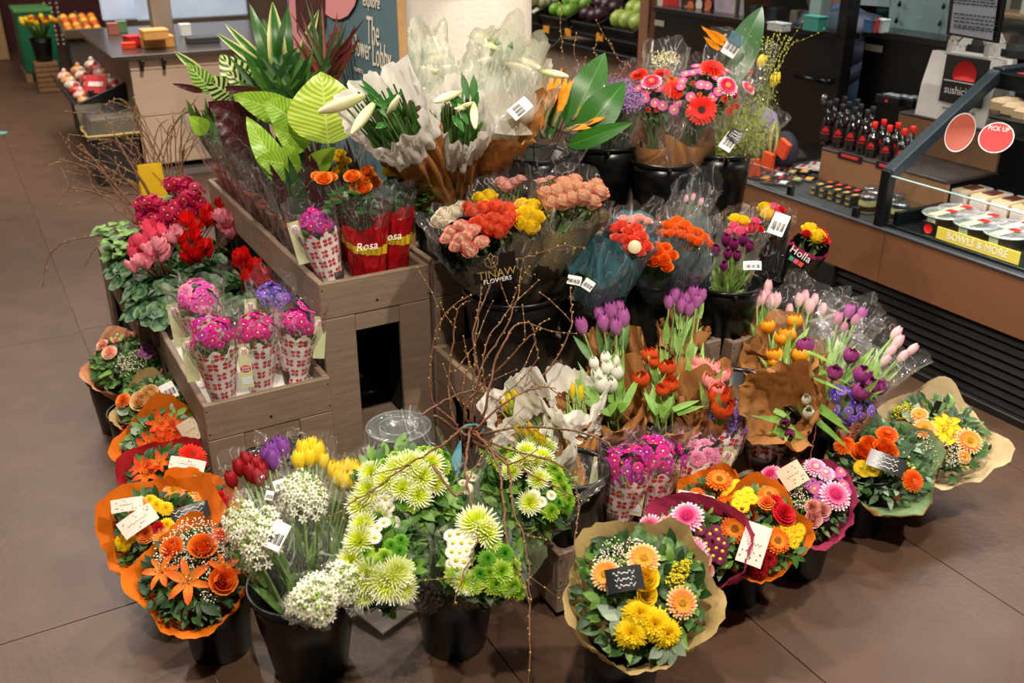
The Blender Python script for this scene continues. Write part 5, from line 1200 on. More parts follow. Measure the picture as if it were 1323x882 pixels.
k_hol=bat(1014,352,.52,.335,.06,.078,'small black bucket of tulips in black sleeves, right of the middle row',G1)
k_daff=bat(738,602,.375,.184,.075,.092,'black bucket of waxed paper daffodils on the low crate',G1)
k_kr1=bat(812,560,.34,.184,.07,.09,'black bucket under the kraft wrapped white tulips',G1)
k_kr2=bat(888,556,.34,.184,.07,.09,'black bucket under the kraft wrapped red tulips',G1)
k_kr3=bat(952,492,.38,.184,.07,.092,'black bucket with its empty rim showing behind the red tulips',G1)
k_kr4=bat(1062,520,.34,.184,.08,.10,'black bucket under the yellow and purple tulips',G1)
def fb(x,y,r0,r1,h,label): bucket((x,y),r0,r1,h,label,G1); return V((x,y,h-.03))
f_or=fb(.285,1.93,.07,.088,.205,'small black floor bucket under the orange lily bouquet, front left')
f_big=fb(.455,1.765,.085,.122,.25,'large black floor bucket at the front left holding cellophane bunches')
f_mum=fb(.785,1.67,.075,.11,.245,'black floor bucket of green and white chrysanthemums')
f_tan=fb(1.035,1.335,.075,.095,.21,'black floor bucket under the tan wrapped gerbera bouquet in front')
f_pk=fb(1.50,1.475,.07,.09,.2,'black floor bucket under the pink and orange wrapped bouquets')
f_mg=fb(1.715,1.475,.07,.09,.2,'black floor bucket under the magenta wrapped bouquet')
f_gr=fb(2.005,1.53,.07,.09,.2,'black floor bucket under the green lined bouquet')
f_rt=fb(2.215,1.545,.07,.09,.2,'black floor bucket under the rightmost tan wrapped bouquet')
f_l0=fb(.265,3.17,.07,.085,.2,'black floor bucket under the salmon wrapped bouquet on the left')
f_l1=fb(.285,2.88,.07,.085,.2,'black floor bucket under the cream rose bouquet on the left')
f_l2=fb(.29,2.64,.07,.085,.2,'black floor bucket under the rust alstroemeria bouquet')
f_l3=fb(.27,2.39,.07,.085,.2,'black floor bucket under the red wrapped bouquet')
f_l4=fb(.24,2.17,.07,.085,.2,'black floor bucket under the yellow flowers in orange paper')
# ================================================================ FLOOR BOUQUETS, right row
b=Bunch('bouquet','peach gerbera and yellow chrysanthemum bouquet in crumpled tan paper, nearest the camera',827,764,.3,88,f_tan-V((0,0,.10)),.72,(.0,-.05,0),.28,w=2.0,seed=3)
b.wrap('tan',flare=1.15,k=1.12,rim=.10,rimz=.22,corners=5,crum=.006).core().leaves(330,.038,.5,rad=.97,mi=(0,0,1,1,2))
b.fl([('g_peach',831,722,1.02),('g_peach',783,742,.98),('g_peach',880,778,.95),('r_yellow',833,746,1.0),('r_yellow',836,768,.7),('m_yelbig',826,792),('m_yelbig',846,806),('m_yelbig',862,818,.95),('m_yelbig',815,818,.95)],lift=.012)
b.x([('gyp',795,716,20,120),('gyp',778,728,12,60),('gyp',820,705,12,40),('sol',878,738,12,90),('sol',872,752,12,70),('sol',886,730,8,40),('leaf',800,800,770,780,18,3),('leaf',800,800,790,822,18,3),('leaf',800,798,812,772,16,3),('leaf',860,835,850,862,17,3),('leaf',868,830,888,848,15,3),('leaf',855,838,838,850,15,3),('leaf',870,832,866,864,14,3),('leaf',775,775,752,765,12,2),('leaf',775,775,760,788,10,2),('fern',820,700,850,690),('fern',850,745,885,760),('fern',862,770,893,790),('fern',770,760,760,735),('card',807,748,46,30,14,'black',.05)])
b=Bunch('bouquet','pink gerbera and plum daisy bouquet in deep pink paper behind the tan one',897,700,.28,62,f_pk-V((0,0,.1)),.6,(-.12,-.1,0),.25,w=2.28,seed=5)
b.wrap('pink',flare=1.2,k=1.12,rim=.06,rimz=.14,corners=3).core().leaves(120,.03,.5,rad=.85)
b.fl([('g_pink',888,669,1.15),('g_pink',840,684,1.1),('g_pink',893,714,1.15),('r_pale',908,722),('r_pale',900,703,.8),('r_pale',912,737,.9)],lift=.01)
b.fl([('d_plum',x,y,.9) for x,y in ((905,685),(917,690),(928,697),(912,702),(925,708),(933,712),(921,718),(930,722),(915,710),(935,702),(925,685))],lift=.008)
b.fl([('d_pale',x,y,1) for x,y in ((858,672),(866,680),(874,690),(868,668),(858,685))])
b.x([('card',873,695,27,24,10,'white',.04)])
b=Bunch('bouquet','orange gerbera, yellow aster and red carnation bouquet in orange paper, white card in front',978,682,.28,60,f_pk-V((0,0,.1)),.62,(.0,-.1,0),.28,w=2.36,seed=6)
b.wrap('orange',flare=1.2,k=1.08,rim=.1,rimz=.15).core().leaves(230,.03,.45,rad=.95,mi=(0,0,0,1,2))
b.fl([('g_orange',950,684,1.1),('g_orange',1003,698,1.05),('m_red',993,722,.9),('m_red',982,735,.85),('c_red',1012,665,1.1),('c_red',1000,650,.9),('g_orange',993,640,.8),('c_orange',990,650,.8)],lift=.012)
b.fl([('d_yel',x,y,1.0) for x,y in ((957,640),(966,636),(963,648),(972,645),(953,650),(960,656),(1014,682),(1024,686),(1019,694),(1030,692),(1025,700),(1033,684),(1018,675))],lift=.012)
b.fl([('h_berry',945,668),('h_berry',960,672),('h_berry',955,663)],lift=.01)
b.x([('leaf',1030,715,1045,705,8,0),('leaf',1028,718,1042,725,8,0),('leaf',1026,718,1030,735,8,0),('card',974,703,32,52,-12,'white',.05)])
b=Bunch('bouquet','small orange gerbera bouquet in orange paper tucked behind the pink one',922,650,.28,44,f_pk-V((0,0,.1)),.6,(-.0,-.1,0),.28,w=2.45,seed=7)
b.wrap('orange',flare=1.2,k=1.12,rim=.1,rimz=.2).core().leaves(100,.03,.45,rad=.9)
b.fl([('g_orange',929,621,1.05),('g_orange',909,660,1.05),('g_orange',938,656,1.0),('g_orange',900,640,.6)],lift=.012)
b.fl([('d_yel',x,y,1.) for x,y in ((944,630),(952,626),(948,638),(888,652),(884,658),(940,640))],lift=.01)
b.x([('card',899,644,46,14,-6,'white',.05)])
b=Bunch('bouquet','pink and white gerbera bouquet with lilac spray daisies in magenta paper',1045,646,.28,54,f_mg-V((0,0,.1)),.6,(.05,-.1,0),.25,w=2.5,seed=8)
b.wrap('magenta',flare=1.2,k=1.12,rim=.08,rimz=.14,corners=3).core().leaves(120,.03,.45,rad=.9)
b.fl([('g_pink',1078,641,1.2),('g_pink',996,614,.95),('g_ppink',1053,605,1.05),('g_ppink',1066,612,.8),('r_pale',1050,655),('r_pale',1063,658),('r_pale',1051,670,1.05)],lift=.012)
b.fl([(R.choice(('d_lilac','d_pink')),x,y,.9) for x,y in ((1050,622),(1060,626),(1068,620),(1052,632),(1060,636),(1084,618),(1090,626),(1074,613),(1045,628),(1056,643),(1086,610),(1093,635),(1066,668))],lift=.008)
b.fl([('d_plum',1008,628,.9),('d_plum',1000,638,.9),('d_plum',1012,640,.9)])
b.x([('gyp',1030,638,18,120),('gyp',1040,650,10,40),('card',1024,614,32,30,38,'tan',.05)])
mb=twigmesh([D(1038,630,2.5),D(1045,600,2.52),D(1050,575,2.55),D(1053,560,2.58)],.0035,3,False,side=1); part('red_twig',mb,[mat('redtwig','5a141c',.5)]*2,b.t)
b=Bunch('bouquet','orange germini and rose bouquet with ferns, kraft paper lined green, black card',1142,596,.28,68,f_gr-V((0,0,.1)),.5,(.08,-.15,0),.24,w=2.68,seed=9)
b.wrap('kraft',flare=1.1,k=1.10,rim=.12,rimz=.16,corners=4).core().leaves(190,.035,.45,rad=.92,mi=(0,1,1,3))
b.W.build('green_lining',paper('green'),b.t,outset=-.003,t0=.45)
b.fl([('g_germini',1091,576,1.05),('g_germini',1146,562,1.05),('g_germini',1178,621,1.05),('r_orange',1113,584,1.2),('r_orange',1122,572,1.0),('r_orange',1142,577,1.2),('r_orange',1150,583,1),('d_yel',1113,604,1.3),('d_yel',1128,607,1.3),('d_yel',1117,609,1.1)],lift=.012)
b.x([('fern',1130,560,1105,545),('fern',1100,600,1120,580),('fern',1140,560,1150,540),('fern',1160,580,1182,570),('fern',1190,630,1210,622),('fern',1175,600,1195,592),('leaf',1160,590,1180,577,12,1),('leaf',1095,600,1085,590,9,0),('card',1145,598,45,22,-14,'black',.05)])
b.fl([('k_bud',1170,590,.8),('k_bud',1176,600,.8)])
b=Bunch('bouquet','yellow and peach gerbera bouquet with baby breath in tan paper, furthest right',1212,562,.28,70,f_rt-V((0,0,.1)),.48,(.12,-.12,0),.24,w=2.78,seed=10)
b.wrap('cream',flare=1.1,k=1.10,rim=.14,rimz=.18,corners=4).core().leaves(220,.035,.45,rad=.92,mi=(0,1,1,2))
b.fl([('g_peach',1194,554,.95),('g_peach',1251,570,1.1),('g_peach',1188,536,.75),('l_yellow',1218,556,1.1),('l_yellow',1232,562,1.1),('l_yellow',1225,548,1.0),('g_peach',1245,590,.6)],lift=.012)
b.x([('gyp',1218,582,24,190),('gyp',1205,575,14,70),('gyp',1235,590,12,60),('sol',1163,534,12,80),('sol',1172,528,8,40),('leaf',1175,545,1165,520,11,3),('leaf',1180,540,1188,518,11,3),('leaf',1160,555,1150,545,10,3),('leaf',1165,560,1152,566,10,3),('leaf',1258,590,1278,582,13,0),('leaf',1250,598,1268,602,12,0),('leaf',1235,540,1250,535,8,1),('leaf',1225,538,1232,528,8,1),('leaf',1250,550,1268,545,8,1)])
b.fl([('k_bud',1254,596,.9),('k_bud',1245,603,.9)])
mb=MB(); mb.bb((0,0,0),(.03,.003,.05),Matrix.Translation(D(1209,528,2.8))@Matrix.Rotation(.4,4,'Y')); part('black_pick_card',mb,BLK(),b.t,False)
# ================================================================ FLOOR BOUQUETS, left row
b=Bunch('bouquet','pale peach carnation bouquet in salmon paper, furthest back on the left',162,466,.28,44,f_l0-V((0,0,.08)),.45,(-.15,-.05,0),.3,w=3.18,seed=11)
b.wrap('salmon',flare=1.1,k=1.13,rim=.12,rimz=.2).core().leaves(230,.035,.45,rad=.95,mi=(0,0,1,2))
b.fl([('c_peach',142,456,1.0),('c_peach',133,446,.8),('k_bud',150,436,1.),('r_pale',166,432,.7),('r_pale',150,440,.6),('r_pale',176,430,.6)],lift=.012)
b.fl([('d_lilac',x,y,1.1) for x,y in ((186,452),(193,450),(182,458),(190,460),(196,456),(186,446))],lift=.008)
b.x([('gyp',172,466,18,170),('gyp',160,474,12,60)])
b=Bunch('bouquet','cream rose and peach carnation bouquet with red berries, second on the left',202,524,.28,46,f_l1-V((0,0,.08)),.5,(-.12,-.05,0),.3,w=2.98,seed=12)
b.wrap('tan',flare=1.1,k=1.1,rim=.14,rimz=.18).core().leaves(230,.04,.5,rad=.95,mi=(0,1,2,2,3))
b.fl([('r_cream',182,518,1.2),('r_cream',193,508,1.15),('r_cream',196,520,1.1),('c_peach',204,530,1.15),('c_orange',160,518,.9),('m_rust',208,512,.8),('m_rust',218,520,.7)],lift=.012)
b.fl([('h_berry',162,552,1),('h_berry',175,545,.9),('d_plum',225,515,.9),('d_plum',232,522,.9),('d_plum',228,528,.8)])
b.x([('gyp',215,540,12,70),('gyp',228,535,10,50),('card',218,505,18,22,20,'label',.03),('leaf',165,535,150,525,14,3),('leaf',168,510,160,500,12,2)])
b=Bunch('bouquet','rust red alstroemeria bouquet in orange paper with a patterned card, third on the left',212,572,.28,54,f_l2-V((0,0,.08)),.55,(-.08,-.05,0),.3,w=2.8,seed=13)
b.wrap('orange',flare=1.1,k=1.1,rim=.12,rimz=.18).core().leaves(200,.035,.5,rad=.95,mi=(0,0,1,2,3))
b.fl([('l_rust',x,y,R.uniform(1.1,1.4)) for x,y in ((208,548),(216,556),(222,548),(228,560),(212,568),(196,572),(188,578),(204,582),(216,586),(222,576),(230,572),(210,595),(200,590),(212,602))],lift=.014)
b.fl([('h_berry',178,582,1),('h_berry',183,592,.9),('h_berry',173,590,.8)])
b.x([('leaf',180,560,168,552,11,3),('leaf',175,575,160,575,11,3),('leaf',185,605,172,600,11,3),('card',246,556,24,30,24,'tan',.04)])
b=Bunch('bouquet','dark red gerbera bouquet in red paper with a long white card, fourth on the left',212,618,.26,52,f_l3-V((0,0,.08)),.55,(-.08,-.05,0),.3,w=2.62,seed=14)
b.wrap('red',flare=1.1,k=1.12,rim=.12,rimz=.18).core().leaves(230,.035,.45,rad=.95,mi=(0,0,1,1))
b.fl([('l_rust',190,612,1.4),('l_rust',182,604,1.1),('l_rust',206,598,1.1),('g_redsm',248,589,.9),('m_red',262,597,.7),('h_berry',183,630,1),('h_berry',200,606,.8)],lift=.012)
b.x([('gyp',240,610,16,60),('fern',200,620,180,635),('fern',225,615,205,632),('leaf',205,615,180,632,9,1),('leaf',215,620,200,640,9,0),('card',242,600,44,16,-20,'white',.05)])
b=Bunch('bouquet','yellow aster and peach gerbera bouquet in broad orange paper with two white cards',205,682,.26,68,f_l4-V((0,0,.08)),.62,(-.12,-.02,0),.22,w=2.42,seed=15)
b.wrap('orange',flare=1.1,k=1.12,rim=.12,rimz=.22,corners=3).core().leaves(150,.035,.45,rad=.85,mi=(0,0,1,1))
b.fl([('m_yellow',202,652,.85),('m_yellow',214,656,.8),('m_yellow',158,700,.95),('m_yellow',170,692,.7),('m_yellow',215,678,.75),('g_peach',180,655,.85),('c_orange',188,690,.9),('c_red',205,683,.7),('h_berry',160,690,.8),('g_peach',210,695,.7),('m_yellow',193,646,.7)],lift=.012)
b.x([('leaf',165,675,150,665,9,0),('leaf',190,700,180,712,9,0),('card',178,673,46,24,26,'white',.05),('card',164,652,38,17,-2,'white',.045)])
b=Bunch('bouquet','peach gerbera bouquet in orange paper with a small black card, beside the crate corner',252,652,.27,48,f_l4-V((0,0,.08)),.62,(.05,.0,0),.2,w=2.52,seed=16)
b.wrap('orange',flare=1.1,k=1.1,rim=.12,rimz=.2,corners=3).core().leaves(80,.03,.45,rad=.8)
b.fl([('g_peach',226,634,.9),('g_peach',264,642,.95),('m_yellow',248,636,.6),('c_red',284,645,.9),('c_red',274,652,.7)],lift=.01)
b.x([('card',244,663,50,20,4,'black',.06)])
b=Bunch('bouquet','orange lily bouquet covered in baby breath, in orange paper at the front left',250,742,.27,68,f_or-V((0,0,.1)),.58,(-.08,-.05,0),.28,w=2.2,seed=17)
b.wrap('orange',flare=1.15,k=1.1,rim=.12,rimz=.2,corners=4).core().leaves(240,.035,.45,rad=.93,mi=(0,1,1,1))
b.fl([('l_orange',242,750,1.25),('l_orange',208,738,1.0),('r_orange',262,706,1.4),('r_orange',288,750,1.35),('l_orange',290,735,.9),('r_orange',222,708,1.2),('r_orange',285,692,.9)],lift=.016)
b.x([('gyp',250,700,34,330),('gyp',225,715,24,170),('gyp',280,712,22,150),('gyp',255,735,20,90),('gyp',270,770,10,30),('fern',260,770,275,795),('fern',240,775,225,790),('fern',285,765,300,785),('fern',215,755,200,745),('leaf',260,780,285,795,14,1),('leaf',225,775,205,785,12,1)])
# ================================================================ FRONT BUCKET: cellophane bunches
def tul(name,label,kind,pts,B,cx,cy,rpx,w,wrapk=1.15,over=.05,seed=1,film_=True,lc='9ab86c',blades=2,r=.0035,R_=None,stem=.35,lk='tlp',BL=.12,bw=.022,flare=1.0,cards=(),tilt=.4,lean=(0,0,0),r0=.02,m=None,group=None,**kw):
    b=Bunch(name,label,cx,cy,0,rpx,B,tilt,lean,.25,w=w,seed=seed,cat='flowers',group=group)
    b.stems([(x,y) for x,y,*_ in pts],r,lc,blades,BL,bw,key=lk); b.fl([(kind,)+tuple(p) if isinstance(kind,str) else (kind[i%len(kind)],)+tuple(p) for i,p in enumerate(pts)],stem=stem)
    if film_: b.wrap('x','clear_sleeve',r0,wrapk,over,m or CELLO(),flare=flare,rim=.10,rimz=.25,crum=.006,**kw)
    if cards: b.x([('card',)+c for c in cards])
    return b
tul('tulip_bunch','bunch of dark red tulips in cellophane at the front left','t_red',[(310,607,.95),(322,600,1),(333,603,1),(340,612,1),(325,614,1.05),(334,620,1),(300,622,.95),(318,596,.85)],f_big-V((0,0,.14)),322,612,34,2.33,seed=20,over=.03)
tul('tulip_bunch','bunch of violet tulips in cellophane behind the white flowers at the front left','t_purple',[(352,585,1),(366,582,1),(354,597,1.1),(345,590,.9),(360,576,.9)],f_big-V((0,0,.14)),357,592,28,2.36,seed=21,over=.03,cards=((363,626,18,14,10,'label',.03),(348,640,10,12,-20,'label',.03)))
tul('tulip_bunch','bunch of bright yellow tulips in cellophane right of the violet ones','t_yellow',[(392,584,1),(410,588,1.05),(400,594,.95),(386,598,1),(404,578,.8),(418,598,.8)],f_big-V((0,0,.14)),400,592,30,2.36,seed=22,over=.03)
tul('tulip_bunch','bunch of yellow tulips leaning right against the green chrysanthemums','t_yellow',[(440,612,.95),(451,608,1),(459,614,1),(446,624,1),(438,620,.9),(455,624,1),(431,610,.85)],f_big-V((0,0,.14)),445,618,28,2.28,seed=23,over=.03)
# star of bethlehem bunches: each a stem head of white stars and green buds
def ornitho():
    mb=MB(); rr=random.Random(8)
    for i in range(34):
        t=(i+.5)/34; a=i*2.4; z=.07*(t-.3); r=(.019*(1-.7*t)+.004)*rr.uniform(.7,1.3); P=V((r*math.cos(a),r*math.sin(a),z)); d=V((math.cos(a),math.sin(a),.5+t))
        if t<.84:
            F=frame(P+d*.006,d,a)
            for k in range(6):
                q=2*PI*k/6; mb.add([(0,0,0),(.007*math.cos(q-.4),.007*math.sin(q-.4),.001),(.0125*math.cos(q),.0125*math.sin(q),.002),(.007*math.cos(q+.4),.007*math.sin(q+.4),.001)],[(0,1,2,3)],0,F)
            mb.ico(tuple(P+d*.008),.0024,1,1)
        else: mb.ico(tuple(P),.0045,1 if t<.93 else 2,1,(1,1,1.5))
    return G('star_flower_spike',mb,[pm('orn','f4f1e2'),mat('ornb','8fb04a',.5,var=.2),mat('ornw','dfe6b8',.5)])
FL['o_spike']=ornitho
def orn(label,pts,cx,cy,rpx,w,seed,cards=(),over=.04,k=1.2,lean=(0,0,0),tilt=.5,B=None):
    return tul('star_flower_bunch',label,'o_spike',pts,B if B is not None else f_big-V((0,0,.14)),cx,cy,rpx,w,k,over,seed,cards=cards,r=.004,lc='6f9a44',blades=1,stem=.4,lean=lean,tilt=tilt,lk='tlo')
orn('white star flowers with green buds leaning left over the bucket rim, long white label',[(320,672,1.1),(336,690,1.1),(315,695,1),(345,700,1.1),(330,715,1),(350,680,1),(305,680,.9)],332,690,40,2.14,24,cards=((342,664,13,20,-30,'label',.03),(358,692,22,36,-28,'label',.04)),lean=(-.2,0,0))
orn('bunch of white star flowers standing upright in the middle of the front left bucket',[(378,640,1),(392,650,1),(402,640,1),(390,632,1),(410,652,.9)],393,645,30,2.22,25)
orn('bunch of white star flowers drooping over the front rim of the large bucket',[(395,770,1.1),(408,762,1.1),(400,782,1.1),(415,778,1.1),(388,780,1),(412,792,1)],402,776,30,2.0,26,lean=(0,-.3,-.2),over=.03,B=V((.455,1.765,.17)))
orn('small bunch of white star flowers at the right edge of the large bucket',[(440,745,1),(450,752,1),(436,758,1),(444,766,.9)],444,752,26,2.06,27,lean=(.1,-.2,-.1),over=.03,B=V((.455,1.765,.17)))
# ================================================================ chrysanthemum bouquets
def mumb(label,cx,cy,rpx,w,B,seed,N,kinds,daisies,lean=(0,0,0),tilt=.55,sq=1,over=.045,explicit=(),mind=.22,film_=True,k=1.2,group=None,dome=.35,tint=None):
    b=Bunch('chrysanthemum_bouquet',label,cx,cy,0,rpx,B,tilt,lean,dome,w=w,seed=seed)
    b.core().leaves(330,.05,.5,rad=.97,mi=(0,0,2,2,1),lift=-.03,jit=.05)
    b.fl(explicit,lift=.008); 
    if N: scatter(b,kinds,N,.92,mind,lift=.0)
    if daisies: b.fl([('d_white',x,y,R.uniform(.8,1.05)) for x,y in daisies],lift=.012)
    if film_: b.wrap('x','clear_sleeve',.03,k,over,tint or CELLO(),flare=1.0,rim=.12,rimz=.22,crum=.006)
    return b
mumb('tall bouquet of cream spider and lime green chrysanthemums in the middle front',522,630,72,2.24,f_mum-V((0,0,.12)),30,0,(),[(487,641),(499,645),(490,655),(503,655),(499,664),(495,636),(506,640),(509,675),(483,650),(512,630)],lean=(-.05,-.05,.15),
  explicit=[('m_spider',x,y,s) for x,y,s in ((530,603,1.0),(545,618,1),(513,607,.9),(478,635,1),(468,652,.95),(500,622,.95),(555,600,.9),(540,640,.9),(520,632,.9),(490,668,.8),(562,625,.8),(480,612,.8))]+[('m_lime',x,y,s) for x,y,s in ((562,585,1),(548,583,.95),(572,600,1),(497,600,1),(490,612,.9),(510,590,.8),(527,588,.8),(505,632,.8),(470,625,.7),(533,652,.8))]+[('m_green',x,y,1) for x,y in ((575,588),(483,602),(520,650))],k=1.2)
mumb('bouquet of cream spider and green pompon chrysanthemums leaning left, in cellophane',490,722,56,2.1,f_mum-V((0,0,.12)),31,0,(),[(475,678),(488,682),(485,695),(496,676),(478,690)],lean=(-.25,-.1,0),
  explicit=[('m_spider',x,y,s) for x,y,s in ((465,700,1),(475,745,1.1),(500,752,1.2),(512,740,1),(455,725,.9),(520,760,.9),(470,765,.9),(470,680,.9))]+[('m_green',x,y,1) for x,y in ((505,705),(516,712),(508,722),(518,698))]+[('m_lime',x,y,1) for x,y in ((490,730),(478,728),(472,715),(497,720),(524,735))])
mumb('bouquet of small white daisies, spider and bright green pompon chrysanthemums, front middle',627,716,54,2.08,f_mum-V((0,0,.12)),32,0,(),[(582,692),(592,690),(602,694),(586,702),(597,702),(608,702),(584,713),(594,714),(603,712),(590,724),(600,726),(582,728),(610,690),(594,735)],lean=(.12,-.15,0),
  explicit=[('m_spider',616,678,1.25),('m_spider',628,690,1.0),('m_limebig',636,700,.8),('m_green',630,722,1.2),('m_green',652,715,1.25),('m_green',620,742,1.1),('m_limebig',648,738,1.05),('m_lime',632,740,.9),('m_lime',664,732,.9),('m_lime',641,755,1.1),('m_lime',662,758,1.1),('m_limebig',590,742,.9),('m_limebig',610,752,.9),('m_spider',600,752,.7),('m_lime',672,765,.8)],tint=film('cello2','f2ffd0',.08,.6))
mumb('bouquet of lime green chrysanthemums and pale stars leaning right in cellophane',690,628,62,2.3,f_mum-V((0,0,.12)),33,0,(),[(700,648),(712,640),(690,640)],lean=(.2,-.05,.1),
  explicit=[('m_lime',x,y,s) for x,y,s in ((722,618,1.1),(728,632,1),(716,606,1),(700,612,.9),(735,645,.9),(712,660,1),(640,590,1.1),(652,583,1),(664,592,1),(648,600,.9),(630,578,1))]+[('m_spider',x,y,.8) for x,y in ((680,585),(688,598),(700,592),(676,600),(690,575),(705,578),(695,620),(684,650),(662,610))]+[('m_green',x,y,.9) for x,y in ((722,650),(733,655),(715,645))])
mumb('unopened daisy bunch in a rounded clear sleeve behind the twigs',612,640,40,2.34,f_mum-V((0,0,.12)),34,0,(),[(612,618),(598,625),(604,632),(590,640)],lean=(0,0,.3),explicit=[('d_white',606,612,.7)])

# ================================================================ waxed paper daffodils
def daff(label,cx,cy,rpx,w,pts,seed,lean,tilt=.5,k=1.0):
    b=Bunch('daffodil_bunch',label,cx,cy,0,rpx,k_daff-V((0,0,.15)),tilt,lean,.2,w=w,seed=seed,cat='flowers')
    b.stems([(x+dx,y+dy) for x,y in pts for dx,dy in ((0,0),(-8,2),(7,-2),(4,5),(-5,-5))],.0025,'7ea846',1,.06,.01,.85); b.fl([('t_daff',x,y,1) for x,y in pts],stem=.3)
    b.wrap('kraft',flare=1,k=k,over=-.01,r0=.03,rim=.12,rimz=.3,crum=.007,corners=3)
    b.W.build('waxed_rim',MILK(),b.t,t0=.72,t1=1.0,outset=.002)
    W=Wrap(b.B,b.P+b.n*.03,b.n,.03,b.R*k*1.04,1.0,.12,.35,.008,3,seed); W.build('waxed_collar',MILK(),b.t,t0=.84); return b
daff('yellow daffodil buds in a waxed kraft cone, upper of the two left ones',672,530,44,2.47,[(668,517),(676,522),(655,528),(690,528),(660,520)],40,(-.25,0,.15))
daff('yellow daffodil buds in a waxed kraft cone, lower and nearest the chrysanthemums',690,566,46,2.38,[(681,563),(696,567),(686,558),(702,572),(672,560)],41,(-.25,-.1,.1))
daff('waxed kraft cone of daffodils turned away, beside the white tulips',742,512,36,2.55,[(740,508),(750,512)],42,(-.05,0,.3))
# ================================================================ kraft wrapped tulips
def kr(label,kind,pts,B,cx,cy,rpx,w,seed,lean=(0,0,0),tilt=.45,k=1.15,over=-.02,pk='kraft',BL=.11,bw=.022,blades=2,extra=(),rimz=.4,lc='8fb85a',drop=.13,name='tulip_bunch',flare=.9,st=.35):
    b=Bunch(name,label,cx,cy,0,rpx,V(B)-V((0,0,drop)),tilt,lean,.25,w=w,seed=seed,cat='flowers')
    b.stems([(p[0],p[1]) for p in pts],.0032,lc,blades,BL,bw,.72,key='tlk'+lc); b.fl([(kind if isinstance(kind,str) else kind[i%len(kind)],)+tuple(p) for i,p in enumerate(pts)],stem=st)
    b.wrap(pk,flare=flare,k=k,over=over,r0=.03,rim=.14,rimz=rimz,crum=.008,corners=3); b.x(list(extra)); return b
kr('white fringed tulips with many green leaves in kraft paper','t_white',[(772,488,1),(785,478,1),(798,484,1),(777,500,1.05),(790,500,1.05),(768,472,.9),(783,466,.9),(795,470,.9)],k_kr1,785,498,44,2.57,50,(-.1,0,.1),over=-.03,extra=[('blade',770,520,738,480,9),('blade',775,520,745,462,8),('blade',790,520,785,450,9),('blade',800,525,798,444,10),('blade',805,530,828,478,11),('blade',768,525,732,500,10),('blade',778,528,752,515,14),('blade',800,530,812,520,14),('blade',790,535,770,528,12),('blade',785,535,800,515,13)])
b=kr('red and orange peony tulips in a broad kraft cone, middle of the lower tier','t_peored',[(840,462,1),(862,478,1),(829,493,.95),(866,500,1),(856,506,.8),(846,470,.7)],k_kr2-V((.05,0,0)),858,505,52,2.57,51,(.0,0,.15),over=-.035,extra=[('blade',840,530,845,495,10),('blade',870,530,905,515,10),('blade',875,535,912,522,9),('blade',850,535,832,505,12),('blade',855,535,870,510,12),('blade',860,538,850,520,14)])
kr('two pink peony tulips and white buds in the back of a kraft cone','t_peopk',[(918,478,1.1),(905,472,1),(930,488,1.15),(897,477,.6)],k_kr2,905,490,34,2.68,52,(.1,0,.2),over=.0)
kr('pale pink and coral orange peony tulips at the right rim of the kraft cones',('t_peopk','t_peored','t_peored'),[(920,495,1.15),(928,515,1.25),(932,530,1.3),(925,505,1.)],k_kr2+V((.06,0,0)),926,515,26,2.57,53,(.15,-.1,.1),over=-.03)
b=kr('purple fringed tulips rising at the left behind the white ones','t_violet',[(752,424,1.05),(789,405,1.1),(780,420,1.1),(805,414,1.1),(796,425,1.05),(774,408,.9),(800,400,.9)],k_kr1,792,430,42,2.72,54,(-.15,0,.5),over=-.06,BL=.1,k=.9,lc='5f8a4a')
kr('purple fringed tulips in kraft paper in the middle of the stand','t_violet',[(864,393,.9),(872,385,1),(885,390,1),(895,382,1),(880,398,1),(900,392,.9),(890,402,.9),(906,384,.9)],k_kr2+V((.05,.12,0)),885,398,32,2.86,55,(0,0,.6),over=-.06,BL=.08,k=1.0)
kr('pink tulips in a tall kraft sleeve behind the yellow peony tulips','t_pinkw',[(992,373,1),(985,388,1.1),(995,392,1.1),(1003,390,1.05),(978,392,.9),(990,380,.9)],k_kr4+V((-.12,.15,0)),992,400,30,3.02,56,(0,0,.6),over=-.05,BL=.08,k=1.1)
b=kr('yellow and purple peony tulips in kraft paper at the right','t_peoor',[(992,425,.95),(1018,436,1.1),(1002,462,1.05),(1026,418,.95),(1034,462,1.0),(1010,440,.9),(1000,470,.7)],k_kr4-V((.08,0,0)),1012,445,44,2.86,57,(-.1,0,.2),over=-.02)
b.fl([('t_peopur',1040,450,1.1)],stem=.35)
b=kr('loose purple tulips lying out to the right over a kraft cone','t_peopur',[(1098,462,.95),(1078,484,.95),(1112,486,1.15),(1122,500,1.1),(1133,503,1.0),(1110,508,1.1),(1138,498,.8)],k_kr4,1085,470,50,2.72,58,(.45,-.05,-.05),tilt=.35,over=-.06,BL=.12,st=.2,extra=[('blade',1040,455,1080,470,14),('blade',1060,480,1100,495,10),('blade',1050,490,1095,505,10)])
b=kr('tipped kraft cone of dark violet tulips hanging downwards, big bare paper side',('t_dark',),[(1014,546,1.),(1020,560,1.),(1010,570,.9)],k_kr4-V((.12,.0,0)),1000,530,50,2.60,59,(.05,-.35,-.05),tilt=.5,over=.05,st=.1,extra=[('blade',1000,540,1030,555,12),('blade',1000,555,1035,575,12),('blade',1005,560,1040,585,14),('blade',1010,550,1045,570,10),('blade',1000,530,1022,540,9)],drop=-.02,k=1.1,flare=.8,rimz=.6)
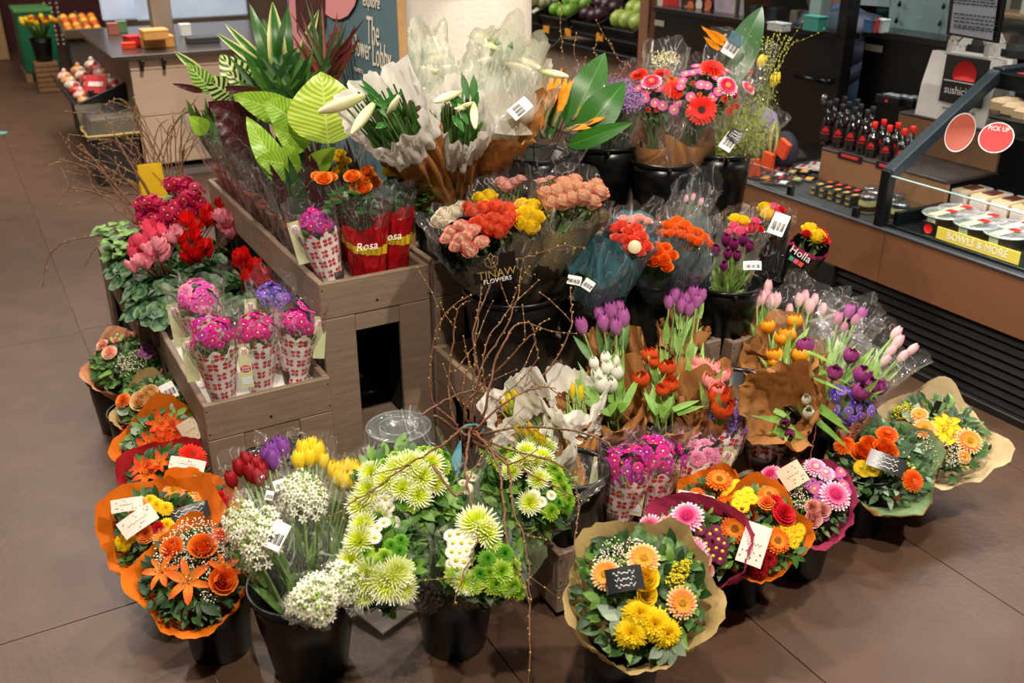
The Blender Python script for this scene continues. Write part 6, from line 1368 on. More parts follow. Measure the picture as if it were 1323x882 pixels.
kr('white fringed tulips with long leaves hanging between the kraft cones','t_white',[(1038,500,1),(1045,535,1.05),(1042,518,.8)],k_kr4-V((.02,.0,0)),1045,530,30,2.64,60,(.2,-.3,0),over=-.1,st=.05,extra=[('blade',1040,515,1095,545,11),('blade',1045,520,1105,560,12),('blade',1040,530,1085,570,12),('blade',1050,540,1100,580,10),('blade',1035,505,1075,515,9)],k=.8)
tul('tulip_bunch','pink white tulip buds in a fan of cellophane reaching far right',('t_pinkw',),[(1156,432,.95),(1158,444,1),(1177,453,.95),(1165,462,.95),(1150,455,.9),(1142,468,.9)],k_kr4-V((0,0,.1)),1150,448,44,2.86,1.1,.02,61,blades=3,BL=.16,bw=.018,lean=(.5,-.1,-.05),tilt=.35,lc='9ac06a',lk='tlm')
tul('tulip_bunch','lilac and pink tulips in cellophane behind the yellow peony tulips',('t_lilac','t_violet'),[(1082,415,.95),(1096,405,1),(1104,416,.95),(1112,408,.9),(1090,425,.8)],k_kr4-V((0,-.05,.1)),1098,420,36,2.95,1.15,.05,62,blades=4,BL=.13,bw=.02,lean=(.15,0,.2),lc='9ac06a',lk='tlm')
tul('tulip_bunch','pale pink tulips in cellophane at the back of the lower tier',('t_pinkw',),[(1032,390,1),(1046,398,1.1),(1040,385,.9),(1052,390,.9),(1020,402,.8),(1062,402,.9)],k_kr4-V((.03,-.1,.1)),1042,402,40,3.0,1.2,.05,63,blades=4,BL=.11,bw=.02,lean=(0,0,.3),lc='9ac06a',lk='tlm')
# ================================================================ patterned sleeves with primroses
def primsl(label,B,hx_,hy_,dy,kinds,N,rad=.042,lean=(0,0,0),tag='l',seed=1,k=.055,pat=.9,fl_lift=0,tilt=.35,tags=True,group=None):
    B=V(B); Hd=aY(hx_,hy_,B.y+dy); d=(Hd-B); L_=d.length; n=(d.normalized()+V(lean)).normalized()
    t=thing('potted_primrose',label,'potted flower',B,group)
    k*=1.14; rad*=1.22; dk=depth(Hd)/FPX
    W=Wrap(B,Hd+d*.02,n,.03,k,1.0,.04,.05,.003,2,seed,ctrl=0); W.build('patterned_sleeve',clover(),t,56,10,t1=pat,uv=True,scal=.12)
    W2=Wrap(B,Hd+d.normalized()*.055,n,.031,k*1.25,1.0,.12,.3,.004,2,seed,ctrl=0); W2.build('clear_sleeve',CELLO(),t,t0=.15)
    rr=random.Random(seed); F=frame(Hd,(n*.6+(CAM-Hd).normalized()*.4))
    for i in range(N):
        u=(i+.5)/N; ph=math.acos(1-u*.95); a=i*2.4+seed; dd=V((math.sin(ph)*math.cos(a),math.sin(ph)*math.sin(a),math.cos(ph)*.7)); p=F@(dd*rad*rr.uniform(.7,1.15)+V((rr.uniform(-1,1),rr.uniform(-1,1),rr.uniform(-.5,.5)))*.007); put(t,rr.choice(kinds),p,F.to_3x3()@(dd+V((rr.uniform(-.5,.5),rr.uniform(-.5,.5),.2))),None,rr.uniform(1.1,1.55))
    mb=MB(); 
    for i in range(34): a=rr.uniform(0,6.28); p=F@V((rad*.8*math.cos(a),rad*.8*math.sin(a),-.02)); leafmesh(mb,Hd-n*.06,p-Hd+n*.05,n,.07,.022,.2,.2,rr.choice((0,0,2)),3)
    part('foliage',mb,GREENS(),t,kind='stuff')
    mb=MB(); mb.lathe([(.0005,0),(.03,0),(.036,.05),(.034,.05),(.03,.045),(.0005,.045)],20,0,Matrix.Translation(B+V((0,0,.001)))); part('pot',mb,mat('innerpot','3a2a24',.6),t)
    if tags:
        s=-1 if tag=='l' else 1; tc=(CAM-Hd).normalized(); tc.z*=.35; tc.normalize(); side=V((0,0,1)).cross(tc).normalized(); q=B.lerp(Hd,.72)+side*(-s)*(-k*1.02)+tc*.012
        if tag=='f': q=B.lerp(Hd,.55)+tc*(k*.95)-side*.035
        F=frame(q,tc,upv=d.normalized()); mb=MB(); mb.bb((0,0,0),(.034,.125,.0012),F,0,.0004); cdp=part('tag_panel',mb,mat('taggreen','c3c79a',.5),t,False)
        mb=MB(); mb.lathe([(.0005,.0011),(.0135,.0011),(.014,.0008)],20,0,F@Matrix.Translation((0,.04,0))); part('tag_circle',mb,mat('tagwhite','ece4dc',.5),cdp)
        text('30',cdp,F@Matrix.Translation((0,.042,.0016)),.016,mat('tagred','b83a48',.5)); text('DAYS',cdp,F@Matrix.Translation((0,.034,.0016)),.005,mat('tagred','b83a48',.5))
        if tag in('f',): 
            mb=MB(); mb.lathe([(.0005,.0011),(.014,.0011),(.0145,.0008)],20,0,F@Matrix.Translation((0,-.008,0))@Matrix.Diagonal((1,.75,1,1))); part('red_oval',mb,mat('tagred','b83a48',.5),cdp)
            text('Sweet\nKisses',cdp,F@Matrix.Translation((0,-.008,.0018)),.008,mat('tagwhite','ece4dc',.5))
            mb=MB(); mb.bb((0,-.043,.001),(.026,.02,.001),F,0,.0003); part('price_label',mb,mat('lblgrey','c8d4d4',.4),cdp,False)
    return t
zA=.358
primsl('magenta primrose in a heart printed sleeve at the front left corner of the low crate',(.475,2.475,zA),275,433,-.01,('p_magenta','p_magenta','p_mag2'),30,.046,tag='l',seed=71,k=.058)
primsl('deep pink primrose with a green tag in front, middle of the sleeved row',(.585,2.49,zA),329,425,-.01,('p_magenta','p_magenta'),26,.040,tag='f',seed=72,k=.054)
primsl('pink and purple primrose in a printed sleeve at the right end of the low crate',(.69,2.51,zA),385,415,-.01,('p_hot','p_magenta'),22,.04,tag='r',seed=73,k=.054)
primsl('light pink primrose in a printed sleeve behind the front left one',(.49,2.66,zA),254,385,-.01,('p_hot','p_hot','p_pink'),24,.044,tag='l',seed=74,k=.058)
primsl('violet blue primrose in a printed sleeve behind the middle of the row',(.665,2.64,zA),352,383,-.01,('p_lil','p_blue'),22,.038,tag='l',seed=75,k=.054)
zB=.618
primsl('magenta primrose in a heart printed sleeve beside the red foil pots',(.845,2.555,zB),407,288,.01,('p_magenta','p_mag2'),24,.034,tag='l',seed=76,k=.052)
zE=.183
def PB(px,py,z=zE): return tuple(at(px,py,z))
primsl('magenta and plum stock in a heart printed sleeve beside the daffodil bucket',PB(796,676),812,600,.0,('p_magenta','p_mag2'),26,.05,tag='l',seed=77,k=.062)
primsl('dark magenta stock in a printed sleeve, second from the daffodil bucket',PB(836,668),850,590,.0,('p_mag2','p_magenta'),26,.05,tag='f',seed=78,k=.06)
primsl('pale pink primrose in a heart printed sleeve left of the orange bouquets',PB(880,645),905,582,.02,('p_pink',),22,.05,tag='r',seed=79,k=.062)
primsl('blue violet stock behind the pale pink primrose',PB(915,630),938,543,.03,('p_blue','p_blue','p_lil'),30,.05,tags=False,seed=80,k=.06)
primsl('blue violet stock in a printed sleeve under the hanging kraft cone',PB(985,610),990,566,.06,('p_blue',),24,.045,tags=False,seed=81,k=.055)
primsl('blue violet stock in a printed sleeve under the loose purple tulips',PB(1075,590),1094,522,-.02,('p_blue','p_lil','p_blue'),30,.055,tags=False,seed=82,k=.062)
# ================================================================ middle row: roses
def rosesl(label,kind,pts,B,cx,cy,rpx,w,seed,m,lean=(0,0,0),tilt=.4,k=1.2,over=0,name='rose_bunch',cards=(),drop=.14,film2=True,stem=.45,flare=1.,t1=1.0,rimz=.25,corners=2,uv=False,sc_=.9):
    pts=[(p[0],p[1],(p[2] if len(p)>2 else 1)*sc_) for p in pts]
    b=Bunch(name,label,cx,cy,0,rpx,V(B)-V((0,0,drop)),tilt,lean,.25,w=w,seed=seed,cat='flowers')
    b.stems([(p[0],p[1]) for p in pts],.0028,'4a6a34',1,.05,.022,.75,'rsl','5f7a40'); b.fl([(kind if isinstance(kind,str) else kind[i%len(kind)],)+tuple(p) for i,p in enumerate(pts)],stem=stem)
    W=Wrap(b.B,b.P+b.n*over,b.n,.025,b.R*k,flare,.06,rimz,.003,corners,seed); W.build('printed_sleeve',m,b.t,t1=t1,uv=uv); b.W=W
    if film2: W3=Wrap(b.B,b.P+b.n*(over+.045),b.n,.026,b.R*k*1.12,flare,.14,.35,.005,corners,seed+1); W3.build('clear_sleeve',CELLO(),b.t,t0=.3)
    if cards: b.x([('card',)+c for c in cards])
    return b
blk_s=mat('blacksleeve','14100e',.25,spec=.6); lat=lattice('goldlattice','181410','a08c58'); lat2=lattice('darklattice','100e0c','2e2418',.025)
kR=k_rose
b=rosesl('pink edged white roses in a black sleeve with gold lettering, big rose bucket','r_pw',[(595,273+20,1.0),(583,300,1),(596,310,1.05),(605,305,1),(612,298,.95),(600,295,.9),(608,325,1.05),(622,314,1),(590,318,.9),(578,308,.9),(602,318,.9)],kR,602,314,34,2.62,90,blk_s,(-.25,-.1,.1),k=1.25,over=-.015,drop=.10)
p_,n_,u_=b.W.front(636,345,.014); nn=(n_+(CAM-p_).normalized()*1.2).normalized(); 
gd=mat('goldink','b4965a',.4,metal=.3)
F=frame(p_,nn,math.radians(4)); S_=depth(p_)/FPX
mb=MB(); mb.bb((0,0,-.001),(58*S_,36*S_,.0015),F,0,.0005); pl_=part('logo_panel',mb,blk_s,b.t,False)
text('TINAW',pl_,F@Matrix.Translation((2*S_,-8*S_,.001)),15*S_,gd,xs=1.05,ext=.0006); text('FLOWERS',pl_,F@Matrix.Translation((2*S_,-17*S_,.001)),8.5*S_,mat('white_ink','eceae6',.5),xs=1.05)
mb=MB(); 
for s_ in (-1,1): mb.tube([(x*S_+(-4*S_),y*S_+7*S_,.001) for x,y in ((0,-7),(s_*8,-2),(s_*9,6),(s_*4,9),(0,3))],.0011,4)
mb.tube([(x*S_-4*S_,y*S_+7*S_,.001) for x,y in ((0,-7),(-1,0),(-5,8),(0,14),(3,8),(0,0))],.0011,4)
mb.v=[tuple(F@V(v)) for v in mb.v]; part('tulip_emblem',mb,gd,pl_)
rosesl('white roses in clear film at the left edge of the big bucket','r_white',[(575,280,1.1),(588,275,1.0),(568,286,1.0),(583,292,.95),(596,268,.8)],kR,580,286,24,2.72,91,lat2,(-.3,0,.15),k=1.25,over=-.02,drop=.1)
rosesl('orange pink roses in a dark sleeve, middle of the big bucket','r_opink',[(612,275,1),(625,270,1.05),(640,268,1),(655,272,1.05),(622,288,1.1),(637,285,1.1),(652,290,1.05),(632,296,1.05),(645,300,1),(660,282,.95),(615,290,.95),(605,268,.8)],kR,636,292,34,2.66,92,lat2,(-.08,0,.1),k=1.2,over=-.03,drop=.1)
b=rosesl('bright yellow roses in a black and gold sleeve beside the orange pink ones','r_yel2',[(675,266,.9),(688,268,1.0),(680,278,1.1),(692,282,1),(676,290,1),(686,294,1)],kR,683,282,22,2.68,93,lat,(.02,0,.15),k=1.25,over=-.02,drop=.1,uv=True)
rosesl('single yellow rose bunch behind the orange pink roses','r_yel2',[(620,257,.9),(632,255,1),(626,262,.8)],kR+V((0,.08,0)),627,262,18,2.86,94,blk_s,(0,0,.3),k=1.3,over=-.01,drop=.1)
rosesl('green and pink edged roses in a gold lattice sleeve, right of the big bucket','r_pgreen',[(706,252,1),(720,250,1.05),(733,246,1.05),(745,244,1),(752,256,1.05),(738,258,1),(726,262,1),(712,264,1),(775,250,1),(765,262,.9),(758,246,.9),(742,235,.9),(728,238,.9),(770,240,.9)],kR,738,256,46,2.74,95,lat,(.2,0,.15),k=1.12,over=-.035,drop=.1,uv=True)
rosesl('pale pink roses in cellophane at the back of the big bucket','r_pale',[(648,236,1.3),(655,242,1.3),(664,236,1.2),(672,232,1.1),(700,236,1.1),(712,232,1)],kR+V((.03,.1,0)),672,242,34,2.92,96,lat2,(0,0,.3),k=1.15,over=-.03,drop=.1)
# big dark patterned sleeve that fills the bucket
mb=MB(); W=Wrap(kR-V((0,0,.12)),D(675,345,2.72),V((.1,-.2,1)),.08,.10,1.0,.08,.2,.006,3,97); t=thing('black_wrap_sheet','large black film sheet printed with dark diamonds tucked in the big rose bucket','wrapping',kR); W.build('film',lattice('darklattice2','0d0c0b','2a241a',.03),t,uv=True); W2=Wrap(kR-V((0,0,.12)),D(722,345,2.78),V((.3,-.1,1)),.06,.07,1.0,.08,.2,.006,3,98); W2.build('film',lattice('darklattice2','0d0c0b','2a241a',.03),t,uv=True)
teal=film('tealfilm','4f8a96',.75,.4,'9cc4cc'); grf=film('greyfilm','7d8e90',.45,.4,'c8d4d4')
b=rosesl('coral roses in a teal sleeve with a round cream sticker','r_coral',[(793,296,.95),(803,292,1),(812,300,1),(822,296,1),(806,310,1),(818,312,1),(828,306,.95),(797,308,.9),(835,318,.9),(812,322,.9),(825,325,.9)],k_teal,812,312,30,2.8,100,teal,(.05,0,.1),k=1.2,over=-.01)
p_,_q=b.hit(820,319,.035); F=frame(p_,(CAM-p_).normalized()); mb=MB(); mb.lathe([(.0005,.001),(.018,.001),(.019,0)],24,0,F); part('round_sticker',mb,mat('stickcream','d8c8a0',.5),b.t)
b=rosesl('teal sleeved rose bunch facing left with a pale gold print','r_coral',[(760,305,.8),(752,318,.7)],k_teal,775,345,30,2.76,101,teal,(-.25,-.15,.05),k=1.3,over=.03,cards=((742,362,18,12,-8,'label',.04),(760,368,14,14,-30,'label',.03)))
p_,n_,u_=b.W.front(783,340,.003); F=frame(p_,(n_+(CAM-p_).normalized()).normalized()); mb=MB(); S_=depth(p_)/FPX
for i in range(5): mb.tube([(-4*S_+2*i*S_,-18*S_,.001),((-8+4*i)*S_,0,.001),((-3+1.5*i)*S_,16*S_,.001)],.0007,4)
mb.v=[tuple(F@V(v)) for v in mb.v]; part('gold_print',mb,mat('goldpale','b8b48a',.5),b.t)
rosesl('pale pink roses behind the teal sleeves','r_pale',[(816,286,1.2),(826,282,1.2),(806,284,1.1),(836,286,1)],k_teal+V((.08,.1,0)),822,290,24,3.0,102,teal,(0,0,.3),k=1.2)
rosesl('orange roses in a grey green sleeve, upper bunch','r_orange',[(864,291,1),(875,285,1),(885,291,1),(893,298,1),(868,302,1),(880,303,1),(892,308,.95),(902,300,.9),(908,307,1),(900,312,1),(856,302,.95),(915,315,.95),(872,294,.9)],k_oro,884,300,30,2.96,103,grf,(.1,0,.2),k=1.2)
rosesl('orange roses in a grey green sleeve, lower left bunch','r_orange',[(838,330,1),(850,326,1),(860,320,.95),(845,338,1),(857,336,1.05),(868,330,1),(833,322,.9),(830,340,.9),(862,345,.9),(848,318,.9)],k_oro,849,332,27,2.86,104,grf,(-.1,-.1,.1),k=1.25,film2=False)
rosesl('grey green sleeve of orange roses facing right','r_orange',[(880,318,.9),(892,320,.9)],k_oro,890,340,24,2.9,105,grf,(.15,-.2,.1),k=1.3,over=.02)
# tulips, pink and yellow roses in cellophane
tul('tulip_bunch','dark purple tulips low in cellophane with a white price label','t_dark',[(938,312,1),(948,318,1),(960,312,1),(925,325,1),(940,330,.9),(952,332,.9),(935,345,.9),(968,320,.9)],k_tul-V((0,0,.14)),942,328,34,2.92,1.25,.05,110,blades=5,BL=.09,bw=.026,lc='7ea84a',lk='tld',cards=((972,343,22,12,6,'label',.04),))
rosesl('pink and yellow rose mix in cellophane above the dark tulips',('r_pink','r_yel2','r_red','r_pink'),[(948,292,.9),(960,286,.8),(970,296,1),(976,286,.8),(958,300,1.1),(950,284,.8),(980,296,.8),(943,300,.8)],k_tul+V((.03,.08,0)),962,296,26,3.02,111,CELLO(),(.1,0,.2),k=1.2)
rosesl('red yellow and pink roses in a dark sleeve behind the lettered one',('r_yel2','r_pink','r_red'),[(988,270,1),(999,268,1),(1008,272,.9),(992,278,.9),(1003,278,.9)],k_hol+V((-.02,.03,0)),997,282,20,3.14,112,mat('blacksleeve','14100e',.25),(-.1,0,.3),k=1.1,over=-.02,drop=.16,cards=((1006,290,20,30,-14,'label',.045),))
b=rosesl('red and yellow roses in a black sleeve lettered in white with coloured squares',('r_red','r_yel2','r_red'),[(1052,300,1),(1046,298,1.1),(1060,302,1.1),(1064,310,1),(1056,306,1),(1042,302,.8)],k_hol,1048,312,24,3.02,113,mat('blacksleeve','14100e',.25),(.35,-.05,.25),k=1.05,over=-.012,drop=.18,film2=False)
b.W.build('pink_rim',mat('rimpink','c02a6a',.4),b.t,t0=.965,t1=1.0,outset=.0015)
p_,n_,u_=b.W.front(1041,321,.004); F=frame(p_,(n_+(CAM-p_).normalized()*1.0).normalized(),math.radians(-24)); S_=depth(p_)/FPX
text('Holla',b.t,F@Matrix.Translation((0,2*S_,.003)),14*S_,mat('white_ink','eceae6',.5),ext=.0006)
for i,c in enumerate(('3f9a6a','d85a8a','d8502c')):
    mb=MB(); mb.bb(((-7+7*i)*S_,-9*S_,.003),(6*S_,6*S_,.001),F,0,.0003); part('coloured_square',mb,mat('sq'+c,c,.5),b.t,False)
rosesl('pale pink tulips standing in tall cellophane in front of the gerbera bucket','t_pinkw',[(886,258,.7),(895,256,.7),(905,262,.7)],k_oro+V((.05,.12,0)),900,262,22,3.2,114,CELLO(),(.05,0,.4),k=1.3,over=.04)

# ================================================================ top row
def lilyb(label,cx,cy,rpx,w,seed,buds,leaves_,lean,tilt=.5,k=1.1,flower=(),over=.0,collar=.06,split=.55,drop=.15,cover=False):
    b=Bunch('lily_bunch',label,cx,cy,0,rpx,k_lily-V((0,0,drop)),tilt,lean,.1,w=w,seed=seed,cat='flowers')
    mb=MB(); gl_=MB()
    for (x0,y0,x1,y1,s) in buds:
        a=b.hit(x0,y0,.02)[0]; c=b.hit(x1,y1,.05)[0]; d=c-a; o=put(b.t,'l_bud',a+d*.3,d,None,(s*d.length/.075*.9,)*3 if False else s*d.length/.078); mb.tube([b.B,b.B.lerp(a,.6),a],.003,5)
    for (x0,y0,x1,y1,w_) in leaves_:
        a=b.hit(x0,y0,.0)[0]; c=b.hit(x1,y1,.04)[0]; leafmesh(gl_,a,c-a,b.n,(c-a).length,w_*b.k,.05,.3,0,6,'lance')
    for i in range(30): a=b.hit(cx+b.rr.uniform(-.7,.7)*rpx,cy+b.rr.uniform(-.6,.6)*rpx,-.02)[0]; mb.tube([b.B,b.B.lerp(a,.5),a],.0028,5,cap=False); leafmesh(gl_,b.B.lerp(a,.7),(a-b.B)+V((b.rr.uniform(-.12,.12),b.rr.uniform(-.12,.12),.02)),b.n,.13,.026,.2,.3,1,5,'lance')
    part('stems',mb,gm('stem','6f9446'),b.t,kind='stuff'); part('lily_leaves',gl_,[gm('lil','2f6a24'),gm('lil2','4c8236')],b.t,kind='stuff')
    W=Wrap(b.B,b.P,b.n,.04,b.R*k,.9,.10,.28,.012,3,seed,pleat=.008); W.build('kraft_wrap',paper('kraft'),b.t,t1=split+.08,outset=.003); W.build('waxed_collar',mat('waxwhite','efece4',.5,trans=.35,bump=.25,bs=25) if not cover else film('milkfilm','f4f5ea',.42,.9,'f8faf0',.1),b.t,t0=split-.02)
    if cover:
        W2=Wrap(b.B.lerp(b.P,.75),b.P+b.n*.13,b.n,b.R*k*1.05,b.R*.55,1.,.25,.5,.007,4,seed+1); W2.build('waxed_cover',film('milkfilm','f4f5ea',.42,.9,'f8faf0',.1),b.t)
    return b
lilyb('white lily buds in a waxed paper cone leaning far left over the potted plants',492,138,54,2.62,120,[(448,140,422,142,1),(475,122,424,140,1.2),(488,128,460,165,1.2),(498,150,515,125,1.0),(508,146,514,122,.9)],[(500,145,465,100,12),(505,140,462,108,9),(495,150,475,118,10),(485,128,500,152,10),(508,140,480,130,9),(500,160,485,165,11),(515,148,500,110,8),(490,140,520,118,9)],(-.35,-.1,-.05),.6,1.0,split=.68,drop=.22)
lilyb('white lily buds in a waxed kraft cone, centre front of the lily bucket',592,142,38,2.78,121,[(598,118,566,130,1.1),(590,140,612,132,.9),(612,130,614,162,1.1),(585,125,570,132,.9),(605,140,585,140,.8)],[(605,128,596,92,10),(612,130,612,95,11),(600,135,575,118,10),(595,145,605,160,10),(590,140,580,120,9),(585,150,600,170,10),(612,140,618,118,9)],(-.05,-.1,.0),.55,1.15,split=.62,drop=.22)
lilyb('large bunch of lilies closed inside hazy waxed film at the back right of the bucket',655,95,66,3.02,122,[(640,52,608,46,1.1),(650,66,615,54,1.1),(665,75,695,88,1.1),(695,92,728,98,1.1),(650,82,682,90,1.1),(640,75,618,80,1)],[(645,80,642,45,11),(655,75,662,52,9),(680,95,685,70,10),(660,95,640,70,9)],(.1,0,.25),.45,1.05,split=.62,cover=True,drop=.22)
lilyb('bunch of lilies in hazy film at the back left, beside the sign board',552,85,38,3.1,123,[(548,72,575,62,1.),(545,82,578,72,1.),(535,88,562,92,1.)],[(535,80,528,62,8),(550,85,545,60,8)],(-.1,0,.35),.4,1.15,split=.66,cover=True,drop=.22)
b=Bunch('kraft_bundle','creased kraft paper bundle with a barcode label under the waxed lilies',655,150,0,44,k_lily-V((0,0,.1)),.5,(.05,-.1,.2),.1,w=2.9,seed=124,cat='flowers'); b.wrap('kraft',flare=.9,k=1.1,r0=.05,rimz=.4,crum=.012,corners=3); b.x([('card',672,140,18,30,-50,'label',.03)])
# bird of paradise
b=Bunch('bird_of_paradise_bunch','orange bird of paradise flowers and broad leaves in cellophane',725,135,0,52,k_strel-V((0,0,.2)),.45,(.05,-.05,.1),.1,w=3.05,seed=125,cat='flowers')
def strel(x0,y0,x1,y1,n=4,s=1):
    a=b.hit(x0,y0,0)[0]; c=b.hit(x1,y1,.03)[0]; mb=MB(); d=c-a
    for i in range(n):
        e=(d+V((R.uniform(-.25,.25),R.uniform(-.25,.25),R.uniform(-.1,.3)))*d.length); leafmesh(mb,a,e,b.n+V((R.uniform(-.8,.8),0,0)),d.length*R.uniform(.75,1.05),.02*s,.1,.4,0,5,'lance')
    leafmesh(mb,a-d*.05,d+V((.04,0,.02)),b.n,d.length*.6,.008,.0,.3,1,4,'lance')
    mb.tube([a-d*.25,a,a+d*.25+V((.02,0,.01))],[.007,.008,.002],8,2); part('bird_of_paradise',mb,[pm('str','f39a1c',var=.15),pm('strb','3a3a9a'),gm('beak','7a7048')],b.t)
strel(706,150,722,80,3,1.2); strel(720,150,742,95,4,1.2); strel(745,150,770,128,4); strel(755,162,785,150,3); strel(735,168,765,160,3); strel(700,152,704,120,3); strel(770,150,800,145,2); strel(700,170,690,140,3)
def bigleafmat(key,c0,c1,n=14.,soft=.25,c2=None):
    if key in MATS: return MATS[key]
    m=bpy.data.materials.new(key); MATS[key]=m; m.use_nodes=True; nt=m.node_tree;N=nt.nodes;L=nt.links
    def mt(op,a,b=None):
        q=N.new('ShaderNodeMath'); q.operation=op
        for i,x in enumerate((a,b)):
            if x is None: continue
            if isinstance(x,(int,float)): q.inputs[i].default_value=x
            else: L.new(x,q.inputs[i])
        return q.outputs[0]
    uv=N.new('ShaderNodeUVMap'); sp=N.new('ShaderNodeSeparateXYZ'); L.new(uv.outputs[0],sp.inputs[0]); u=mt('ABSOLUTE',mt('SUBTRACT',sp.outputs[0],.5)); v=sp.outputs[1]
    ed=n<2
    w_=mt('SINE',mt('MULTIPLY',mt('SUBTRACT',v,mt('MULTIPLY',u,.38)),n*6.283)); w2=mt('MULTIPLY',mt('ADD',w_,1),.5) if not ed else mt('SUBTRACT',1.,mt('MULTIPLY',u,1.6))
    rp=N.new('ShaderNodeValToRGB'); e=rp.color_ramp.elements; e[0].position=.5-soft; e[0].color=hx(c0); e[1].position=.5+soft; e[1].color=hx(c1)
    L.new(w2,rp.inputs[0]); mid=mt('LESS_THAN',u,.018); mx=N.new('ShaderNodeMix'); mx.data_type='RGBA'; L.new(mid,mx.inputs[0]); L.new(rp.outputs[0],mx.inputs[6]); mx.inputs[7].default_value=hx(c2 or c1)
    b_=N['Principled BSDF']; b_.inputs['Roughness'].default_value=.35; L.new(mx.outputs[2],b_.inputs['Base Color']); t_=N.new('ShaderNodeBsdfTranslucent'); L.new(mx.outputs[2],t_.inputs[0]); ms=N.new('ShaderNodeMixShader'); ms.inputs[0].default_value=.25; L.new(b_.outputs[0],ms.inputs[1]); L.new(t_.outputs[0],ms.inputs[2]); L.new(ms.outputs[0],N['Material Output'].inputs[0]); return m
def bigleaf(parent,x0,y0,x1,y1,wpx,w0,w1,m,face=None,bend=.12,fold=.12,wave=.0,name='leaf',shape=1.):
    """broad leaf from pixel-derived point at depth w0 to tip at depth w1"""
    a=D(x0,y0,w0); c=D(x1,y1,w1); d=c-a; L_=d.length; d.normalize(); n=V(face) if face else (CAM-a).normalized(); s=d.cross(n).normalized(); n=s.cross(d); wd=wpx*(w0+w1)/2/FPX; mb=MB(); us=[]
    def fn(u,v):
        k=(u-.5)*2; ww=wd*.5*math.sin(PI*min(1,v**(.7*shape)*.97+.03))**.8*(1 if v<1 else 0)
        p=a+d*(L_*v)+s*(k*ww)+n*(bend*L_*math.sin(v*PI)+fold*abs(k)*ww+wave*math.sin(v*26+k*1.5)*abs(k)*wd); us.append((u,v)); return p
    mb.grid(fn,8,14); mb.uv=us; return part(name,mb,m,parent)
lg=bigleafmat('leafplain','2e6a1e','367424',16,.5,'5a9a3a')
for q in ((735,165,782,68,46,3.1,3.15),(750,175,808,105,46,3.02,3.05),(735,188,818,158,24,2.98,2.95),(700,180,730,120,22,3.1,3.1)): bigleaf(b.t,*q,lg)
b.wrap('x','clear_sleeve',.04,1.15,.03,CELLO(),flare=.9,rim=.12,rimz=.3,crum=.008)
# sea lavender
b=Bunch('sea_lavender_bunch','fine purple sea lavender in cellophane, next to the bird of paradise leaves',795,128,0,36,k_stat-V((0,0,.2)),.4,(-.05,0,.3),.3,w=3.2,seed=126,cat='flowers')
mb=MB()
for i in range(5): gyp(mb,b.hit(785+R.uniform(-10,30),105+R.uniform(0,65),0)[0],b.n,.055,420,.0032,0,1,.12)
part('tiny_flowers',mb,[mat('stat','a07ab0',.8,var=.25),gm('gst','7f9a58')],b.t,kind='stuff'); b.core(); b.wrap('x','clear_sleeve',.04,1.1,.03,CELLO(),flare=.9)
b.fl([('m_rust',R.uniform(780,815),R.uniform(82,105),R.uniform(.3,.5)) for _ in range(22)])
# gerbera mixes
def mix(label,cx,cy,rpx,w,seed,B,ex,lean,n_d=10,k=1.15):
    b=Bunch('gerbera_bouquet',label,cx,cy,0,rpx,V(B)-V((0,0,.12)),.5,lean,.3,w=w,seed=seed,cat='bouquet'); b.core().leaves(70,.03,.5,rad=.8,lift=-.03); b.fl(ex,lift=.012)
    scatter(b,('d_pink',),n_d*2,.9,.18,sc_=1.0); scatter(b,('m_rust','m_orange','c_red'),n_d,.9,.25,sc_=.55,lift=-.005)
    b.W=Wrap(b.B,b.P,b.n,.035,b.R*k,.8,.1,.3,.006,3,seed); b.W.build('kraft_wrap',paper('kraft'),b.t,t1=.62); W3=Wrap(b.B,b.P+b.n*.05,b.n,.036,b.R*k*1.1,.8,.14,.4,.006,3,seed+1); W3.build('clear_sleeve',CELLO(),b.t,t0=.3); return b
mix('gerbera and pink daisy bouquet in kraft paper, left one of the top right pair',848,125,40,3.2,127,k_mixa,[('g_redsm',870,117,.9),('g_hot',842,107,1.),('g_redsm',826,97,.8),('g_redsm',855,96,.7),('m_orange',868,102,1),('m_orange',878,104,.9),('m_orange',873,110,.9)],(-.08,-.05,.15),9)
mix('bouquet with one large red gerbera facing out, right one of the top right pair',915,115,44,3.15,128,k_mixa,[('g_red',906,143,1.05),('g_redsm',920,89,1.0),('g_hot',939,112,1.0),('g_hot',966,114,.8),('m_rust',943,143,.9),('m_rust',937,128,.8),('m_rust',952,137,.7),('g_redsm',850,60,.01)],(.12,-.08,.1),10)
# white gypsophila behind & single leaf bouquet
b=Bunch('baby_breath_bunch','pale baby breath in cellophane behind the left gerbera bouquet',860,78,0,22,k_mixa-V((0,-.03,.1)),.4,(0,0,.4),.3,w=3.36,seed=129,cat='flowers'); mb=MB(); gyp(mb,b.P,b.n,.05,300,.0026,0,1,.1); part('tiny_flowers',mb,[mat('gyps2','d8cfa0',.8),gm('gst','7f9a58')],b.t,kind='stuff'); b.wrap('x','clear_sleeve',.03,1.3,.05,CELLO(),flare=.9)
b=Bunch('leaf_bouquet','tall green leaf and a single bird of paradise in cellophane with a teal price card',950,65,0,34,k_grass-V((0,0,.15)),.4,(.0,0,.5),.1,w=3.32,seed=130,cat='bouquet')
bigleaf(b.t,935,115,985,8,42,3.3,3.35,bigleafmat('leafdeep','2a5226','33602c',22,.5,'4a7a3a')); W=Wrap(b.B,D(955,62,3.36),b.n,.03,.125,.85,.12,.3,.006,3,131); W.build('clear_sleeve',CELLO(),b.t)
mb=MB(); 
for q in ((938,60,914,40),(930,64,915,52),(940,52,916,41)):
    a=D(q[0],q[1],3.28); c=D(q[2],q[3],3.24); leafmesh(mb,a,c-a,(CAM-a),(c-a).length*1.3,.022,.1,.4,0,5,'lance')
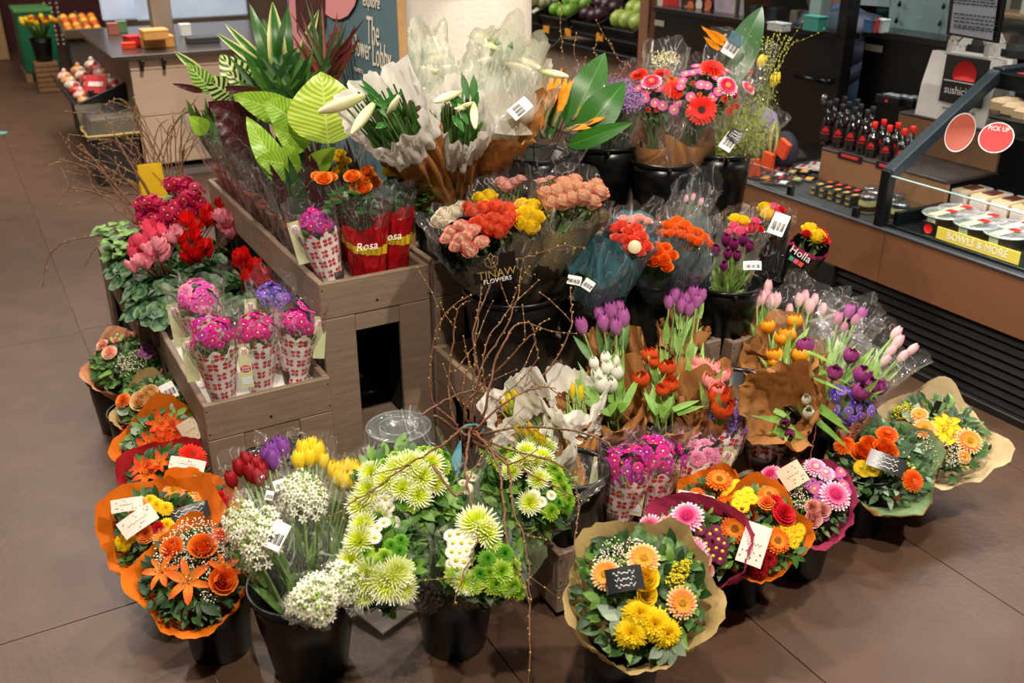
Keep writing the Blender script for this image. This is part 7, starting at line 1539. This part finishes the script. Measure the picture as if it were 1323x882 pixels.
part('bird_of_paradise',mb,pm('str','f39a1c',var=.15),b.t)
p=D(947,58,3.2); card(b.t,p,(CAM-p).normalized(),.048,.075,-28,'label'); F=frame(p,(CAM-p).normalized())@Matrix.Rotation(math.radians(-28),4,'Z'); mb=MB(); mb.bb((0,.02,.004),(.049,.036,.002),F); part('teal_half',mb,mat('cardteal','3f6a74',.5),b.t,False)
# grass + yellow tulips + green twigs
b=Bunch('grass_bouquet','feathery green grass with yellow tulips in cellophane at the right end of the top row',965,135,0,44,k_grass-V((0,0,.15)),.4,(.25,-.05,.2),.3,w=3.22,seed=132,cat='bouquet')
mb=MB(); rr=random.Random(2)
for i in range(260):
    h,_=b.hit(rr.uniform(925,1010),rr.uniform(85,175),rr.uniform(-.04,.02)); m_=b.B.lerp(h,.5); e=V((.0014,0,0)); mb.add([b.B-e,b.B+e,m_+e,m_-e,h],[(0,1,2,3),(3,2,4)])
    for k in range(5): q=b.B.lerp(h,.6+.08*k)+V((rr.uniform(-.008,.008),rr.uniform(-.008,.008),rr.uniform(-.006,.006))); mb.add([q,q+V((.008,0,.002)),q+V((.002,.004,.009))],[(0,1,2)])
part('grass',mb,gm('grass','8a9440'),b.t,kind='stuff'); b.fl([('t_yellow',983,82,1.),('t_yellow',1000,105,1.0),('t_peored',968,95,.5)],stem=.4)
b.wrap('x','clear_sleeve',.04,1.2,.0,CELLO(),flare=.9)
for i in range(7):
    part('green_twig',twigmesh([D(985+2*i,130,3.2),D(988+3*i,90,3.22),D(985+6*i,60,3.25),D(984+8*i,40+abs(i-3)*4,3.28)],.0016,i+40,True,1.5,2),[gm('gtw','5f6a2c'),mat('gtb','a8a83c',.6)],b.t)
b.x([('card',942,183,16,26,-35,'label',.0),('card',950,175,18,16,-35,'black',.02)])
# ================================================================ CYCLAMENS AND PRIMROSES in the long crate
zc=.33
def cyc(label,x,y,kind,heads,seed,leaf=True,nl=26,H_=.10):
    B=V((x,y,zc)); t=thing('potted_cyclamen',label,'potted flower',B); rr=random.Random(seed)
    mb=MB(); mb.lathe([(.0005,0),(.05,0),(.065,.09),(.06,.09),(.055,.08),(.0005,.08)],22,0,Matrix.Translation(B)); part('pot',mb,mat('innerpot','3a2a24',.6),t)
    st_=MB()
    for (px,py,*s) in heads:
        p=aY(px,py,y+rr.uniform(-.05,.03)); put(t,kind,p,V((rr.uniform(-.5,.5),rr.uniform(-.6,.3),1)),None,(s[0] if s else 1)*rr.uniform(1.05,1.45)); c=B+V((rr.uniform(-.02,.02),rr.uniform(-.02,.02),.09)); st_.tube([c,c.lerp(p,.6)+V((0,0,.01)),p-V((0,0,.004))],.0018,5)
    part('stems',st_,mat('cycst','6a4430',.6),t,kind='stuff')
    if leaf:
        for i in range(nl):
            a=i*2.4; r=.03+.085*math.sqrt(i/nl); h=H_*(1.05-.5*(r/.11))+rr.uniform(-.01,.01); c=B+V((r*math.cos(a),r*math.sin(a),.05+h)); n=V((math.cos(a)*.7,math.sin(a)*.7,1)).normalized(); mb=MB(); R_=rr.uniform(.024,.034); F=frame(c,n,rr.uniform(0,6)); us=[]
            def fn(u,v):
                q=u*2*PI; rr_=R_*v*(1+.05*math.sin(7*q))*(1-.25*math.exp(-((q-PI)**2)*6)); us.append((u,v)); return F@V((rr_*math.cos(q),rr_*math.sin(q),.22*R_*v*v+.05*R_*math.sin(5*q)*v))
            mb.grid(fn,16,4); part('leaf',mb,cycleaf(),t)
    return t
def cycleaf():
    return mat('cycleaf','23482a',.45,vs=48,trans=.12,c2='567a4c')
def primpot(label,x,y,kind,pts,seed,N=0,rad=.06):
    B=V((x,y,zc)); t=thing('potted_primula',label,'potted flower',B); rr=random.Random(seed); cx=sum(p[0] for p in pts)/len(pts); cy=sum(p[1] for p in pts)/len(pts); 
    for px,py in pts:
        P=aY(px,py,y); n0=V((0,-.3,1)).normalized(); F=frame(P,n0)
        for i in range(13):
            u=(i+.5)/13; ph=math.acos(1-u*.9); a=i*2.4; d=V((math.sin(ph)*math.cos(a),math.sin(ph)*math.sin(a),math.cos(ph))); put(t,kind,F@(d*.03*rr.uniform(.6,1.3)+V((rr.uniform(-1,1),rr.uniform(-1,1),rr.uniform(-.6,.6)))*.01),F.to_3x3()@(d+V((rr.uniform(-.5,.5),rr.uniform(-.5,.5),.2))),None,rr.uniform(1.1,1.5))
    mb=MB(); c=aY(cx,cy,y)
    for i in range(60): a=rr.uniform(0,6.28); d=V((math.cos(a),math.sin(a),rr.uniform(-.2,.6))); leafmesh(mb,c-V((0,0,.05)),d,V((0,0,1)),rr.uniform(.05,.1),.035,.4,.2,rr.choice((0,0,1,2)),4)
    part('foliage',mb,GREENS(),t,kind='stuff'); mb=MB(); mb.lathe([(.0005,0),(.05,0),(.065,.09),(.06,.09),(.055,.08),(.0005,.08)],22,0,Matrix.Translation(B)); part('pot',mb,mat('innerpot','3a2a24',.6),t); return t
primpot('crimson primrose heads at the very back of the cyclamen crate',.66,3.85,'p_crim',[(222,240),(232,248),(238,238)],1)
primpot('crimson primrose heads on the right at the back of the cyclamen crate',.67,3.70,'p_crim',[(240,258),(252,252),(258,266),(246,270)],2)
primpot('crimson primrose heads on the left at the back of the cyclamen crate',.48,3.72,'p_crim',[(188,265),(200,262),(196,278),(208,272),(190,282)],3)
primpot('hot crimson primrose heads just behind the pink cyclamens',.52,3.60,'p_crim',[(205,290),(215,285),(222,275),(198,298),(210,302),(222,292)],4)
cyc('coral pink cyclamen on the left side of the crate',.46,3.42,'y_coral',[(177,325),(183,318),(190,330),(170,332),(196,300),(200,306),(192,310),(204,312)],5)
cyc('light pink cyclamen in front of the coral one, many pale blooms',.50,3.28,'y_pink',[(198,338),(206,330),(190,345),(175,350),(203,322),(196,328),(209,336),(222,305),(226,312),(182,342)],6,nl=34)
cyc('bright red cyclamen standing in the middle of the crate',.60,3.34,'y_red',[(243,325),(250,332),(256,322),(262,330),(246,338),(268,320),(236,312),(248,310),(258,340),(240,290),(270,330)],7,nl=34)
cyc('scarlet cyclamen behind the red one near the tall crate',.66,3.60,'y_red',[(262,285),(270,278),(278,284),(268,292),(285,270),(290,275),(256,295),(243,288),(252,300)],8)
cyc('pale pink cyclamen close against the tall crate side',.70,3.45,'y_pink',[(292,290),(300,296),(290,300),(305,302),(286,286),(299,306)],9,nl=10)
cyc('red cyclamen drooping beside the printed sleeves on the right',.69,3.02,'y_red',[(308,338),(316,334),(322,345),(330,350),(336,358),(342,362),(325,364),(345,372),(312,345),(352,376),(333,368),(357,372)],10,nl=30)
for i,(x,y,l) in enumerate(((.62,3.2,'flowerless cyclamen leaves in the middle of the crate'),(.46,3.20,'flowerless cyclamen leaves at the left front of the crate'),(.45,3.5,'light green leaf rosette at the left back of the crate'),(.56,3.05,'flowerless cyclamen leaves behind the printed sleeves'),(.44,3.05,'dark cyclamen leaves hanging over the left crate side'))): cyc(l,x,y,'y_red',[],30+i,nl=32,H_=.11)
mb=MB(); rr=random.Random(6)
for i in range(160): p=V((.42+rr.uniform(-.05,.06),3.72+rr.uniform(-.16,.16),.47+rr.uniform(-.05,.04))); a=rr.uniform(0,6.28); leafmesh(mb,p,V((math.cos(a),math.sin(a),.3)),V((0,0,1)),.045,.04,.3,.2,rr.choice((2,0,2)),4,'ovate',.05)
t=thing('potted_greenery','curly light green leafy pot plant at the back left corner of the crate','potted plant',(.42,3.72,zc)); part('foliage',mb,GREENS(),t,kind='stuff'); mb=MB(); mb.lathe([(.0005,0),(.05,0),(.06,.09),(.0005,.09)],20,0,Matrix.Translation((.43,3.72,zc))); part('pot',mb,mat('innerpot','3a2a24',.6),t)

# ================================================================ POTTED FOLIAGE on the tall crate
terra=mat('redpot','9a4426',.4,var=.1); soil=mat('soil','1e1612',.9)
POTS=[]
def pot(label,x,y,r=.055,h=.11,name='potted_plant',sleeve=True,top=(0,0),seed=1,wS=.12,hS=.42,leanS=(0,0,0),z=.618):
    B=V((x,y,z)); t=thing(name,label,'potted plant',B); mb=MB(); mb.lathe([(.0005,0),(r*.78,0),(r*.97,h*.86),(r*1.08,h*.87),(r*1.1,h),(r*1.0,h),(r*.92,h*.88),(.0005,h*.88)],26,0,Matrix.Translation(B)); part('pot',mb,terra,t)
    mb=MB(); mb.lathe([(r*.92,h*.9),(.0005,h*.93)],20,0,Matrix.Translation(B)); part('soil',mb,soil,t)
    if sleeve:
        W=Wrap(B+V((0,0,.02)),B+V(leanS)+V((0,0,hS)),V(leanS)*1.2+V((0,0,1)),r*1.05,wS,1.1,.15,.35,.006,2,seed,ctrl=0); W.build('clear_sleeve',THIN(),t)
    return t
cal=bigleafmat('calathea','9cc02e','d2e46e',15,.3,'cfe070'); cal2=bigleafmat('calathea_dark','24421c','c9d88a',7,.12,'d8e0a0'); cal3=bigleafmat('calathea_lite','b4cc6a','4c8a2e',9,.2,'dfe8a8'); dk=bigleafmat('redleaf','2e1012','4a1a1c',10,.4,'6a2424'); gp=bigleafmat('greenplain','2c5a22','356a2a',14,.5,'5a8c3c'); gy2=bigleafmat('variegated','1f4a1e','2a5a24',3,.5,'3a6a2c'); lime=bigleafmat('limeleaf','7ea82c','9cc43e',14,.35,'b8d868'); varg=bigleafmat('varieg2','e0e090','2a6a22',1.2,.15,'2f6a22')
t=pot('lime calathea with one huge striped leaf facing the camera',.99,2.93,.06,.12,seed=140,wS=.13,hS=.34,leanS=(-.02,-.03,0))
bigleaf(t,424,185,415,92,96,2.86,2.80,cal,bend=.06,fold=.05,wave=.02,shape=1.1)
bigleaf(t,395,165,340,128,46,2.95,2.9,lime,wave=.04); bigleaf(t,400,185,352,165,40,2.9,2.85,lime,wave=.05); bigleaf(t,388,215,330,205,44,2.9,2.82,lime,wave=.04); bigleaf(t,402,220,434,190,30,2.85,2.8,lime); bigleaf(t,380,150,300,122,40,3.05,2.95,lime,wave=.04); bigleaf(t,372,240,318,150,36,2.88,2.86,lime,wave=.05)
mb=MB(); 
for q in ((424,185,2.86),(395,165,2.95),(400,185,2.9),(388,215,2.9),(402,220,2.85),(380,150,3.05)): mb.tube([V((.99,2.93,.72)),V((.99,2.93,.72)).lerp(D(*q),.6),D(*q)],.004,6)
part('stalks',mb,gm('stk','7a9a44'),t,kind='stuff')
t=pot('dark striped calathea with patterned round leaves at the back left',.90,3.30,.055,.11,seed=141,wS=.13,hS=.34,leanS=(-.06,0,0))
bigleaf(t,322,118,284,70,40,3.3,3.25,cal2,wave=.01); bigleaf(t,300,125,262,98,34,3.25,3.15,cal2); bigleaf(t,330,120,292,92,34,3.2,3.15,cal2); bigleaf(t,275,118,240,80,26,3.2,3.1,cal3); bigleaf(t,262,95,225,66,12,3.25,3.2,varg); bigleaf(t,268,170,244,150,24,3.1,3.05,lime)
t=pot('maroon leaved plant in a tall sleeve behind the calathea',.85,3.12,.05,.105,seed=142,wS=.12,hS=.36,leanS=(-.08,-.03,0)); 
for q in ((330,160,268,132,34),(320,190,278,150,30),(345,130,290,112,22),(262,118,222,108,9)): bigleaf(t,*q,3.05,3.0,dk,wave=.06)
t=pot('glossy variegated dracaena with broad upright leaves at the back',1.0,3.45,.06,.12,sleeve=False,seed=143)
for q,m_ in (((362,105,352,2,24),varg),((358,110,322,4,18),gp),((365,100,372,8,22),gp),((352,108,340,24,30),gp),((345,112,300,62,20),gp),((355,98,278,42,13),varg),((360,100,330,20,16),varg),((370,110,395,60,26),gp),((380,100,412,12,16),varg),((340,112,388,60,24),gp),((350,90,290,30,12),varg)): bigleaf(t,*q,3.35,3.3,m_,bend=.18)
t=pot('red bladed dracaena with thin spiky leaves in front of the sign',1.06,3.30,.05,.11,sleeve=False,seed=144)
mb=MB(); rr=random.Random(4)
for i in range(46):
    a=D(420+rr.uniform(-12,14),100+rr.uniform(-5,12),3.15); c=D(rr.uniform(372,478),rr.uniform(0,62),3.15+rr.uniform(-.12,.12)); leafmesh(mb,a,c-a,CAM-a,(c-a).length,.015,rr.uniform(-.08,.25),.3,rr.choice((0,0,1,2)),7,'blade')
part('blade_leaves',mb,[gm('rb','5a1c1c'),gm('rg','3a5222'),gm('rb2','7a3a2c')],t,kind='stuff')
mb=MB(); mb.tube([D(420,110,3.15),V((1.06,3.30,.72))],.006,6); part('stem',mb,gm('rb','5a1c1c'),t)
t=pot('dense dark green palm like plant in the middle of the tall crate',.95,3.15,.055,.11,seed=145,sleeve=False)
mb=MB()
for i in range(70):
    a=D(360+rr.uniform(-20,40),130+rr.uniform(-8,20),3.15); c=D(rr.uniform(290,440),rr.uniform(60,140),3.15+rr.uniform(-.15,.1)); leafmesh(mb,a,c-a,CAM-a,(c-a).length,.024,rr.uniform(0,.3),.25,rr.choice((0,1,1)),5,'lance')
part('foliage',mb,GREENS(),t,kind='stuff')
# row of sleeved pots along the left edge
for i,(x,y,l) in enumerate(((.84,3.66,'red pot furthest back along the left edge'),(.84,3.53,'second red pot from the back along the left edge'),(.845,3.40,'third red pot from the back along the left edge'),(.845,3.27,'fourth red pot from the back along the left edge'),(.85,2.99,'red pot beside the maroon plant'),(.85,2.85,'red pot third from the front along the left edge'),(.85,2.73,'foremost red pot along the left edge'),(.98,2.76,'red pot with yellow bulb flowers behind the foil pots'))):
    t=pot(l+' of the tall crate',x,y,.05,.11,seed=150+i,wS=.09,hS=.30,leanS=(-.05 if i<7 else 0,-.0,0)); mb=MB(); rr=random.Random(i)
    for k in range(34):
        a=rr.uniform(0,6.28); p=V((x,y,.72)); d=V((.45*math.cos(a)-.15,.35*math.sin(a),1)); leafmesh(mb,p+V((.01*math.cos(a),.01*math.sin(a),0)),d,V((math.cos(a),math.sin(a),.3))+(CAM-p).normalized(),rr.uniform(.14,.30),.048,.25,.2,rr.choice((0,1,1)) if i%2 else 2 if i in(0,2) else rr.choice((0,1)),5)
    part('foliage',mb,[gm('dark','27481f'),dkr:=gm('dkr','3a1618'),gm('mid','3f6a26')],t,kind='stuff')
    if i==7: 
        for q in ((437,205),(441,212),(444,219),(436,221),(447,208),(440,198)): put(t,'r_yellow',aY(q[0],q[1],2.72),V((0,-.5,1)),None,.55)
# red foil pots with miniature roses
def foilpot(label,x,y,kind,heads,seed,leafpx):
    B=V((x,y,.618)); t=thing('foil_pot_rose',label,'potted flower',B); rr=random.Random(seed); foil=mat('redfoil','b81420',.22,metal=.35,coat=.6,bump=.6,bs=28); mb=MB()
    def fn(u,v):
        a=u*2*PI; r=.046+.026*v+.006*math.sin(a*5+v*8+seed)*v+.004*math.sin(a*11-v*5); return (x+r*math.cos(a),y+r*math.sin(a),.618+.19*v+.018*math.sin(a*2+seed)*v**3)
    mb.grid(fn,56,12); mb.disc(.04,.001,20,0,Matrix.Translation(B)); part('foil_sleeve',mb,foil,t)
    mb=MB()
    def fb_(u,v):
        a=u*2*PI; p=V(fn(u,.52+.14*v-.10*math.sin(a+2.2)*.8)); d=V((math.cos(a),math.sin(a),0)); return p+d*.0015
    mb.grid(fb_,56,2); part('gold_band',mb,mat('goldband','d8b424',.3),t)
    mb=MB(); mb.lathe([(.0005,.14),(.06,.14)],20,0,Matrix.Translation(B)); part('soil',mb,soil,t)
    p=B+V((0,0,.125)); dC=(CAM-p); dC.z=0; dC.normalize(); q=p+dC*.076; F=frame(q,dC*1+V((0,0,.25))); text('Rosa',t,F@Matrix.Rotation(.1,4,'Z'),.032,mat('white_ink','eceae6',.5),shear=.3)
    W=Wrap(B+V((0,0,.17)),B+V((0,0,.29)),V((0,0,1)),.07,.10,1.,.12,.3,.005,3,seed,ctrl=0); W.build('clear_sleeve',CELLO(),t)
    st_=MB(); lf=MB()
    for (px,py,*s) in heads:
        h=aY(px,py,y+rr.uniform(-.03,.03)); put(t,kind if not (len(s)>1) else s[1],h,(V((0,-.25,1))+V((rr.uniform(-.4,.4),rr.uniform(-.4,.2),0))),None,(s[0] if s else 1)*.82); st_.tube([B+V((0,0,.1)),(B+V((0,0,.1))).lerp(h,.5)+V((rr.uniform(-.015,.015),0,0)),h],.002,5)
    for i in range(95):
        h=aY(leafpx[0]+rr.uniform(-1,1)*leafpx[2],leafpx[1]+rr.uniform(-1,1)*leafpx[3],y+rr.uniform(-.05,.05)); a=rr.uniform(0,6.28); leafmesh(lf,h,V((math.cos(a),math.sin(a),.3)),V((0,0,1))+(CAM-h).normalized()*.6,.032,.018,.2,.2,rr.choice((0,0,1)),3)
    part('stems',st_,gm('stem','56743a'),t,kind='stuff'); part('foliage',lf,[gm('rosel','37662a'),gm('dark','27481f')],t,kind='stuff'); return t
foilpot('orange miniature roses in a shiny red foil pot, left of the two foil pots',.955,2.555,'r_orpot',[(418,231,1),(427,229,.9),(410,228,.8),(455,228,1.),(466,232,1.1),(477,228,1.05),(484,238,1),(470,243,1),(460,240,.9),(436,260,1.),(418,230,.8),(474,220,.8)],160,(455,262,28,18))
foilpot('white miniature roses in a shiny red foil pot at the right corner of the crate',1.05,2.60,'r_white',[(560,234,.5),(532,236,.4),(518,216,.5),(546,217,.3),(508,224,.6,'r_yellow'),(500,222,.7,'r_yellow'),(524,222,.4)],161,(530,250,32,24))
# ================================================================ twigs
t=thing('twig_bundle','tall bundle of bare brown twigs with yellow buds standing in the middle front','branches',(1.0,2.0,0))
BW=2.5
tw=[[(612,640,2.48),(614,600,2.5),(618,560,2.52),(622,520,2.52),(617,470,2.54),(612,430,2.56),(632,370,2.6),(650,340,2.62),(690,330,2.6),(725,318,2.58),(757,320,2.56)],
[(605,640,2.48),(606,560,2.5),(620,480,2.52),(650,430,2.54),(668,385,2.56),(672,365,2.58)],
[(606,640,2.48),(595,560,2.5),(560,520,2.48),(556,480,2.47),(566,420,2.46),(590,392,2.46),(607,382,2.46)],
[(606,630,2.48),(590,560,2.5),(580,500,2.5),(585,440,2.5),(592,400,2.5),(608,388,2.5)],
[(610,620,2.48),(612,560,2.5),(612,500,2.52),(616,420,2.54),(620,390,2.56),(622,368,2.58)],
[(612,620,2.48),(600,540,2.5),(620,500,2.5),(650,470,2.46),(690,430,2.44),(700,425,2.42)],
[(616,620,2.48),(618,560,2.5),(640,540,2.5),(700,488,2.5),(735,430,2.5),(738,395,2.52),(737,370,2.54)],
[(614,610,2.45),(625,540,2.44),(640,470,2.44),(662,425,2.45),(685,418,2.46),(692,440,2.46),(690,470,2.46),(640,520,2.45)],
[(608,600,2.4),(612,580,2.36),(700,478,2.42),(718,503,2.44)] ,
[(610,560,2.4),(600,552,2.3),(570,575,2.2),(520,605,2.1),(470,640,2.05),(420,672,2.0)],
[(608,552,2.35),(602,600,2.25),(606,640,2.15),(618,690,2.05),(600,740,2.0),(585,782,1.98)],
[(612,556,2.4),(640,590,2.25),(650,640,2.15),(655,700,2.08),(680,760,2.02),(684,800,1.99),(682,828,1.98)],
[(612,570,2.4),(655,600,2.2),(662,650,2.12),(680,710,2.06),(686,780,2.0)],
[(608,562,2.42),(680,552,2.35),(760,560,2.25),(800,590,2.2),(808,632,2.18)],
[(606,556,2.4),(650,590,2.3),(700,620,2.22),(760,648,2.18)],
[(560,536,2.35),(600,560,2.4),(660,580,2.3),(730,605,2.25),(748,650,2.2),(745,675,2.16),(740,718,2.1)],
[(544,536,2.38),(580,515,2.44),(612,505,2.5),(640,515,2.48),(652,525,2.46)],
[(612,560,2.5),(600,530,2.5),(598,500,2.5),(606,470,2.5),(600,452,2.5)],
[(616,560,2.5),(628,520,2.5),(624,480,2.5),(630,440,2.52),(660,395,2.55),(668,372,2.56)],
[(560,600,2.2),(590,640,2.15),(615,600,2.2),(633,575,2.22)]]
tw[8]=[(612,556,2.4),(660,515,2.4),(700,500,2.42),(718,503,2.44)]
for i,p in enumerate(tw):
    pts=[D(*q) for q in p]
    if i<8: pts=[V((1.0,1.98,.12))]+pts[1:]
    part('twig',twigmesh(pts,.0042 if i<8 else .0038,i+60,True,1.0,2),TWM(),t)
mb=MB(); mb.tube([D(610,556,2.45)+V((.03*math.cos(a*.8),.03*math.sin(a*.8),0)) for a in range(9)],.004,5); part('tie',mb,mat('tealtie','3f7484',.5),t)
bucket((1.0,1.99),.055,.07,.2,'narrow black bucket holding the bare twig bundle',G1,0.0)
mb=MB(); bigl=[D(586,590,2.4),D(592,560,2.44),D(597,575,2.42)]
leafmesh(mb,D(582,625,2.36),D(596,566,2.42)-D(582,625,2.36),CAM-bigl[0],.13,.03,.1,.1,0,6,'blade'); one('teal_ribbon','teal ribbon strip standing between the chrysanthemum bunches','ribbon',mb,mat('tealrib','3f7c8c',.35))
t=thing('twig_bundle','loose bundle of bare budded twigs arching over the floor at the far left','branches',(.62,4.3,0)); rr=random.Random(77)
W0=4.0
for i in range(34):
    bx=205+rr.uniform(-28,30); e=rr.choice(((rr.uniform(80,130),rr.uniform(175,260)),(rr.uniform(110,190),rr.uniform(130,190)),(rr.uniform(190,262),rr.uniform(140,200)))) ; mid=((bx*.45+e[0]*.55)+rr.uniform(-8,8),min(e[1]+rr.uniform(-10,25),240))
    p=[V((.55+rr.uniform(-.05,.05),4.25+rr.uniform(-.05,.05),.2)),D(bx,260,W0),D(mid[0],mid[1]+10,W0),D(e[0],e[1],W0-.1)]
    part('twig',twigmesh(p,.0045,i+90,True,.8,2),TWM(),t)
for p in ([(190,265),(160,260),(130,220),(95,200),(88,178),(90,172)],[(180,290),(150,270),(120,240),(110,215),(70,208)],[(185,308),(150,305),(110,306),(75,318),(60,340),(56,370)],[(180,315),(150,312),(118,314)],[(185,285),(165,280),(150,240),(147,225)],[(175,290),(158,262),(100,243),(84,248)],[(184,280),(120,205),(104,185)],[(200,260),(150,180),(136,150),(120,143)]): part('twig',twigmesh([D(x,y,3.9) for x,y in p],.0045,int(p[0][1])+p[-1][0],True,.8,2),TWM(),t)
bucket((.60,4.22),.08,.1,.25,'black bucket hidden behind the cyclamen crate holding the arching twigs',G1)
# yellow floor sign behind the cyclamen crate
t=thing('floor_sign','yellow folding floor sign standing behind the cyclamen crate','sign',(.45,3.95,0)); yl=mat('signyellow','e8bc10',.45)
a=[aY(x,y,4.05) for x,y in ((179,215),(209,207),(217,245),(183,255))]; a2=[aY(x,y,4.05) for x,y in ((183,255),(217,245))]
for s_ in (0,1):
    mb=MB(); off=V((0,.02+.0*s_,0)); top=(a[0]+a[1])/2+V((0,.03,0)); top.z=a[0].z; xw=(a[1]-a[0]).x/2
    b0=top+V((0,(-.12 if not s_ else .12),0)); z0=.02; wv=[(top.x-xw,top.y,top.z),(top.x+xw,top.y,top.z),(top.x+xw*1.4,b0.y,z0),(top.x-xw*1.4,b0.y,z0)]
    mb.add(wv+[(p[0],p[1]+.006,p[2]) for p in wv],[(0,1,2,3),(7,6,5,4),(0,4,5,1),(1,5,6,2),(2,6,7,3),(3,7,4,0)]); part('leaf_panel',mb,yl,t,False)
# clear plastic pot cover behind the mums
p=D(515,575,2.5); t=thing('clear_bucket','upturned clear plastic pot behind the tall chrysanthemum bouquet','container',(p.x,p.y,0)); mb=MB()
zt=at(515,548,0).z; c=D(515,550,2.52); mb.lathe([(.095,-.30),(.085,-.02),(.083,-.005),(.078,0),(.06,.001),(.058,-.006),(.0005,-.006)],40,0,Matrix.Translation(c)); part('shell',mb,film('clearplastic','dfe8ea',.10,.2,'e4ecee',.12),t)
mb=MB(); mb.lathe([(.083,-.004),(.086,0),(.083,.003)],40,0,Matrix.Translation(c)); mb.lathe([(.05,.0),(.052,.002),(.05,.003)],40,0,Matrix.Translation(c)); part('base_rings',mb,film('clearrim','ffffff',.3,.1,gl=.3),t)
mb=MB(); mb.bb((c.x,c.y,c.z-.31-(c.z-.31)/2),(.12,.12,c.z-.31)); one('grey_block','dark support block under the upturned clear pot','block',mb,BLK(),False)
# white plastic tray edge on the floor between the two front buckets
p=at(500,783,.05); mb=MB(); mb.bb((p.x+.03,p.y+.03,.02),(.16,.14,.006),Matrix.Translation(p)@Matrix.Rotation(.35,4,'Z')@Matrix.Rotation(.12,4,'X')@Matrix.Translation(-p),0,.002); one('plastic_sheet','pale translucent plastic sheet on the floor between the two front buckets','sheet',mb,film('paleplastic','d8ccc0',.55,.2))
# far bucket of tulips
B=V((p1.x+.02,p1.y+.1,.42)); t=thing('tulip_bunch','yellow and orange tulips in the far bucket beside the green box','flowers',B); mb=MB(); rr=random.Random(3)
for i in range(60): a=rr.uniform(0,6.28); leafmesh(mb,B,V((math.cos(a)*.8,math.sin(a)*.8,1.1)),V((math.cos(a),math.sin(a),1)),rr.uniform(.18,.27),.03,.1,.3,rr.choice((0,2)),4,'blade')
part('blade_leaves',mb,GREENS(),t,kind='stuff')
for i in range(16): a=i*2.4; q=.16*math.sqrt((i+1)/16); put(t,('t_yellow','t_peoor','t_red')[i%3 if i%4 else 0],B+V((q*math.cos(a),q*math.sin(a),.24-.3*q)),V((math.cos(a)*q*3,math.sin(a)*q*3,1)),None,1.2)
# dried rose hips twigs by the bird of paradise
t=thing('dried_twigs','few dried budded twigs rising behind the bird of paradise leaves','branches',k_strel)
for i,p in enumerate(([(735,120),(728,75),(724,35),(727,6)],[(745,110),(742,70),(745,40)],[(765,90),(768,65),(771,52)],[(800,100),(798,75),(786,52)],[(690,90),(705,65),(706,40)])): part('twig',twigmesh([k_strel+V((0,0,-.1))]+[D(x,y,3.2) for x,y in p],.0025,i+200,True,1.6,1),TWM() if i<4 else [gm('dark','27481f')]*2,t)
# folded leaves round the primula tray, a lone floor dot and the white inner tray
p=at(0,172,0); mb=MB(); mb.lathe([(.0005,.0025),(.05,.0025),(.052,.002)],24,0,Matrix.Translation((p.x,p.y,0))); one('floor_sticker','small round turquoise sticker on the floor at the left edge','sticker',mb,mat('turq','5ab4a8',.5))
mb=MB(); plankbox(mb,(.43,2.44,.3561),(.745,3.10,.3572)); one('tray_liner','white liner sheet in the low crate under the printed sleeves','liner',mb,mat('linerw','d8d4cc',.6),False)
# remove leftovers: drop the placeholder crate value
